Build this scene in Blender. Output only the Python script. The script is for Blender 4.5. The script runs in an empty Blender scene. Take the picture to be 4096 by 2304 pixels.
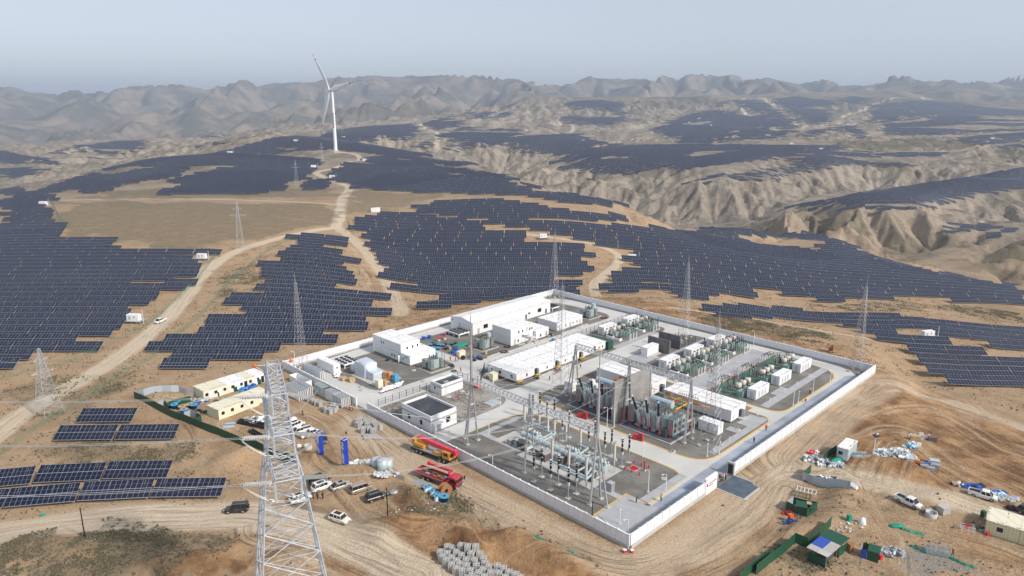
SUN_E=3.2; SKY_S=.15; SKY_SAT=.45; SKY_DUST=3.0; SKY_C=(2.15,2.4,2.75); EXPO=0.42; HAZE_D=8.5e-5; HAZE_C=(.62,.74,.93,1)
FIELDS=[ # name, zoom, polygon, holes, distance range
('left field',"D",[(-900,0),(440,10),(380,75),(260,105),(300,102),(865,102),(830,155),(960,160),(1000,185),(1585,188),(1570,222),(1230,215),(1230,240),(1390,245),(1380,270),(1545,275),(1450,350),(1380,405),(1450,410),(1380,495),(1240,495),(1160,595),(990,595),(1060,630),(1030,675),(840,680),(920,720),(890,770),(700,770),(690,830),(620,935),(430,945),(390,1000),(320,1000),(250,1045),(-900,1045)],[[(1090,425),(1220,425),(1210,455),(1100,455)]],(180,600)),
('left field',"A",[(-200,1160),(240,1095),(425,1080),(390,1130),(300,1160),(370,1185),(320,1230),(330,1280),(440,1280),(430,1360),(300,1415),(-900,1425),(-900,1200)],[[(-200,1180),(80,1175),(30,1240),(30,1330),(-200,1340)]],(430,760)),
('block between dirt roads',"D",[(2320,68),(2490,68),(2565,90),(2500,215),(2666,228),(2620,330),(2700,335),(2580,490),(2610,500),(2834,505),(2770,640),(2885,648),(2840,785),(2560,790),(2530,858),(2230,855),(2180,920),(1900,915),(1830,980),(1740,1045),(1100,1050),(1150,995),(1190,990),(1240,930),(1290,880),(1340,830),(1400,770),(1470,730),(1540,680),(1700,680),(1780,590),(1900,480),(1990,390),(2060,345),(1970,335),(2010,270),(2130,190),(2210,90)],[],(200,520)),
('central field',"B",[(280,1218),(560,1222),(780,1255),(910,1275),(1000,1300),(1150,1325),(1160,1345),(1310,1350),(1400,1380),(1410,1430),(1670,1435),(1770,1465),(1800,1515),(1980,1520),(1980,1550),(1880,1570),(1940,1590),(1880,1630),(1820,1700),(1620,1700),(1770,1760),(1800,1840),(1360,1850),(1140,1845),(900,1838),(440,1815),(480,1700),(360,1715),(400,1620),(300,1620),(330,1530),(240,1530),(260,1470),(190,1470),(230,1410),(150,1400),(150,1370),(230,1370),(100,1355),(100,1330),(200,1330),(75,1300),(75,1270),(160,1270),(190,1235)],[],(230,640)),
('central field',"E",[(662,520),(1135,528),(1135,572),(662,560)],[],(230,500)),('central field',"E",[(523,575),(770,575),(770,622),(523,615)],[],(230,500)),
('upper central field',"B",[(525,1175),(680,1175),(690,1145),(770,1130),(890,1125),(1100,1122),(1350,1135),(1600,1190),(2020,1235),(2135,1240),(2110,1285),(1850,1285),(1600,1265),(1300,1245),(1200,1300),(1080,1300),(1050,1275),(800,1235),(530,1210)],[],(300,900)),
('right field',"B",[(1290,1260),(1640,1290),(2220,1320),(2572,1368),(3272,1485),(3812,1522),(4312,1640),(5148,1810),(5148,1900),(4700,1890),(4552,1885),(4540,1860),(4100,1830),(4292,1895),(3870,1850),(3700,1880),(3492,1925),(3482,1890),(3672,1860),(3442,1850),(3252,1845),(3242,1810),(3422,1812),(3052,1790),(3092,1850),(2912,1855),(2622,1850),(2480,1820),(2450,1750),(2250,1750),(2400,1845),(2000,1800),(1990,1775),(2060,1745),(2030,1695),(2080,1640),(2230,1632),(2120,1600),(2110,1575),(2250,1570),(2100,1495),(1900,1460),(1730,1420),(1640,1390),(1460,1365),(1450,1340),(1220,1320)],[],(260,800)),
('strip behind the substation',"F",[(45,582),(180,600),(400,620),(610,628),(820,630),(1060,660),(1740,668),(1740,712),(1200,720),(1060,712),(840,694),(620,682),(400,668),(50,628)],[],(200,520)),
('right field slope',"F",[(1170,695),(1290,690),(1740,718),(2300,750),(2700,790),(2700,940),(2430,925),(2200,905),(2170,855),(1800,835),(1770,780),(1200,760)],[],(200,520)),
('right corner block',"F",[(1420,782),(1660,800),(1690,850),(2090,870),(2130,930),(2390,955),(2430,1000),(2470,1020),(2800,1025),(2800,1215),(2110,1180),(2060,1130),(1800,1095),(1760,1040),(1640,1020),(1590,910),(1570,850),(1430,825)],[],(180,420)),
('hill field',"A",[(230,1095),(420,1010),(690,925),(1060,820),(1500,790),(1730,782),(2100,800),(2400,820),(2410,850),(2310,930),(2340,970),(2190,985),(2100,1050),(1850,1080),(1540,1075),(1140,1085),(1230,1060),(1400,1010),(1250,985),(1480,925),(1310,945),(1030,990),(880,1020),(720,1080),(600,1065),(690,1030),(560,1045)],[[(700,930),(860,888),(1060,862),(1150,880),(1000,915),(870,935)],[(1310,940),(1440,870),(1950,865),(1960,878),(1720,880),(1500,925),(1400,955)]],(520,1150)),
('hill field',"A",[(2310,975),(2490,975),(2430,1050),(2300,1050)],[],(500,1000)),
('flank field',"B",[(0,850),(150,850),(200,870),(230,850),(170,820),(170,800),(330,785),(600,790),(900,830),(1050,860),(880,870),(920,900),(1130,925),(1320,965),(1280,985),(1300,1010),(1500,1060),(1700,1090),(2020,1135),(2135,1160),(2120,1170),(1700,1140),(1300,1090),(900,1075),(600,1070),(300,1050),(110,1035),(100,1000),(0,995),(-90,970)],[[(380,810),(540,822),(540,838),(400,825)],[(660,840),(870,880),(850,892),(690,868)],[(720,905),(1000,950),(960,960),(740,915)],[(320,890),(620,945),(600,955),(350,905)]],(480,1150)),
('flank field',"B",[(1370,1012),(1530,1032),(1530,1045),(1370,1025)],[],(450,1000)),
('edge strips',"C",[(70,1360),(230,1340),(500,1345),(700,1385),(1090,1405),(1200,1440),(1090,1430),(850,1415),(300,1400),(200,1385),(80,1380)],[],(400,800)),
('edge strips',"F",[(1050,148),(1210,120),(1320,165),(1450,230),(1480,245),(1360,240),(1230,190),(1060,170)],[],(350,800)),
('far right strips',"C",[(1905,1360),(2390,1285),(2700,1265),(2700,1285),(2400,1335),(2140,1388),(1920,1380)],[],(400,900)),('far right strips',"C",[(2240,1405),(2576,1310),(2700,1280),(2700,1310),(2260,1425)],[],(400,900)),
('ridge field',"B",[(0,690),(60,682),(300,720),(720,795),(560,800),(330,785),(0,755),(-80,700)],[],(900,1700)),
('ridge field',"A",[(1560,785),(1700,760),(1950,690),(2170,640),(2300,625),(2600,640),(2600,735),(2250,765),(2220,742),(2050,725),(2200,765),(2050,790),(1800,785)],[],(950,1800)),
('mesa field',"C",[(1130,1130),(1330,1080),(1740,1020),(2090,970),(2700,855),(2700,1030),(2480,1045),(2470,1065),(2240,1080),(2240,1100),(2140,1130),(1830,1165),(1920,1165),(1900,1185),(1500,1200),(1420,1180),(1290,1210),(980,1205),(970,1185),(800,1185),(800,1165),(960,1150)],[],(600,1500))]
FARF=[
("A",[(-100,740),(0,755),(100,780),(400,840),(510,865),(250,860),(0,850),(-100,850)]),("A",[(0,890),(180,885),(370,905),(200,915),(380,942),(100,960),(-100,955),(-100,890)]),("A",[(-50,1010),(100,1020),(60,1040),(-50,1030)]),("A",[(0,1035),(120,1060),(240,1090),(200,1100),(0,1050)]),
("A",[(330,800),(600,720),(930,685),(1170,680),(1400,650),(1190,685),(1090,700),(1120,720),(1070,750),(1000,780),(870,800),(690,820),(790,780),(640,760),(430,790)]),("A",[(1500,645),(1720,648),(1650,658),(1510,655)]),
("A",[(1060,815),(1300,765),(1550,715),(2000,630),(1900,650),(1640,712),(1560,728),(1300,780)]),
("B",[(-100,605),(250,570),(530,555),(600,590),(540,640),(460,690),(340,655),(230,690),(-100,690)]),("B",[(585,550),(1070,455),(1000,480),(900,510),(740,535),(900,535),(910,570),(760,610),(640,580)]),
("B",[(950,520),(1100,460),(1160,460),(1080,520)]),("B",[(1160,515),(1230,465),(1340,485),(1270,510)]),("B",[(1170,440),(1300,405),(1350,420),(1270,440)]),("B",[(730,640),(860,620),(1150,620),(1380,630),(1200,660),(900,700),(820,690),(800,670),(740,680)]),
("B",[(870,600),(940,580),(1090,605),(880,612)]),("B",[(1140,595),(1350,600),(1350,612),(1160,610)]),("B",[(490,740),(690,690),(690,720),(560,745)]),
("B",[(745,770),(900,715),(1200,660),(1460,640),(1780,632),(1800,660),(1850,645),(1880,680),(2080,715),(1920,735),(1850,760),(1600,790),(1450,780),(1350,760),(1340,735),(1270,715),(1160,740),(1030,730),(860,755)]),
("B",[(1650,430),(1720,390),(1850,378),(1980,380),(2100,400),(2350,470),(2100,430),(2170,505),(2000,480),(1980,455),(1850,440),(1800,450)]),("B",[(1640,520),(1660,495),(1900,510),(2100,505),(2195,540),(2050,560),(1990,585),(1870,560),(1720,555)]),
("B",[(1500,870),(1700,800),(1850,745),(2200,715),(2576,708),(2972,712),(3742,722),(3740,745),(3550,770),(3430,780),(3420,795),(3062,835),(2822,870),(2572,915),(2400,885),(2100,945),(1910,960),(1930,900),(1900,885),(1700,945),(1870,890),(1570,910),(1860,820),(1730,825)],[(1930,825),(2000,797),(2210,800),(2180,815)],[(2560,790),(2700,760),(3000,752),(2900,775),(2600,808)]),
("C",[(180,960),(180,940),(800,900),(900,870),(830,820),(970,775),(1370,760),(1350,790),(1480,800),(1680,830),(1790,890),(1700,890),(1450,855),(1300,870),(1150,890),(900,910),(690,960),(560,975)]),("C",[(20,1000),(140,975),(330,990),(320,1005),(100,1012)]),("C",[(1480,790),(1550,770),(2000,770),(2000,795),(1700,805)]),
("C",[(-230,600),(0,500),(150,460),(400,440),(300,455),(490,500),(600,490),(780,560),(950,575),(700,600),(480,650),(150,700),(0,705),(0,640),(-100,665)],[(250,640),(490,608),(400,600)],[(600,580),(740,590),(740,602),(640,600)],[(50,545),(230,535),(230,548),(60,570)]),
("C",[(200,445),(300,385),(560,370),(640,400),(700,440),(780,500),(880,570),(780,560),(600,480),(450,440),(410,400)]),("C",[(680,370),(850,350),(1140,380),(1200,430),(900,435),(1160,450),(1100,480),(1150,515),(1060,560),(950,570),(860,510),(760,440)]),
("C",[(1160,385),(1260,350),(1400,360),(1400,400),(1280,440),(1250,400)]),("C",[(1400,420),(1550,400),(1800,380),(2100,410),(2700,470),(2700,500),(2200,490),(2300,520),(2700,535),(1950,540),(1840,540),(1900,510),(1340,560),(1420,520),(1440,460)]),
("C",[(1470,560),(1760,540),(2000,540),(2700,555),(2700,600),(2200,620),(1950,640),(1650,640),(1500,600)]),("C",[(2030,680),(2200,650),(2700,610),(2700,655),(2480,690),(2250,710)]),("C",[(2320,740),(2700,690),(2700,715),(2380,762)]),
("C",[(150,705),(600,630),(900,590),(880,600),(800,640),(660,670),(350,685)]),("C",[(890,650),(1000,600),(1250,575),(1310,590),(1380,650),(1300,665),(1290,620),(1100,610),(950,655)]),
("C",[(2500,905),(2700,860),(2700,880),(2560,915)]),("B",[(2500,915),(2576,870),(2600,910),(2510,922)]),("C",[(1100,260),(1270,245),(1260,260),(1100,270)]),("C",[(1330,270),(1500,240),(1530,270),(1380,290)])]
import bpy, math, random
import numpy as np
from mathutils import Vector, Matrix
random.seed(7); RNG=np.random.RandomState(11)
SC=bpy.context.scene; COL=SC.collection
PI=math.pi; R=math.radians
# ---------- camera model (4096x2304 picture units) ----------
CH=80.; FL=2862.; TH=math.atan(464/1800.); CT,ST=math.cos(TH),math.sin(TH)
cam_d=bpy.data.cameras.new('camera'); cam=bpy.data.objects.new('camera',cam_d); COL.objects.link(cam)
cam.location=(0,0,CH); cam.rotation_euler=(PI/2-TH,0,0)
cam_d.sensor_width=36; cam_d.lens=36*FL/4096; cam_d.clip_start=1; cam_d.clip_end=60000
SC.camera=cam
def P(u,v,z=0.):
    dx=(u-2048)/FL; dy=(1152-v)/FL
    t=(z-CH)/(-ST+dy*CT); return Vector((dx*t,(CT+dy*ST)*t,z))
def PD(u,v,t):
    dx=(u-2048)/FL; dy=(1152-v)/FL
    return Vector((dx*t,(CT+dy*ST)*t,CH+t*(-ST+dy*CT)))
def proj(x,y,z):
    z=z-CH; d=y*CT-z*ST
    return 2048+FL*x/d, 1152-FL*(y*ST+z*CT)/d
ZO={'A':(0,200,.5303),'B':(1366,200,.5303),'C':(2730,200,.5303),'D':(0,900,.5303),'E':(1366,900,.5303),'F':(2730,900,.5303),
 'q1':(0,1536,.53),'q2':(1024,1536,.53),'q3':(2048,1536,.53),'q4':(3072,1536,.53),
 'c':(1840,1400,.31056),'d':(2200,1380,.31056),'e':(1840,1700,.31056),'f':(1120,1280,.31056),'g':(1700,1150,.31056),'h':(2400,1220,.31056),
 'l':(500,1420,.31056),'m':(1200,1600,.31056),'t':(900,1420,.6104),'n':(1150,1850,.2333),'o':(1650,1850,.3133),'r':(3050,1700,.4169),'s':(3500,1850,.3133),'k':(2100,1700,.15528),
 'w':(3300,1350,.3091),'x':(3000,1500,.11664),'y':(2750,1850,.2747),'O':(0,0,1.59006),'N':(0,0,1.)}
def Z(k,x,y): o=ZO[k]; return o[0]+x*o[2], o[1]+y*o[2]
def G(k,x,y,z=0.): return P(*Z(k,x,y),z)
def hgt(k,x,yb,yt,z=0.,xt=None):
    """height of a vertical edge standing on z seen from yb up to yt"""
    u,vb=Z(k,x,yb); vt=Z(k,x,yt)[1]; p=P(u,vb,z); dy=(1152-vt)/FL; r=(CT+dy*ST)
    return CH+p.y/r*(-ST+dy*CT)-z
# ---------- noise ----------
def hsh(i,j,s=0):
    n=(i*374761393+j*668265263+s*144269504)&0xffffffff
    n=((n^(n>>13))*1274126177)&0xffffffff; n=n^(n>>16)
    return (n&0xffff)/65535.
def vn(x,y,s=0):
    i=np.floor(x).astype(np.int64); j=np.floor(y).astype(np.int64); fx=x-i; fy=y-j
    fx=fx*fx*(3-2*fx); fy=fy*fy*(3-2*fy)
    a=hsh(i,j,s);b=hsh(i+1,j,s);c=hsh(i,j+1,s);d=hsh(i+1,j+1,s)
    return (a+(b-a)*fx)*(1-fy)+(c+(d-c)*fx)*fy
def fbm(x,y,o=4,s=0):
    r=0;a=.5
    for k in range(o): r=r+a*(vn(x,y,s+k)-.5)*2; x=x*2.03+7.1; y=y*2.03+3.3; a*=.5
    return r
def sst(a,b,x): t=np.clip((x-a)/(b-a),0,1); return t*t*(3-2*t)
def erode(x,y,gx,gy,lam,s):
    """stripes that run down the slope, one octave"""
    px=x/lam; py=y/lam; g=np.sqrt(gx*gx+gy*gy)+1e-6; dx=-gy/g*1.0; dy=gx/g*1.0
    ix=np.floor(px).astype(np.int64); iy=np.floor(py).astype(np.int64); fx=px-ix; fy=py-iy
    va=0;vd=0;wt=0
    for i in range(-1,3):
        for j in range(-1,3):
            hx=hsh(ix+i,iy+j,s)*.6; hy=hsh(ix+i,iy+j,s+9)*.6
            qx=fx-i-hx; qy=fy-j-hy; d=qx*qx+qy*qy; w=np.exp(-d*2.2)
            m=(qx*dx+qy*dy)*2*PI; va=va+np.cos(m)*w; vd=vd-np.sin(m)*w; wt=wt+w
    return va/wt, vd/wt*dx, vd/wt*dy
# ---------- terrain control points: picture position and level (z=) or distance (d=) ----------
CP=[]
def cz(k,pts,z):
    for x,y in pts: u,v=Z(k,x,y); p=P(u,v,z); CP.append((p.x,p.y,z))
def cd(k,pts):
    for x,y,d in pts: u,v=Z(k,x,y); p=PD(u,v,d); CP.append((p.x,p.y,p.z))
for x in range(-200,201,50):
    for y in (20,60,100): CP.append((x,y,0))
cz('O',[(1584,1385),(1400,1290),(1200,1180),(1000,1075),(722,945),(900,890),(1150,810),(1392,755),(1600,800),(1800,850),(2000,890),(2197,940),(2000,1080),(1800,1240),(1400,950),(1500,1100),(1800,1000),(1250,860),
 (0,1300),(0,1150),(0,1000),(200,1000),(300,1150),(400,1250),(500,1000),(600,900),(300,900),(0,850),(1000,1300),(800,1200),(2050,1300),(2300,1300),(2576,1300),(2576,1200),(2200,1100)],0)
cz('O',[(2400,1050),(2576,1110)],-3)
cz('O',[(400,800),(550,700),(150,700),(0,700),(700,750),(800,640),(850,560),(900,870),(700,650)],0)
cz('O',[(260,600),(500,600),(650,540),(300,540),(800,520),(0,560)],2)
cz('O',[(600,492),(450,495),(780,480),(860,465)],-2)
cz('O',[(1000,790),(1150,775)],-3)
cz('O',[(1100,735),(1250,735),(1300,720),(1450,740)],-10)
cz('O',[(1150,640),(1300,640),(1450,640),(1000,640)],-8)
cz('O',[(1100,560),(1250,560),(1400,560),(1000,520)],-3)
cz('O',[(1600,735),(1700,745)],-8)
cz('O',[(1750,780),(1900,810),(2050,850),(2150,870)],-4)
cz('O',[(1600,650),(1750,650)],-12)
cz('O',[(1900,650),(1900,760),(2000,790),(2120,790)],-17)
cz('O',[(2290,820),(2400,850),(2300,900),(2420,900)],-12)
cz('O',[(2400,960),(2576,970),(2300,960)],-12)
cz('O',[(2400,790),(2576,800),(2350,740),(2500,760)],-22)
cd('F',[(0,60,600),(700,180,570),(1240,210,545)])
cd('N',[(2770,912,600),(3000,925,620),(3377,975,590),(3520,1040,530),(4096,1165,430),(3800,1100,480)])
cd('N',[(0,850,520),(127,773,680),(366,688,820),(600,640,930),(795,619,960),(917,616,970),(1113,624,960),(1273,635,930),(700,690,830),(1000,690,830),(500,740,740),(900,740,720)])
CP+= [(-900,640,-45),(-1200,900,-60)]
cd('N',[(100,800,1000),(60,700,1500),(250,740,1300),(100,610,2100),(330,640,1800),(330,700,1500),(480,620,2300),(700,560,3000),(250,620,2100),(560,650,1500),(850,600,1600)])
cd('N',[(700,612,1350),(900,572,1500),(1060,534,1750),(900,600,1300)])
CP+=[(-420,1080,-18),(-300,1090,-10),(-230,1180,-2)]
cd('N',[(1342,605,1240),(1250,600,1250),(1440,625,1180),(1180,560,1500),(1366,562,1550),(1500,585,1430),(1620,602,1380),(1750,624,1300),(1480,640,1080)])
cd('N',[(1540,618,1150),(1700,640,1080),(1850,655,1000),(1930,660,950),(2066,714,850),(2180,748,790),(2330,790,710),(2500,820,650),(1500,760,680),(1750,760,690),(1950,780,640),(2200,830,580),(1450,700,820),(1700,700,850),(2650,880,600)])
# ravine floor seen from the near plateau's edge
cd('N',[(2000,700,1380),(2150,745,1265),(3250,945,690),(3500,1000,650),(3750,1060,600),(4000,1120,560)])
cz('N',[(2280,795),(2400,835),(2500,850),(2600,862),(2760,875),(2900,880),(3010,878)],-78)
CP+=[(60+k*50,830-k*22,-70) for k in range(6)]
cd('N',[(3150,850,850)])
# mesa with the big field on the right
cd('N',[(3154,815,745),(3329,799,800),(3400,838,735),(3647,838,735),(3748,822,760),(3918,775,850),(4096,753,880),(3833,714,1000),(4096,667,1150),(3600,770,850)])
cd('N',[(3150,860,735),(3300,895,715),(3500,900,712),(3700,930,705),(3900,900,745),(4096,900,770),(3500,860,726),(3800,860,740)])
cd('N',[(4000,1000,660),(4096,930,640),(3800,990,670),(3600,1000,680)])
# mesa behind
cd('N',[(2740,730,1100),(2905,732,1080),(3096,711,1130),(3340,674,1250),(3674,672,1250),(3244,592,1600),(3450,610,1500),(3700,640,1350)])
cd('N',[(2800,800,1062),(2900,800,1050),(3050,790,1060),(3200,790,1100),(3350,740,1225),(3500,750,1215),(3700,740,1215),(3850,700,1225)])
cd('N',[(2161,661,1300),(2267,699,1180),(2384,711,1140),(2639,669,1250),(2732,656,1280),(2347,595,1650),(2600,585,1700),(2732,577,1750),(2450,650,1350)])
cd('N',[(2150,710,1285),(2280,755,1160),(2400,780,1115),(2520,780,1125),(2650,770,1150),(2740,800,1070)])
cd('N',[(1761,610,1750),(1912,588,1900),(2040,580,2000),(2082,604,1850),(2214,620,1800),(2469,580,2000),(2140,539,2500),(2310,539,2500),(1850,655,1640),(1950,665,1680),(2050,675,1660),(2150,650,1680)])
cd('N',[(1400,545,2500),(1600,530,2700),(1500,560,2300),(1700,560,2300),(1850,570,2200),(1640,500,3200),(1900,450,4000),(1750,480,3500),(1950,530,2700),(2150,500,3100),(2400,520,2900),(2100,410,4400),(2350,405,4300),(2500,440,3800),(2530,490,3200),(2350,470,3500),(2560,560,2200),(2450,545,2400)])
cd('N',[(3150,512,2900),(2860,545,2300),(2750,470,3700),(2900,395,4800),(3080,385,5000),(3300,390,4900),(3500,380,5200),(3700,370,5500),(3900,390,5200),(4096,400,5200),(3000,450,3800),(3300,450,3900),(3700,450,3900),(4096,460,3900),(3400,500,2900),(3700,490,2700),(4000,490,2700),(4096,520,2300),(3800,540,2100),(3600,535,2150)])
cd('N',[(2730,590,1750),(2900,570,1850),(3100,548,2050),(3400,540,2100),(3500,560,1900),(3330,578,1800),(3650,556,1900),(3970,575,1700),(4096,550,1900),(3950,600,1500),(3700,600,1550),(4096,640,1350),(3900,660,1280),(4096,720,1150),(2800,580,1800)])
sky=[(-400,360),(0,352),(100,355),(190,363),(390,385),(516,352),(650,342),(700,335),(890,327),(1000,330),(1160,310),(1340,318),(1440,303),(1590,298),(1750,295),(1870,302),(1960,312),(2060,325),(2170,342),(2250,335),(2370,314),(2470,317),(2590,325),(2640,330),(2720,312),(2800,305),(2900,292),(2960,295),(3070,315),(3110,308),(3200,310),(3300,322),(3400,326),(3490,310),(3600,328),(3700,336),(3850,315),(3980,314),(4096,314),(4500,320)]
for u,v in sky:
    p=PD(u,v+8,8500); CP.append((p.x,p.y,p.z)); p=PD(u,v+45,11500); CP.append((p.x,p.y,p.z))
cd('N',[(0,480,5500),(400,490,5200),(800,480,5000),(1200,460,5200),(1600,440,5600),(2000,420,5800),(0,560,3800),(400,560,3800),(900,520,4000),(1300,500,3800),(2400,385,6200),(2700,400,6200),(3000,350,7000),(3300,350,7200),(3700,350,7300),(4096,360,7500),(600,430,6500),(1000,400,7000),(0,430,6500),(1400,380,7200),(1800,370,7200),(2200,375,7000),(2600,370,7300)])
CPn=np.array(CP,float)
def warp(x,y): r=np.sqrt(x*x+y*y)+1e-6; return np.arctan2(x,y)*1.6, np.log(r)
cx,cy=warp(CPn[:,0],CPn[:,1])
def ker(d2): return np.sqrt(d2+.0004)
K=ker((cx[:,None]-cx[None])**2+(cy[:,None]-cy[None])**2)
lam_=.006*(1+0*cx)
zs=CPn[:,2]/np.maximum(1,np.exp(cy)/700.)      # heights as angles far away
A_=np.zeros((len(cx)+1,)*2); A_[:-1,:-1]=K-np.diag(lam_); A_[-1,:-1]=1; A_[:-1,-1]=1
Wr=np.linalg.solve(A_,np.append(zs,0))
def base_raw(x,y):
    a,b=warp(x,y); o=np.empty_like(a).ravel(); af=a.ravel(); bf=b.ravel()
    for k in range(0,len(af),4000):
        q=ker((af[k:k+4000,None]-cx[None])**2+(bf[k:k+4000,None]-cy[None])**2)
        o[k:k+4000]=q@Wr[:-1]+Wr[-1]
    return o.reshape(a.shape)*np.maximum(1,np.exp(b)/700.)
# polar grid round the viewpoint's ground point
NA,NR=1060,1180
az=np.concatenate([np.linspace(-70,-42,60)[:-1],np.linspace(-42,42,NA-118),np.linspace(42,70,60)[1:]])*PI/180
NA=len(az); lr=np.linspace(math.log(66),math.log(14500),NR)
ca=np.linspace(-70,70,281)*PI/180; cl=np.linspace(lr[0],lr[-1],270)
CA,CL=np.meshgrid(ca,cl,indexing='ij'); CX=np.exp(CL)*np.sin(CA); CY=np.exp(CL)*np.cos(CA)
CB=base_raw(CX,CY)
def bil(Gd,fa,fl):
    i=np.clip(np.floor(fa).astype(int),0,Gd.shape[0]-2); j=np.clip(np.floor(fl).astype(int),0,Gd.shape[1]-2)
    x=np.clip(fa-i,0,1); y=np.clip(fl-j,0,1)
    return (Gd[i,j]*(1-x)+Gd[i+1,j]*x)*(1-y)+(Gd[i,j+1]*(1-x)+Gd[i+1,j+1]*x)*y
rr=np.exp(cl)[None,:]
dza=np.gradient(CB,ca,axis=0)/rr; dzr=np.gradient(CB,cl,axis=1)/rr
CGX=dza*np.cos(CA)+dzr*np.sin(CA); CGY=-dza*np.sin(CA)+dzr*np.cos(CA)
AZ,LR=np.meshgrid(az,lr,indexing='ij'); RR=np.exp(LR); X=RR*np.sin(AZ); Y=RR*np.cos(AZ)
fa=(AZ-ca[0])/(ca[1]-ca[0]); fl=(LR-cl[0])/(cl[1]-cl[0])
HB=bil(CB,fa,fl); GX=bil(CGX,fa,fl); GY=bil(CGY,fa,fl)
slope=np.sqrt(GX*GX+GY*GY)
H=HB.copy()
wr=fbm(X/300,Y/300,3,3); f0=3600+1900*sst(-.08,.15,AZ); far=sst(0,1,(RR-f0)/1800.); mid=1-far
# broad swells
H+=fbm(X/1500,Y/1500,4,21)*60*far+(.5-np.abs(fbm(X/1300+5,Y/1300,3,31))*2.0)*130*sst(400,2900,RR-f0)*(1-.6*sst(7400,8600,RR))
def pip(px,py,poly):
    ins=np.zeros(px.shape,bool); n=len(poly)
    for i in range(n):
        x1,y1=poly[i]; x2,y2=poly[(i+1)%n]
        if y1==y2: continue
        c=((y1>py)!=(y2>py))&(px<(x2-x1)*(py-y1)/(y2-y1)+x1); ins^=c
    return ins
# ground that carries solar fields was left smooth
pm=np.zeros(X.shape,np.float32); PU,PV=proj(X,Y,HB); far_ok=RR>430
for F_ in [(f[1],f[2],f[4]) for f in FIELDS]+[(f[0],f[1],(800,7500)) for f in FARF]:
    pl=[Z(F_[0],*p) for p in F_[1]]; x0=min(p[0] for p in pl); x1=max(p[0] for p in pl); y0=min(p[1] for p in pl); y1=max(p[1] for p in pl)
    sel=(PU>x0)&(PU<x1)&(PV>y0)&(PV<y1)&far_ok&(RR>F_[2][0]*.9)&(RR<F_[2][1]*1.1)
    if sel.any(): pm[sel]=np.maximum(pm[sel],pip(PU[sel],PV[sel],pl))
for _ in range(3):
    q=pm.copy(); q[2:-2]=(pm[2:-2]*2+pm[:-4]+pm[4:]+pm[1:-3]+pm[3:-1])/6; pm=q.copy(); pm[:,2:-2]=(q[:,2:-2]*2+q[:,:-4]+q[:,4:]+q[:,1:-3]+q[:,3:-1])/6
keep=1-pm
mm=sst(1000,1800,RR)*(1-sst(4500,6500,RR))
H+=mm*(1-.6*pm)*((.45-np.abs(fbm(X/800+3,Y/600,4,61))*1.6)*(22+RR*.008))
ex=mm*.15
gx,gy=GX.copy(),GY.copy()
for lam,amp,msk,s in ((1100,.40,far,40),(520,.30,far,41),(240,.15,sst(2500,4500,RR)*(.6+.4*far),42),(110,.30,(sst(1200,2600,RR)*.8+.2*sst(900,1500,RR))*(1-.7*far),43),(52,.27,sst(480,700,RR)*(1-sst(5000,7000,RR)),44),(25,.30,sst(440,600,RR)*(1-sst(2200,3200,RR)),45),(12,.2,sst(400,560,RR)*(1-sst(1300,1900,RR)),46)):
    m=msk>0.001
    v,dx,dy=erode(X[m]+30*wr[m],Y[m]+20*wr[m],gx[m],gy[m],lam,s)
    sl=np.sqrt(GX[m]**2+GY[m]**2)
    k=amp*msk[m]*sst(.07,.28,sl+ .10*far[m]+ex[m])
    k=k*keep[m]; H[m]+=(v-.5)*k*lam*.6
    gx[m]+=dx*k*2.2; gy[m]+=dy*k*2.2
gx=gy=None
# roughness; the sub-station platform stays level
n1=fbm(X/14,Y/14,4,5); n2=fbm(X/3.1,Y/3.1,3,8)
H+=n1*.35*sst(.02,.2,slope+.04)*(1-.6*pm)+n2*.12*(1-sst(500,900,RR))+fbm(X/70,Y/70,4,12)*sst(600,1200,RR)*2.2*(1-far)*(.25+sst(.1,.3,slope))
H+=fbm(X/.9,Y/.9,2,18)*.05*(1-sst(200,320,RR))+(.5-np.abs(fbm(X/5,Y/5,3,19)))*.25*sst(.0,.5,fbm(X/35,Y/35,2,23))*(1-sst(300,600,RR))
def Hf(x,y):
    x=np.asarray(x,float); y=np.asarray(y,float); a=np.arctan2(x,y); l=np.log(np.sqrt(x*x+y*y)+1e-9)
    fi=np.interp(a,az,np.arange(NA)); fj=(l-lr[0])/(lr[1]-lr[0]); return bil(H,fi,fj)
def TG(u,v):
    """first point of the terrain under picture position u,v"""
    ts=np.geomspace(75,14000,1600); dx=(u-2048)/FL; dy=(1152-v)/FL
    x=dx*ts; y=(CT+dy*ST)*ts; z=CH+ts*(-ST+dy*CT); k=np.where(z<Hf(x,y))[0]
    if not len(k): return None
    k=max(k[0],1); lo,hi=ts[k-1],ts[k]
    for _ in range(12):
        m=(lo+hi)/2
        if CH+m*(-ST+dy*CT)<Hf(dx*m,(CT+dy*ST)*m): hi=m
        else: lo=m
    return Vector((dx*hi,(CT+dy*ST)*hi,float(Hf(dx*hi,(CT+dy*ST)*hi))))
def TZ(k,x,y):
    p=TG(*Z(k,x,y))
    return p if p is not None else PD(*Z(k,x,y),9000)
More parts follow.
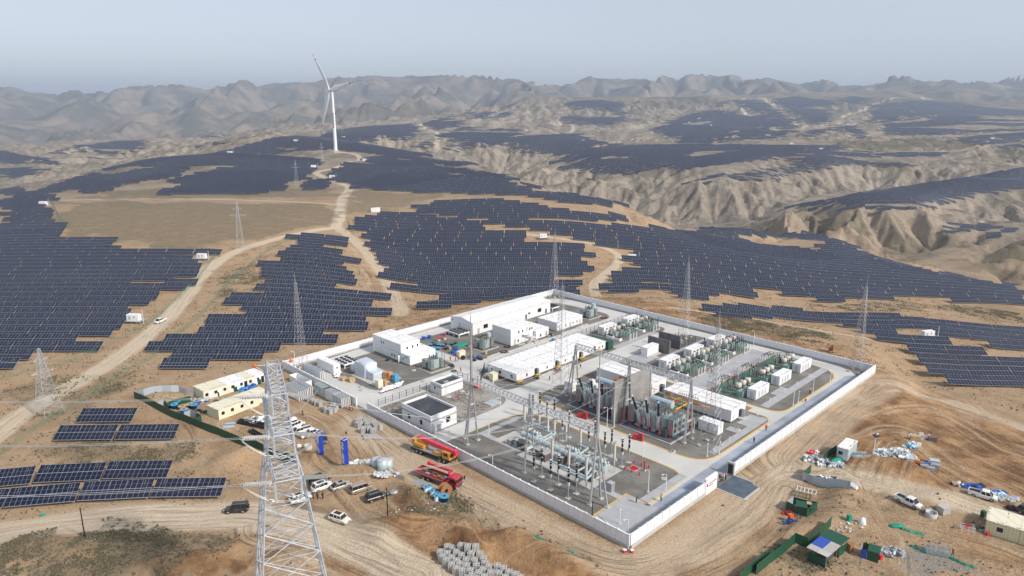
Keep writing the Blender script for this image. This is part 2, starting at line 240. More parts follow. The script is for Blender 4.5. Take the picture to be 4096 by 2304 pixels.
# ---------- the substation plot ----------
cF=P(2518.6,2195); cR=P(3492,1490); cL=P(1156,1503); 
EB=Vector((math.cos(R(45)),math.sin(R(45)),0)); EA=Vector((-EB.y,EB.x,0))
LB,LA=126.,131.5
def S(a,b,z=0): return cF+EA*a+EB*b+Vector((0,0,z))       # a towards the left corner, b towards the right corner
aa=(X-cF.x)*EA.x+(Y-cF.y)*EA.y; bb=(X-cF.x)*EB.x+(Y-cF.y)*EB.y
dpl=np.maximum(np.maximum(-aa,aa-LA),np.maximum(-bb,bb-LB))
wpl=1-sst(2,14,dpl)
H=H*(1-wpl)+wpl*(-.02+n2*.03*sst(0,3,dpl))
H-=.25*(1-sst(-1.5,-.2,dpl))        # the slabs and gravel beds lie on this
# ---------- materials ----------
MATS={}
def nt(name):
    m=bpy.data.materials.new(name); m.use_nodes=True; t=m.node_tree; b=t.nodes['Principled BSDF']; MATS[name]=m
    return m,t,b
def nd(t,k,**kw):
    n=t.nodes.new(k)
    for a,v in kw.items():
        if a[0]=='_': n.inputs[int(a[1:])].default_value=v
        else: setattr(n,a,v)
    return n
def lk(t,a,b): t.links.new(a,b)
def mixc(t,fac,a,b,bt='MIX'):
    n=t.nodes.new('ShaderNodeMix'); n.data_type='RGBA'; n.blend_type=bt
    for i,v in ((0,fac),(6,a),(7,b)):
        if isinstance(v,(int,float)): n.inputs[i].default_value=v
        elif isinstance(v,tuple): n.inputs[i].default_value=(*v[:3],1)
        else: lk(t,v,n.inputs[i])
    return n.outputs[2]
def mth(t,op,a,b=None,c=None,cl=False):
    n=t.nodes.new('ShaderNodeMath'); n.operation=op; n.use_clamp=cl
    for i,v in enumerate((a,b,c)):
        if v is None: continue
        if isinstance(v,(int,float)): n.inputs[i].default_value=v
        else: lk(t,v,n.inputs[i])
    return n.outputs[0]
def noise(t,sc,det=4,vec=None,rough=.55):
    n=t.nodes.new('ShaderNodeTexNoise'); n.inputs['Scale'].default_value=sc; n.inputs['Detail'].default_value=det; n.inputs['Roughness'].default_value=rough
    if vec is None:
        g=t.nodes.get('POS') or t.nodes.new('ShaderNodeNewGeometry'); g.name='POS'; vec=g.outputs['Position']
    lk(t,vec,n.inputs['Vector']); return n.outputs['Fac']
def stp(t,v,a,b):
    n=t.nodes.new('ShaderNodeMapRange'); n.interpolation_type='SMOOTHSTEP'; n.inputs['From Min'].default_value=a; n.inputs['From Max'].default_value=b
    lk(t,v,n.inputs['Value']); return n.outputs[0]
def mat(name,c,rough=.6,metal=0.,var=.12,sc=1.2,bump=0.,dirt=None):
    """plain painted / mineral surface with uneven tone and a little grime"""
    m,t,b=nt(name)
    f=stp(t,noise(t,sc,5),.3,.75)
    lo=tuple(x*(1-var) for x in c); hi=tuple(min(1,x*(1+var*.6)) for x in c)
    col=mixc(t,f,lo,hi)
    if dirt:
        col=mixc(t,mth(t,'MULTIPLY',stp(t,noise(t,sc*.35,6,rough=.7),.52,.72),dirt[1]),col,dirt[0])
    lk(t,col,b.inputs['Base Color']); b.inputs['Roughness'].default_value=rough; b.inputs['Metallic'].default_value=metal
    if bump:
        bp=nd(t,'ShaderNodeBump'); bp.inputs['Strength'].default_value=bump; lk(t,noise(t,sc*8,3),bp.inputs['Height']); lk(t,bp.outputs[0],b.inputs['Normal'])
    return m
# ---------- ground masks ----------
near=RR<520
def polymask(k,pts,soft=2.5,flat0=False):
    w=[]
    for x,y in pts:
        p=TZ(k,x,y); w.append((p.x,p.y))
    wa=np.array(w); ext=max(np.ptp(wa[:,0]),np.ptp(wa[:,1])); lo=wa.min(0)-ext*.15; hi=wa.max(0)+ext*.15
    sel=(X>lo[0])&(X<hi[0])&(Y>lo[1])&(Y<hi[1]); x=X[sel]; y=Y[sel]; L=max(6,ext/9.); o=np.zeros(X.shape,np.float32); r=np.zeros(x.shape)
    for s_ in (0,5,9):
        q=soft*1.2+ext*.035*(1+s_/6); r=r+pip(x+fbm(x/L,y/L,5,77)*q*2+(s_-4)*soft*.25,y+fbm(x/L,y/L,5,78)*q*2,w)/3.
    o[sel]=r; return o
def line_st(pts,sel):
    """distance across and length along a broken line, for the selected vertices"""
    x=X[sel];y=Y[sel]; bd=np.full(x.shape,1e9); bt=np.zeros(x.shape); bs=np.zeros(x.shape); s0=0
    for (x1,y1),(x2,y2) in zip(pts[:-1],pts[1:]):
        dx,dy=x2-x1,y2-y1; L=math.hypot(dx,dy)
        if L<1e-6: continue
        u=((x-x1)*dx+(y-y1)*dy)/L/L; uc=np.clip(u,0,1); ex=x-x1-uc*dx; ey=y-y1-uc*dy; d=np.sqrt(ex*ex+ey*ey)
        sg=np.sign(ex*dy-ey*dx); m=d<bd; bd=np.where(m,d,bd); bt=np.where(m,d*sg,bt); bs=np.where(m,s0+uc*L,bs); s0+=L
    return bd,bt,bs
def smooth(pts,n=5):
    o=[]; P_=[pts[0]]+list(pts)+[pts[-1]]
    for i in range(1,len(P_)-2):
        p0,p1,p2,p3=[np.array(q,float) for q in P_[i-1:i+3]]
        for k in range(n):
            t=k/n; o.append(tuple(.5*((2*p1)+(-p0+p2)*t+(2*p0-5*p1+4*p2-p3)*t*t+(-p0+3*p1-3*p2+p3)*t**3)))
    o.append(tuple(pts[-1])); return o
ROADS=[ # zoom key, points, half width (m), strength
 ('O',[(-60,1130),(60,1040),(170,975),(290,905),(400,820),(470,745),(520,680),(600,630),(700,600),(800,578),(845,573)],3.6,1),
 ('O',[(845,573),(858,530),(862,500),(880,472),(850,459),(805,441),(800,432),(860,416),(905,400),(885,386),(848,384)],4.2,1),
 ('O',[(850,573),(900,612),(940,660),(975,710),(1000,760),(1010,792)],3.4,.75),
 ('O',[(-60,1352),(0,1345),(150,1322),(330,1304),(500,1300),(620,1296),(760,1320),(900,1372),(1000,1420),(1080,1470)],4.8,1),
 ('O',[(905,1060),(980,1120),(1120,1215),(1300,1310),(1450,1390),(1560,1420),(1680,1400),(1850,1290),(1960,1190),(2100,1060),(2210,968)],5.5,.55),
 ('O',[(1960,1190),(2100,1197),(2250,1225),(2400,1262),(2640,1330)],3.8,.9),
 ('O',[(2205,962),(2350,1003),(2470,1040),(2640,1100)],2.5,.7),
 ('O',[(1500,745),(1500,712),(1545,672),(1556,642),(1500,617),(1400,599),(1250,580)],2.8,.85),
 ('O',[(1690,775),(1800,790),(1900,803),(2080,835),(2190,853)],1.6,.8),
 ('O',[(135,505),(400,500),(600,503),(840,515)],2.6,.7),
 ('O',[(700,545),(760,553),(845,566)],2.,.4),
 ('O',[(845,383),(800,372),(740,372),(720,366)],3.,.8),
 ('N',[(3300,590),(3600,592),(3900,590),(3990,572)],4.,.6),
 ('N',[(2970,400),(3060,395),(3090,420),(3130,460),(3170,490),(3220,505)],14.,.8),
 ('N',[(2730,497),(2800,470),(2840,462)],8.,.8),('N',[(2880,440),(2950,430),(2990,462)],9.,.8),
 ('N',[(3370,470),(3470,430),(3600,390)],9.,.8),('N',[(3700,400),(3690,390),(3730,398)],9.,.8),('N',[(3860,460),(3890,445),(3840,430)],9.,.8),
 ('N',[(1655,497),(1700,510),(1750,530),(1745,590)],7.,.8),('N',[(2230,480),(2290,500),(2285,530)],6.,.8),
]
mroad=np.zeros(X.shape,np.float32); mtrk=np.zeros(X.shape,np.float32); tt=np.zeros(X.shape,np.float32); ts_=np.zeros(X.shape,np.float32)
bestd=np.full(X.shape,1e9)
GUIDES=[]
for k,pts,w,st in ROADS:
    W=[TZ(k,*p) for p in pts]; W=smooth([(p.x,p.y) for p in W]); GUIDES.append((W,w,st))
    a=np.array(W); sel=(X>a[:,0].min()-40)&(X<a[:,0].max()+40)&(Y>a[:,1].min()-40)&(Y<a[:,1].max()+40)
    d,t_,s_=line_st(W,sel); jit=n1[sel]*1.1
    mroad[sel]=np.maximum(mroad[sel],st*(1-sst(w*.75,w*1.25,d+jit)))
    b=d/w<bestd[sel]; i=np.where(sel); j=tuple(q[b] for q in i); bestd[j]=(d/w)[b]; tt[j]=t_[b]; ts_[j]=s_[b]
# sweeping wheel tracks on the graded ground
TR=[('O',[(2576,1130),(2450,1060),(2330,1015),(2250,1010),(2160,1040),(2080,1110),(2030,1160)],26),
 ('O',[(2640,1260),(2480,1190),(2380,1130),(2300,1075),(2200,1060),(2120,1090),(2050,1140)],22),
 ('O',[(1050,1449),(900,1390),(800,1345),(700,1320)],9),('O',[(760,1010),(850,1050),(900,1110),(960,1200),(1050,1290)],14),
 ('O',[(1300,1449),(1500,1440),(1700,1430),(1900,1330),(1980,1230)],8),('O',[(600,1060),(720,1140),(740,1180),(790,1220)],7),('O',[(1240,1370),(1200,1290),(1150,1240)],5),
 ('q4',[(430,600),(640,700),(720,860),(830,1040),(940,1180),(970,1300),(960,1449)],3),('q4',[(1000,1050),(1300,1130),(1700,1250),(1932,1340)],4),
 ('E',[(0,30),(120,180),(220,300),(330,500),(400,600)],7),('l',[(650,850),(800,1000),(850,1200),(950,1400)],3)]
for k,pts,w in TR:
    W=[TZ(k,*p) for p in pts]; W=smooth([(p.x,p.y) for p in W])
    a=np.array(W); sel=(X>a[:,0].min()-40)&(X<a[:,0].max()+40)&(Y>a[:,1].min()-40)&(Y<a[:,1].max()+40)
    d,t_,s_=line_st(W,sel); b=(d/w<bestd[sel])&(d<w*1.2); i=np.where(sel); j=tuple(q[b] for q in i); bestd[j]=(d/w)[b]; tt[j]=t_[b]; ts_[j]=s_[b]
    mtrk[sel]=np.maximum(mtrk[sel],1-sst(w*.7,w*1.1,d+n1[sel]*2))
mtrk=np.maximum(mtrk,mroad*.8)
mscr=np.zeros(X.shape,np.float32)
for k,pts,st in (('O',[(150,512),(300,506),(600,508),(838,520),(835,560),(700,585),(590,612),(540,640),(300,615),(140,600),(150,560)],1),
 ('O',[(250,480),(500,478),(850,475),(850,500),(500,495),(250,505)],.9),
 ('O',[(880,478),(1000,482),(1130,490),(1030,520),(960,530),(880,538)],.9),
 ('O',[(0,1372),(200,1338),(400,1335),(560,1345),(655,1335),(640,1365),(500,1392),(430,1400),(380,1460),(-60,1460)],1),
 ('O',[(150,1112),(300,1105),(440,1112),(470,1150),(430,1185),(150,1170)],.85),
 ('O',[(30,975),(110,960),(200,950),(120,1000),(40,1020)],.8),('O',[(220,960),(330,930),(380,920),(300,985),(200,1040),(120,1090),(90,1080)],.75),
 ('O',[(560,690),(650,640),(640,680),(540,790),(520,780)],.6),('O',[(1760,790),(1900,805),(2100,840),(2050,860),(1900,845),(1740,812)],.8),
 ('q2',[(1250,830),(1400,870),(1530,960),(1560,1080),(1400,1040),(1150,960),(1050,1010),(1000,1000),(1180,940)],1),
 ('q2',[(1740,1030),(1932,1130),(1932,1180),(1700,1100)],.9),('q3',[(0,1110),(240,1190),(480,1290),(640,1449),(560,1449),(380,1330),(0,1190)],.8),
 ('q4',[(0,1380),(200,1250),(300,1270),(450,1380),(560,1330),(800,1380),(900,1449),(0,1449)],1),
 ('q4',[(600,850),(700,880),(640,990),(420,1120),(300,1180),(200,1160),(350,1060),(500,900)],.6),
 ('q4',[(800,860),(960,920),(1200,960),(1000,1000),(850,960)],.6),('q1',[(580,60),(820,20),(700,70)],.6),
 ('F',[(1000,600),(1500,590),(1900,560),(2100,640),(1500,660),(1100,640)],.5),
 ('F',[(2576,580),(2576,760),(2200,700),(2000,620),(2300,580)],.6),('m',[(1560,1210),(2000,1260),(2100,1449),(1300,1449)],.9)):
    mscr=np.maximum(mscr,polymask(k,pts)*st)
# dark vegetated hills in the ravine and on the hilltop beyond
for k,pts,st in (('C',[(520,1290),(700,1210),(1000,1190),(1300,1240),(1380,1330),(1340,1400),(1000,1400),(700,1360),(300,1330)],1.),
 ('F',[(1440,190),(1700,110),(2050,70),(2180,150),(2100,170),(1850,230),(1700,300),(1550,260)],1.),('F',[(2050,300),(2300,200),(2576,100),(2576,350),(2200,350)],1.),
 ('C',[(1130,720),(1350,685),(1700,670),(2000,680),(2350,700),(2300,730),(1900,745),(1250,750)],1.2),('C',[(550,900),(750,850),(900,850),(880,875),(700,890)],.8),
 ('C',[(1500,880),(1900,940),(1950,1000),(1700,990),(1500,920)],.7),('C',[(2380,740),(2576,740),(2576,800),(2400,850)],1.)):
    mscr=np.maximum(mscr,polymask(k,pts,5)*st)
mfr=np.zeros(X.shape,np.float32)
for k,pts,st in (('O',[(2010,1150),(2100,1000),(2215,960),(2350,1010),(2640,1110),(2640,1300),(2400,1240),(2250,1205),(2100,1185)],1.),
 ('O',[(1000,1290),(1150,1240),(1300,1330),(1560,1430),(1750,1440),(1750,1470),(900,1470),(1050,1400),(850,1330)],1.),
 ('q2',[(300,470),(420,480),(540,540),(500,590),(380,640),(310,590)],1),('q1',[(1150,1360),(1400,1220),(1932,1180),(1932,1449),(1100,1449)],1),
 ('q3',[(1480,900),(1540,830),(1640,820),(1730,880),(1640,930),(1520,950)],1.),('q3',[(1680,690),(1860,700),(1932,760),(1870,780)],1),
 ('q4',[(0,900),(120,860),(200,700),(100,850),(60,1100),(0,1200)],.7),('q4',[(520,440),(740,440),(900,480),(880,570),(760,560),(640,470)],1),
 ('q4',[(1250,1080),(1560,1150),(1932,1300),(1932,1380),(1600,1260)],1),('C',[(0,1330),(1,1330),(1,1331)],0),
 ('O',[(1010,792),(1200,760),(1390,730),(1340,745),(1150,790),(940,850),(880,880),(860,860)],.5),('O',[(1420,735),(1700,770),(2190,900),(2195,925),(1800,850),(1500,770)],.6)):
    if st: mfr=np.maximum(mfr,polymask(k,pts)*st)
mgr=polymask('q4',[(1080,1230),(1250,1270),(1500,1370),(1620,1449),(1000,1449),(1150,1380),(1080,1300)],1)*.8
mgr=np.maximum(mgr,polymask('n',[(900,880),(1150,800),(1450,900),(1480,1020),(1200,1180),(900,1150)],2)*.45)
# mounds and spoil heaps (picture place, radius, height)
def mound(k,x,y,r,h,ex=1,rot=0):
    global H
    p=P(*Z(k,x,y)); dx=X-p.x; dy=Y-p.y; c,s=math.cos(rot),math.sin(rot); u=(dx*c+dy*s)/ex; v=-dx*s+dy*c
    d=np.sqrt(u*u+v*v)/r; m=d<1.6; f=np.zeros(X.shape); f[m]=np.exp(-(d[m]*1.35)**2*1.2)*(1+.25*n1[m])
    H=H+1.45*h*f*(1-wpl)
for a in (('q2',1050,1130,5,1.8,1.3,.5),('q2',1400,1150,4.5,1.7,1.5,-.2),('q2',1250,1060,4,1.2,2,.1),('q2',1620,1230,4.5,1.6,1.3,-.5),('q2',1850,1230,4.5,1.4,1.6,.3),('q2',900,1090,3.5,.9,1.5,.1),
 ('q3',150,1330,5,1.8,1.8,-.5),('q3',350,1400,5,1.7,1.6,-.4),('q3',30,1250,4,1.2,1.2,.2),('q3',620,1420,4,1.,1.8,0),
 ('q2',430,580,4.5,1.3,1.3,.3),('q1',1750,610,6,1.8,1.2,.1),('q1',1880,560,4,1.2,1,.1),('q2',700,680,4,1.2,2.2,-.2),('q2',950,710,4,1.1,2.2,-.4),('q2',1150,830,4,1.1,1.8,-.7),('q2',1190,900,3.5,.9,1.5,-1.),
 ('q2',1000,380,5,1.0,1.4,-.3),('f',500,1030,3,1.1,1.2,.2),('l',480,560,5,1.2,1.6,.1),('q4',870,620,5,1.1,2.5,-.25),('q4',1020,660,4,.9,2,-.3),('q4',800,470,5,.9,2,-.3),('q4',560,870,4.5,1.3,2.2,.9),('q4',250,1130,4.5,1.2,2.5,.5),
 ('q3',1850,750,2.5,.6,2,-.4),('q3',1600,1180,3,.7,2.5,.6),('w',1400,470,3,.8,3,-.35),('w',1900,640,3,.9,3,-.4),('w',1000,340,3,.6,3,-.4),('q4',1260,870,5,.8,2,0),('q1',1300,1330,9,1.4,1.5,.3),('q1',350,1250,8,1.2,1.8,0),('q2',250,1350,6,.8,1.5,0)):
    mound(*a)
H+=mfr*near*(.45-np.abs(fbm(X/5.5,Y/5.5,4,91))*1.3)*1.1*(1-.75*mtrk)*(1-wpl)
H+=np.clip(mfr,0,1)*(RR<330)*(fbm(X/2.1,Y/2.1,3,95)*.42+(.3-np.abs(fbm(X/3.3,Y/2.6,3,97)))*.6)*(1-.85*mtrk)*(1-wpl)
# wheel ruts pressed into the soil
rut=1-np.abs(vn(tt*.9,ts_*.012,55)*2-1)
H-=mtrk*(1-wpl)*(rut**4)*.07*near
# ---------- ground mesh ----------
nv=NA*NR; me=bpy.data.meshes.new('ground'); me.vertices.add(nv)
co=np.stack([X,Y,H],-1).astype(np.float32).reshape(-1); me.vertices.foreach_set('co',co)
ii=np.arange(nv).reshape(NA,NR); q=np.stack([ii[:-1,:-1],ii[:-1,1:],ii[1:,1:],ii[1:,:-1]],-1).reshape(-1,4)[:,::-1]
nf=len(q); me.loops.add(nf*4); me.loops.foreach_set('vertex_index',q.reshape(-1).astype(np.int32)); me.polygons.add(nf)
me.polygons.foreach_set('loop_start',np.arange(0,nf*4,4,dtype=np.int32)); me.polygons.foreach_set('use_smooth',np.ones(nf,bool)); me.update(calc_edges=True)
a=me.attributes.new('mask','FLOAT_COLOR','POINT'); a.data.foreach_set('color',np.stack([mroad,mscr,mfr,mgr],-1).astype(np.float32).reshape(-1))
a=me.attributes.new('trk','FLOAT_VECTOR','POINT'); a.data.foreach_set('vector',np.stack([tt,ts_,mtrk],-1).astype(np.float32).reshape(-1))
ground=bpy.data.objects.new('ground',me); COL.objects.link(ground); ground['kind']='structure'
m,t,b=nt('soil')
at=nd(t,'ShaderNodeAttribute',attribute_name='mask'); sp=nd(t,'ShaderNodeSeparateColor'); lk(t,at.outputs['Color'],sp.inputs[0])
rd,sc_,fr_,gr_=sp.outputs[0],sp.outputs[1],sp.outputs[2],at.outputs['Alpha']
tk=nd(t,'ShaderNodeAttribute',attribute_name='trk'); ts=nd(t,'ShaderNodeSeparateXYZ'); lk(t,tk.outputs['Vector'],ts.inputs[0])
big=noise(t,.012,6,rough=.6); med=noise(t,.11,6,rough=.65); fin=noise(t,1.6,5,rough=.7); vf=noise(t,5.,3,rough=.7)
geo=t.nodes['POS']; nz=nd(t,'ShaderNodeSeparateXYZ'); lk(t,geo.outputs['Normal'],nz.inputs[0])
steep=stp(t,nz.outputs['Z'],.97,.80)
dist=nd(t,'ShaderNodeVectorMath',operation='LENGTH'); lk(t,geo.outputs['Position'],dist.inputs[0]); fard=stp(t,dist.outputs['Value'],450,1000)
c0=mixc(t,stp(t,med,.3,.7),(.29,.185,.105),(.49,.345,.215))
c0=mixc(t,stp(t,fin,.40,.70),c0,mixc(t,.55,c0,(.57,.44,.30)))
peb=noise(t,3.2,2,rough=.9); c0=mixc(t,mth(t,'MULTIPLY',stp(t,peb,.60,.68),.6),c0,(.17,.115,.075))
c0=mixc(t,mth(t,'MULTIPLY',stp(t,noise(t,2.3,2,rough=.9),.67,.72),.6),c0,(.62,.56,.48))
# distant slopes: pale loess, greyer where it is flat
cf=mixc(t,stp(t,noise(t,.02,8,rough=.7),.35,.65),(.19,.172,.145),(.39,.33,.265))
cf=mixc(t,mth(t,'MULTIPLY',steep,stp(t,noise(t,.006,4),.35,.7)),cf,(.43,.365,.30))
mtn=stp(t,dist.outputs['Value'],3300,5200)
cf=mixc(t,mth(t,'MULTIPLY',mtn,.85),cf,mixc(t,stp(t,noise(t,.003,8,rough=.65),.42,.62),(.10,.105,.092),(.28,.225,.175)))
shr=stp(t,noise(t,.30,4,rough=.8),.56,.66)
cf=mixc(t,mth(t,'MULTIPLY',shr,.62),cf,(.13,.12,.09))
cf=mixc(t,mth(t,'MULTIPLY',stp(t,noise(t,.09,5,rough=.75),.50,.64),.45),cf,(.17,.155,.12))
c=mixc(t,fard,c0,cf)
# fresh earth
cfr=mixc(t,stp(t,med,.38,.62),(.185,.095,.045),(.44,.265,.135))
c=mixc(t,mth(t,'MULTIPLY',fr_,.95),c,cfr)
# wheel tracks
cv=nd(t,'ShaderNodeCombineXYZ'); lk(t,mth(t,'MULTIPLY',ts.outputs[0],1.),cv.inputs[0]); lk(t,mth(t,'MULTIPLY',ts.outputs[1],.035),cv.inputs[1])
tn=noise(t,1.3,6,cv.outputs[0],.75); tn2=noise(t,.35,3,cv.outputs[0],.6)
trf=mth(t,'MULTIPLY',mth(t,'MULTIPLY',ts.outputs[2],stp(t,tn,.50,.66)),stp(t,noise(t,.05,3),.35,.6))
c=mixc(t,mth(t,'MULTIPLY',trf,.7),c,(.20,.11,.055))
c=mixc(t,mth(t,'MULTIPLY',mth(t,'MULTIPLY',ts.outputs[2],stp(t,tn2,.5,.66)),.5),c,(.62,.49,.34))
# pale compacted roads
crd=mixc(t,stp(t,tn,.35,.68),(.68,.58,.45),(.54,.43,.31))
c=mixc(t,mth(t,'MULTIPLY',rd,.9),c,crd)
# scrub
sm=mth(t,'MULTIPLY',sc_,mth(t,'ADD',.42,mth(t,'MULTIPLY',stp(t,fin,.46,.56),.58)))
sm=mth(t,'MULTIPLY',sm,mth(t,'ADD',.35,mth(t,'MULTIPLY',stp(t,med,.34,.55),.65)),cl=True)
wild=mth(t,'MULTIPLY',stp(t,med,.53,.62),mth(t,'MULTIPLY',stp(t,fin,.48,.58),.8))
wild=mth(t,'MULTIPLY',wild,mth(t,'SUBTRACT',1.,mth(t,'MAXIMUM',rd,mth(t,'MAXIMUM',ts.outputs[2],fr_)),cl=True))
sm=mth(t,'MAXIMUM',sm,wild)
csc=mixc(t,stp(t,vf,.35,.65),(.082,.080,.056),(.185,.168,.118))
c=mixc(t,sm,c,csc)
c=mixc(t,gr_,c,mixc(t,fin,(.20,.195,.18),(.36,.35,.33)))
lk(t,c,b.inputs['Base Color']); b.inputs['Roughness'].default_value=.95; b.inputs['Specular IOR Level'].default_value=.15
bp=nd(t,'ShaderNodeBump'); bp.inputs['Strength'].default_value=.9; bp.inputs['Distance'].default_value=.5
hh=mth(t,'ADD',mth(t,'ADD',fin,mth(t,'MULTIPLY',vf,.35)),mth(t,'MULTIPLY',trf,-.5)); hh=mth(t,'ADD',hh,mth(t,'MULTIPLY',mth(t,'MULTIPLY',noise(t,.16,7,rough=.72),fard),11.)); lk(t,hh,bp.inputs['Height']); lk(t,bp.outputs[0],b.inputs['Normal'])
me.materials.append(m)
# ---------- light ----------
SUN_EL=R(38); sdir=Vector((.83,-.56,0)).normalized()*math.cos(SUN_EL)+Vector((0,0,math.sin(SUN_EL)))
sl=bpy.data.lights.new('sun','SUN'); so=bpy.data.objects.new('sun',sl); COL.objects.link(so); sl.energy=SUN_E; sl.angle=R(6.); sl.color=(1,.92,.82)
so.rotation_euler=sdir.to_track_quat('Z','Y').to_euler()
w=bpy.data.worlds.new('World'); SC.world=w; w.use_nodes=True; wt=w.node_tree; bg=wt.nodes['Background']
sk=wt.nodes.new('ShaderNodeTexSky'); sk.sky_type='NISHITA'; sk.sun_disc=False; sk.sun_elevation=SUN_EL; sk.sun_rotation=math.atan2(sdir.x,sdir.y)
sk.altitude=1500; sk.air_density=1.0; sk.dust_density=SKY_DUST; sk.ozone_density=2.0
hs=wt.nodes.new('ShaderNodeHueSaturation'); hs.inputs['Saturation'].default_value=SKY_SAT; lk(wt,sk.outputs[0],hs.inputs['Color']); tcw=wt.nodes.new('ShaderNodeTexCoord'); mpw=wt.nodes.new('ShaderNodeMapping'); mpw.inputs['Scale'].default_value=(1.,1.,5.); lk(wt,tcw.outputs['Generated'],mpw.inputs[0]); nz_=noise(wt,1.6,6,mpw.outputs[0],.6); lk(wt,mixc(wt,.62,hs.outputs[0],mixc(wt,stp(wt,nz_,.3,.75),SKY_C,tuple(q*1.10 for q in SKY_C))),bg.inputs[0]); bg.inputs[1].default_value=SKY_S
SC.view_settings.view_transform='Standard'; SC.view_settings.look='None'; SC.view_settings.exposure=EXPO; SC.view_settings.gamma=1
SC.render.engine='CYCLES'; cy_=SC.cycles; cy_.use_denoising=True; cy_.max_bounces=5; cy_.diffuse_bounces=2; cy_.glossy_bounces=2; cy_.transmission_bounces=2; cy_.volume_bounces=1; cy_.transparent_max_bounces=4
cy_.use_adaptive_sampling=True; cy_.adaptive_threshold=.01
# ---------- haze ----------
hm=bpy.data.materials.new('haze'); hm.use_nodes=True; ht=hm.node_tree; ht.nodes.remove(ht.nodes['Principled BSDF'])
pv=nd(ht,'ShaderNodeVolumePrincipled'); pv.inputs['Density'].default_value=HAZE_D; pv.inputs['Color'].default_value=HAZE_C; pv.inputs['Anisotropy'].default_value=.25
lk(ht,pv.outputs[0],ht.nodes['Material Output'].inputs['Volume'])
hz=bpy.data.meshes.new('haze'); zb=float(H.min())-3; zt=float(max(H.max(),200))+6; a_=15500
vv=[(x,y,z) for z in (zb,zt) for y in (-1500,a_) for x in (-a_,a_)]
hz.from_pydata(vv,[],[(0,2,3,1),(4,5,7,6),(0,1,5,4),(2,6,7,3),(0,4,6,2),(1,3,7,5)]); hz.materials.append(hm)
ho=bpy.data.objects.new('haze',hz); COL.objects.link(ho); ho['kind']='stuff'; ho['label']='thin pale blue haze lying over the valleys and far hills'; ho['category']='haze'

# ---------- dry tufts and stones lying on the near ground ----------
def scatter(name,label,cat,wt_,n,shape,matn,seed):
    rg=np.random.RandomState(seed); ar=RR*RR; pw=(wt_*ar*(1-wpl)).ravel(); pw=pw/pw.sum(); id_=rg.choice(len(pw),n,p=pw); x=X.ravel()[id_]+rg.uniform(-.4,.4,n); y=Y.ravel()[id_]+rg.uniform(-.4,.4,n); z=Hf(x,y); s=rg.uniform(.5,1.5,n)*shape[0]; h=s*shape[1]*rg.uniform(.6,1.4,n); an=rg.uniform(0,6.28,n)
    V=np.zeros((n,5,3)); 
    for k in range(4): V[:,k,0]=x+s*np.cos(an+k*PI/2)*(1+.5*(k%2)); V[:,k,1]=y+s*np.sin(an+k*PI/2)*(1-.3*(k%2)); V[:,k,2]=z-.05
    V[:,4,0]=x+rg.uniform(-.3,.3,n)*s; V[:,4,1]=y+rg.uniform(-.3,.3,n)*s; V[:,4,2]=z+h
    me=bpy.data.meshes.new(name); me.vertices.add(n*5); me.vertices.foreach_set('co',V.reshape(-1).astype(np.float32)); fq=np.array([(0,1,4),(1,2,4),(2,3,4),(3,0,4)]); q=(fq[None]+5*np.arange(n)[:,None,None]).reshape(-1)
    me.loops.add(len(q)); me.loops.foreach_set('vertex_index',q.astype(np.int32)); me.polygons.add(n*4); me.polygons.foreach_set('loop_start',np.arange(0,n*12,3,dtype=np.int32)); me.polygons.foreach_set('use_smooth',np.zeros(n*4,bool)); me.update(calc_edges=True); me.materials.append(MATS[matn])
    o=bpy.data.objects.new(name,me); COL.objects.link(o); o['kind']='stuff'; o['label']=label; o['category']=cat
mat('dry_grass',(.145,.125,.075),.95,0,.5,2.5); mat('stone_soil',(.33,.235,.15),.95,0,.45,1.5)
cl_=sst(-.05,.35,fbm(X/4,Y/4,3,101)); nr_=(RR<430)
scatter('dry_scrub','low dry grey-green tufts dotted over the scrub patches','scrub',nr_*(np.clip(mscr-.15,0,1)*(.1+cl_)+.05*cl_*(1-mroad)*(1-mtrk)),42000,(.20,1.5),'dry_grass',5)
scatter('stones','small clods and stones strewn over the dug earth','stones',(RR<330)*(.06+np.clip(mfr,0,1)*cl_+.15*mscr)*(1-.8*mroad),16000,(.13,.9),'stone_soil',6)
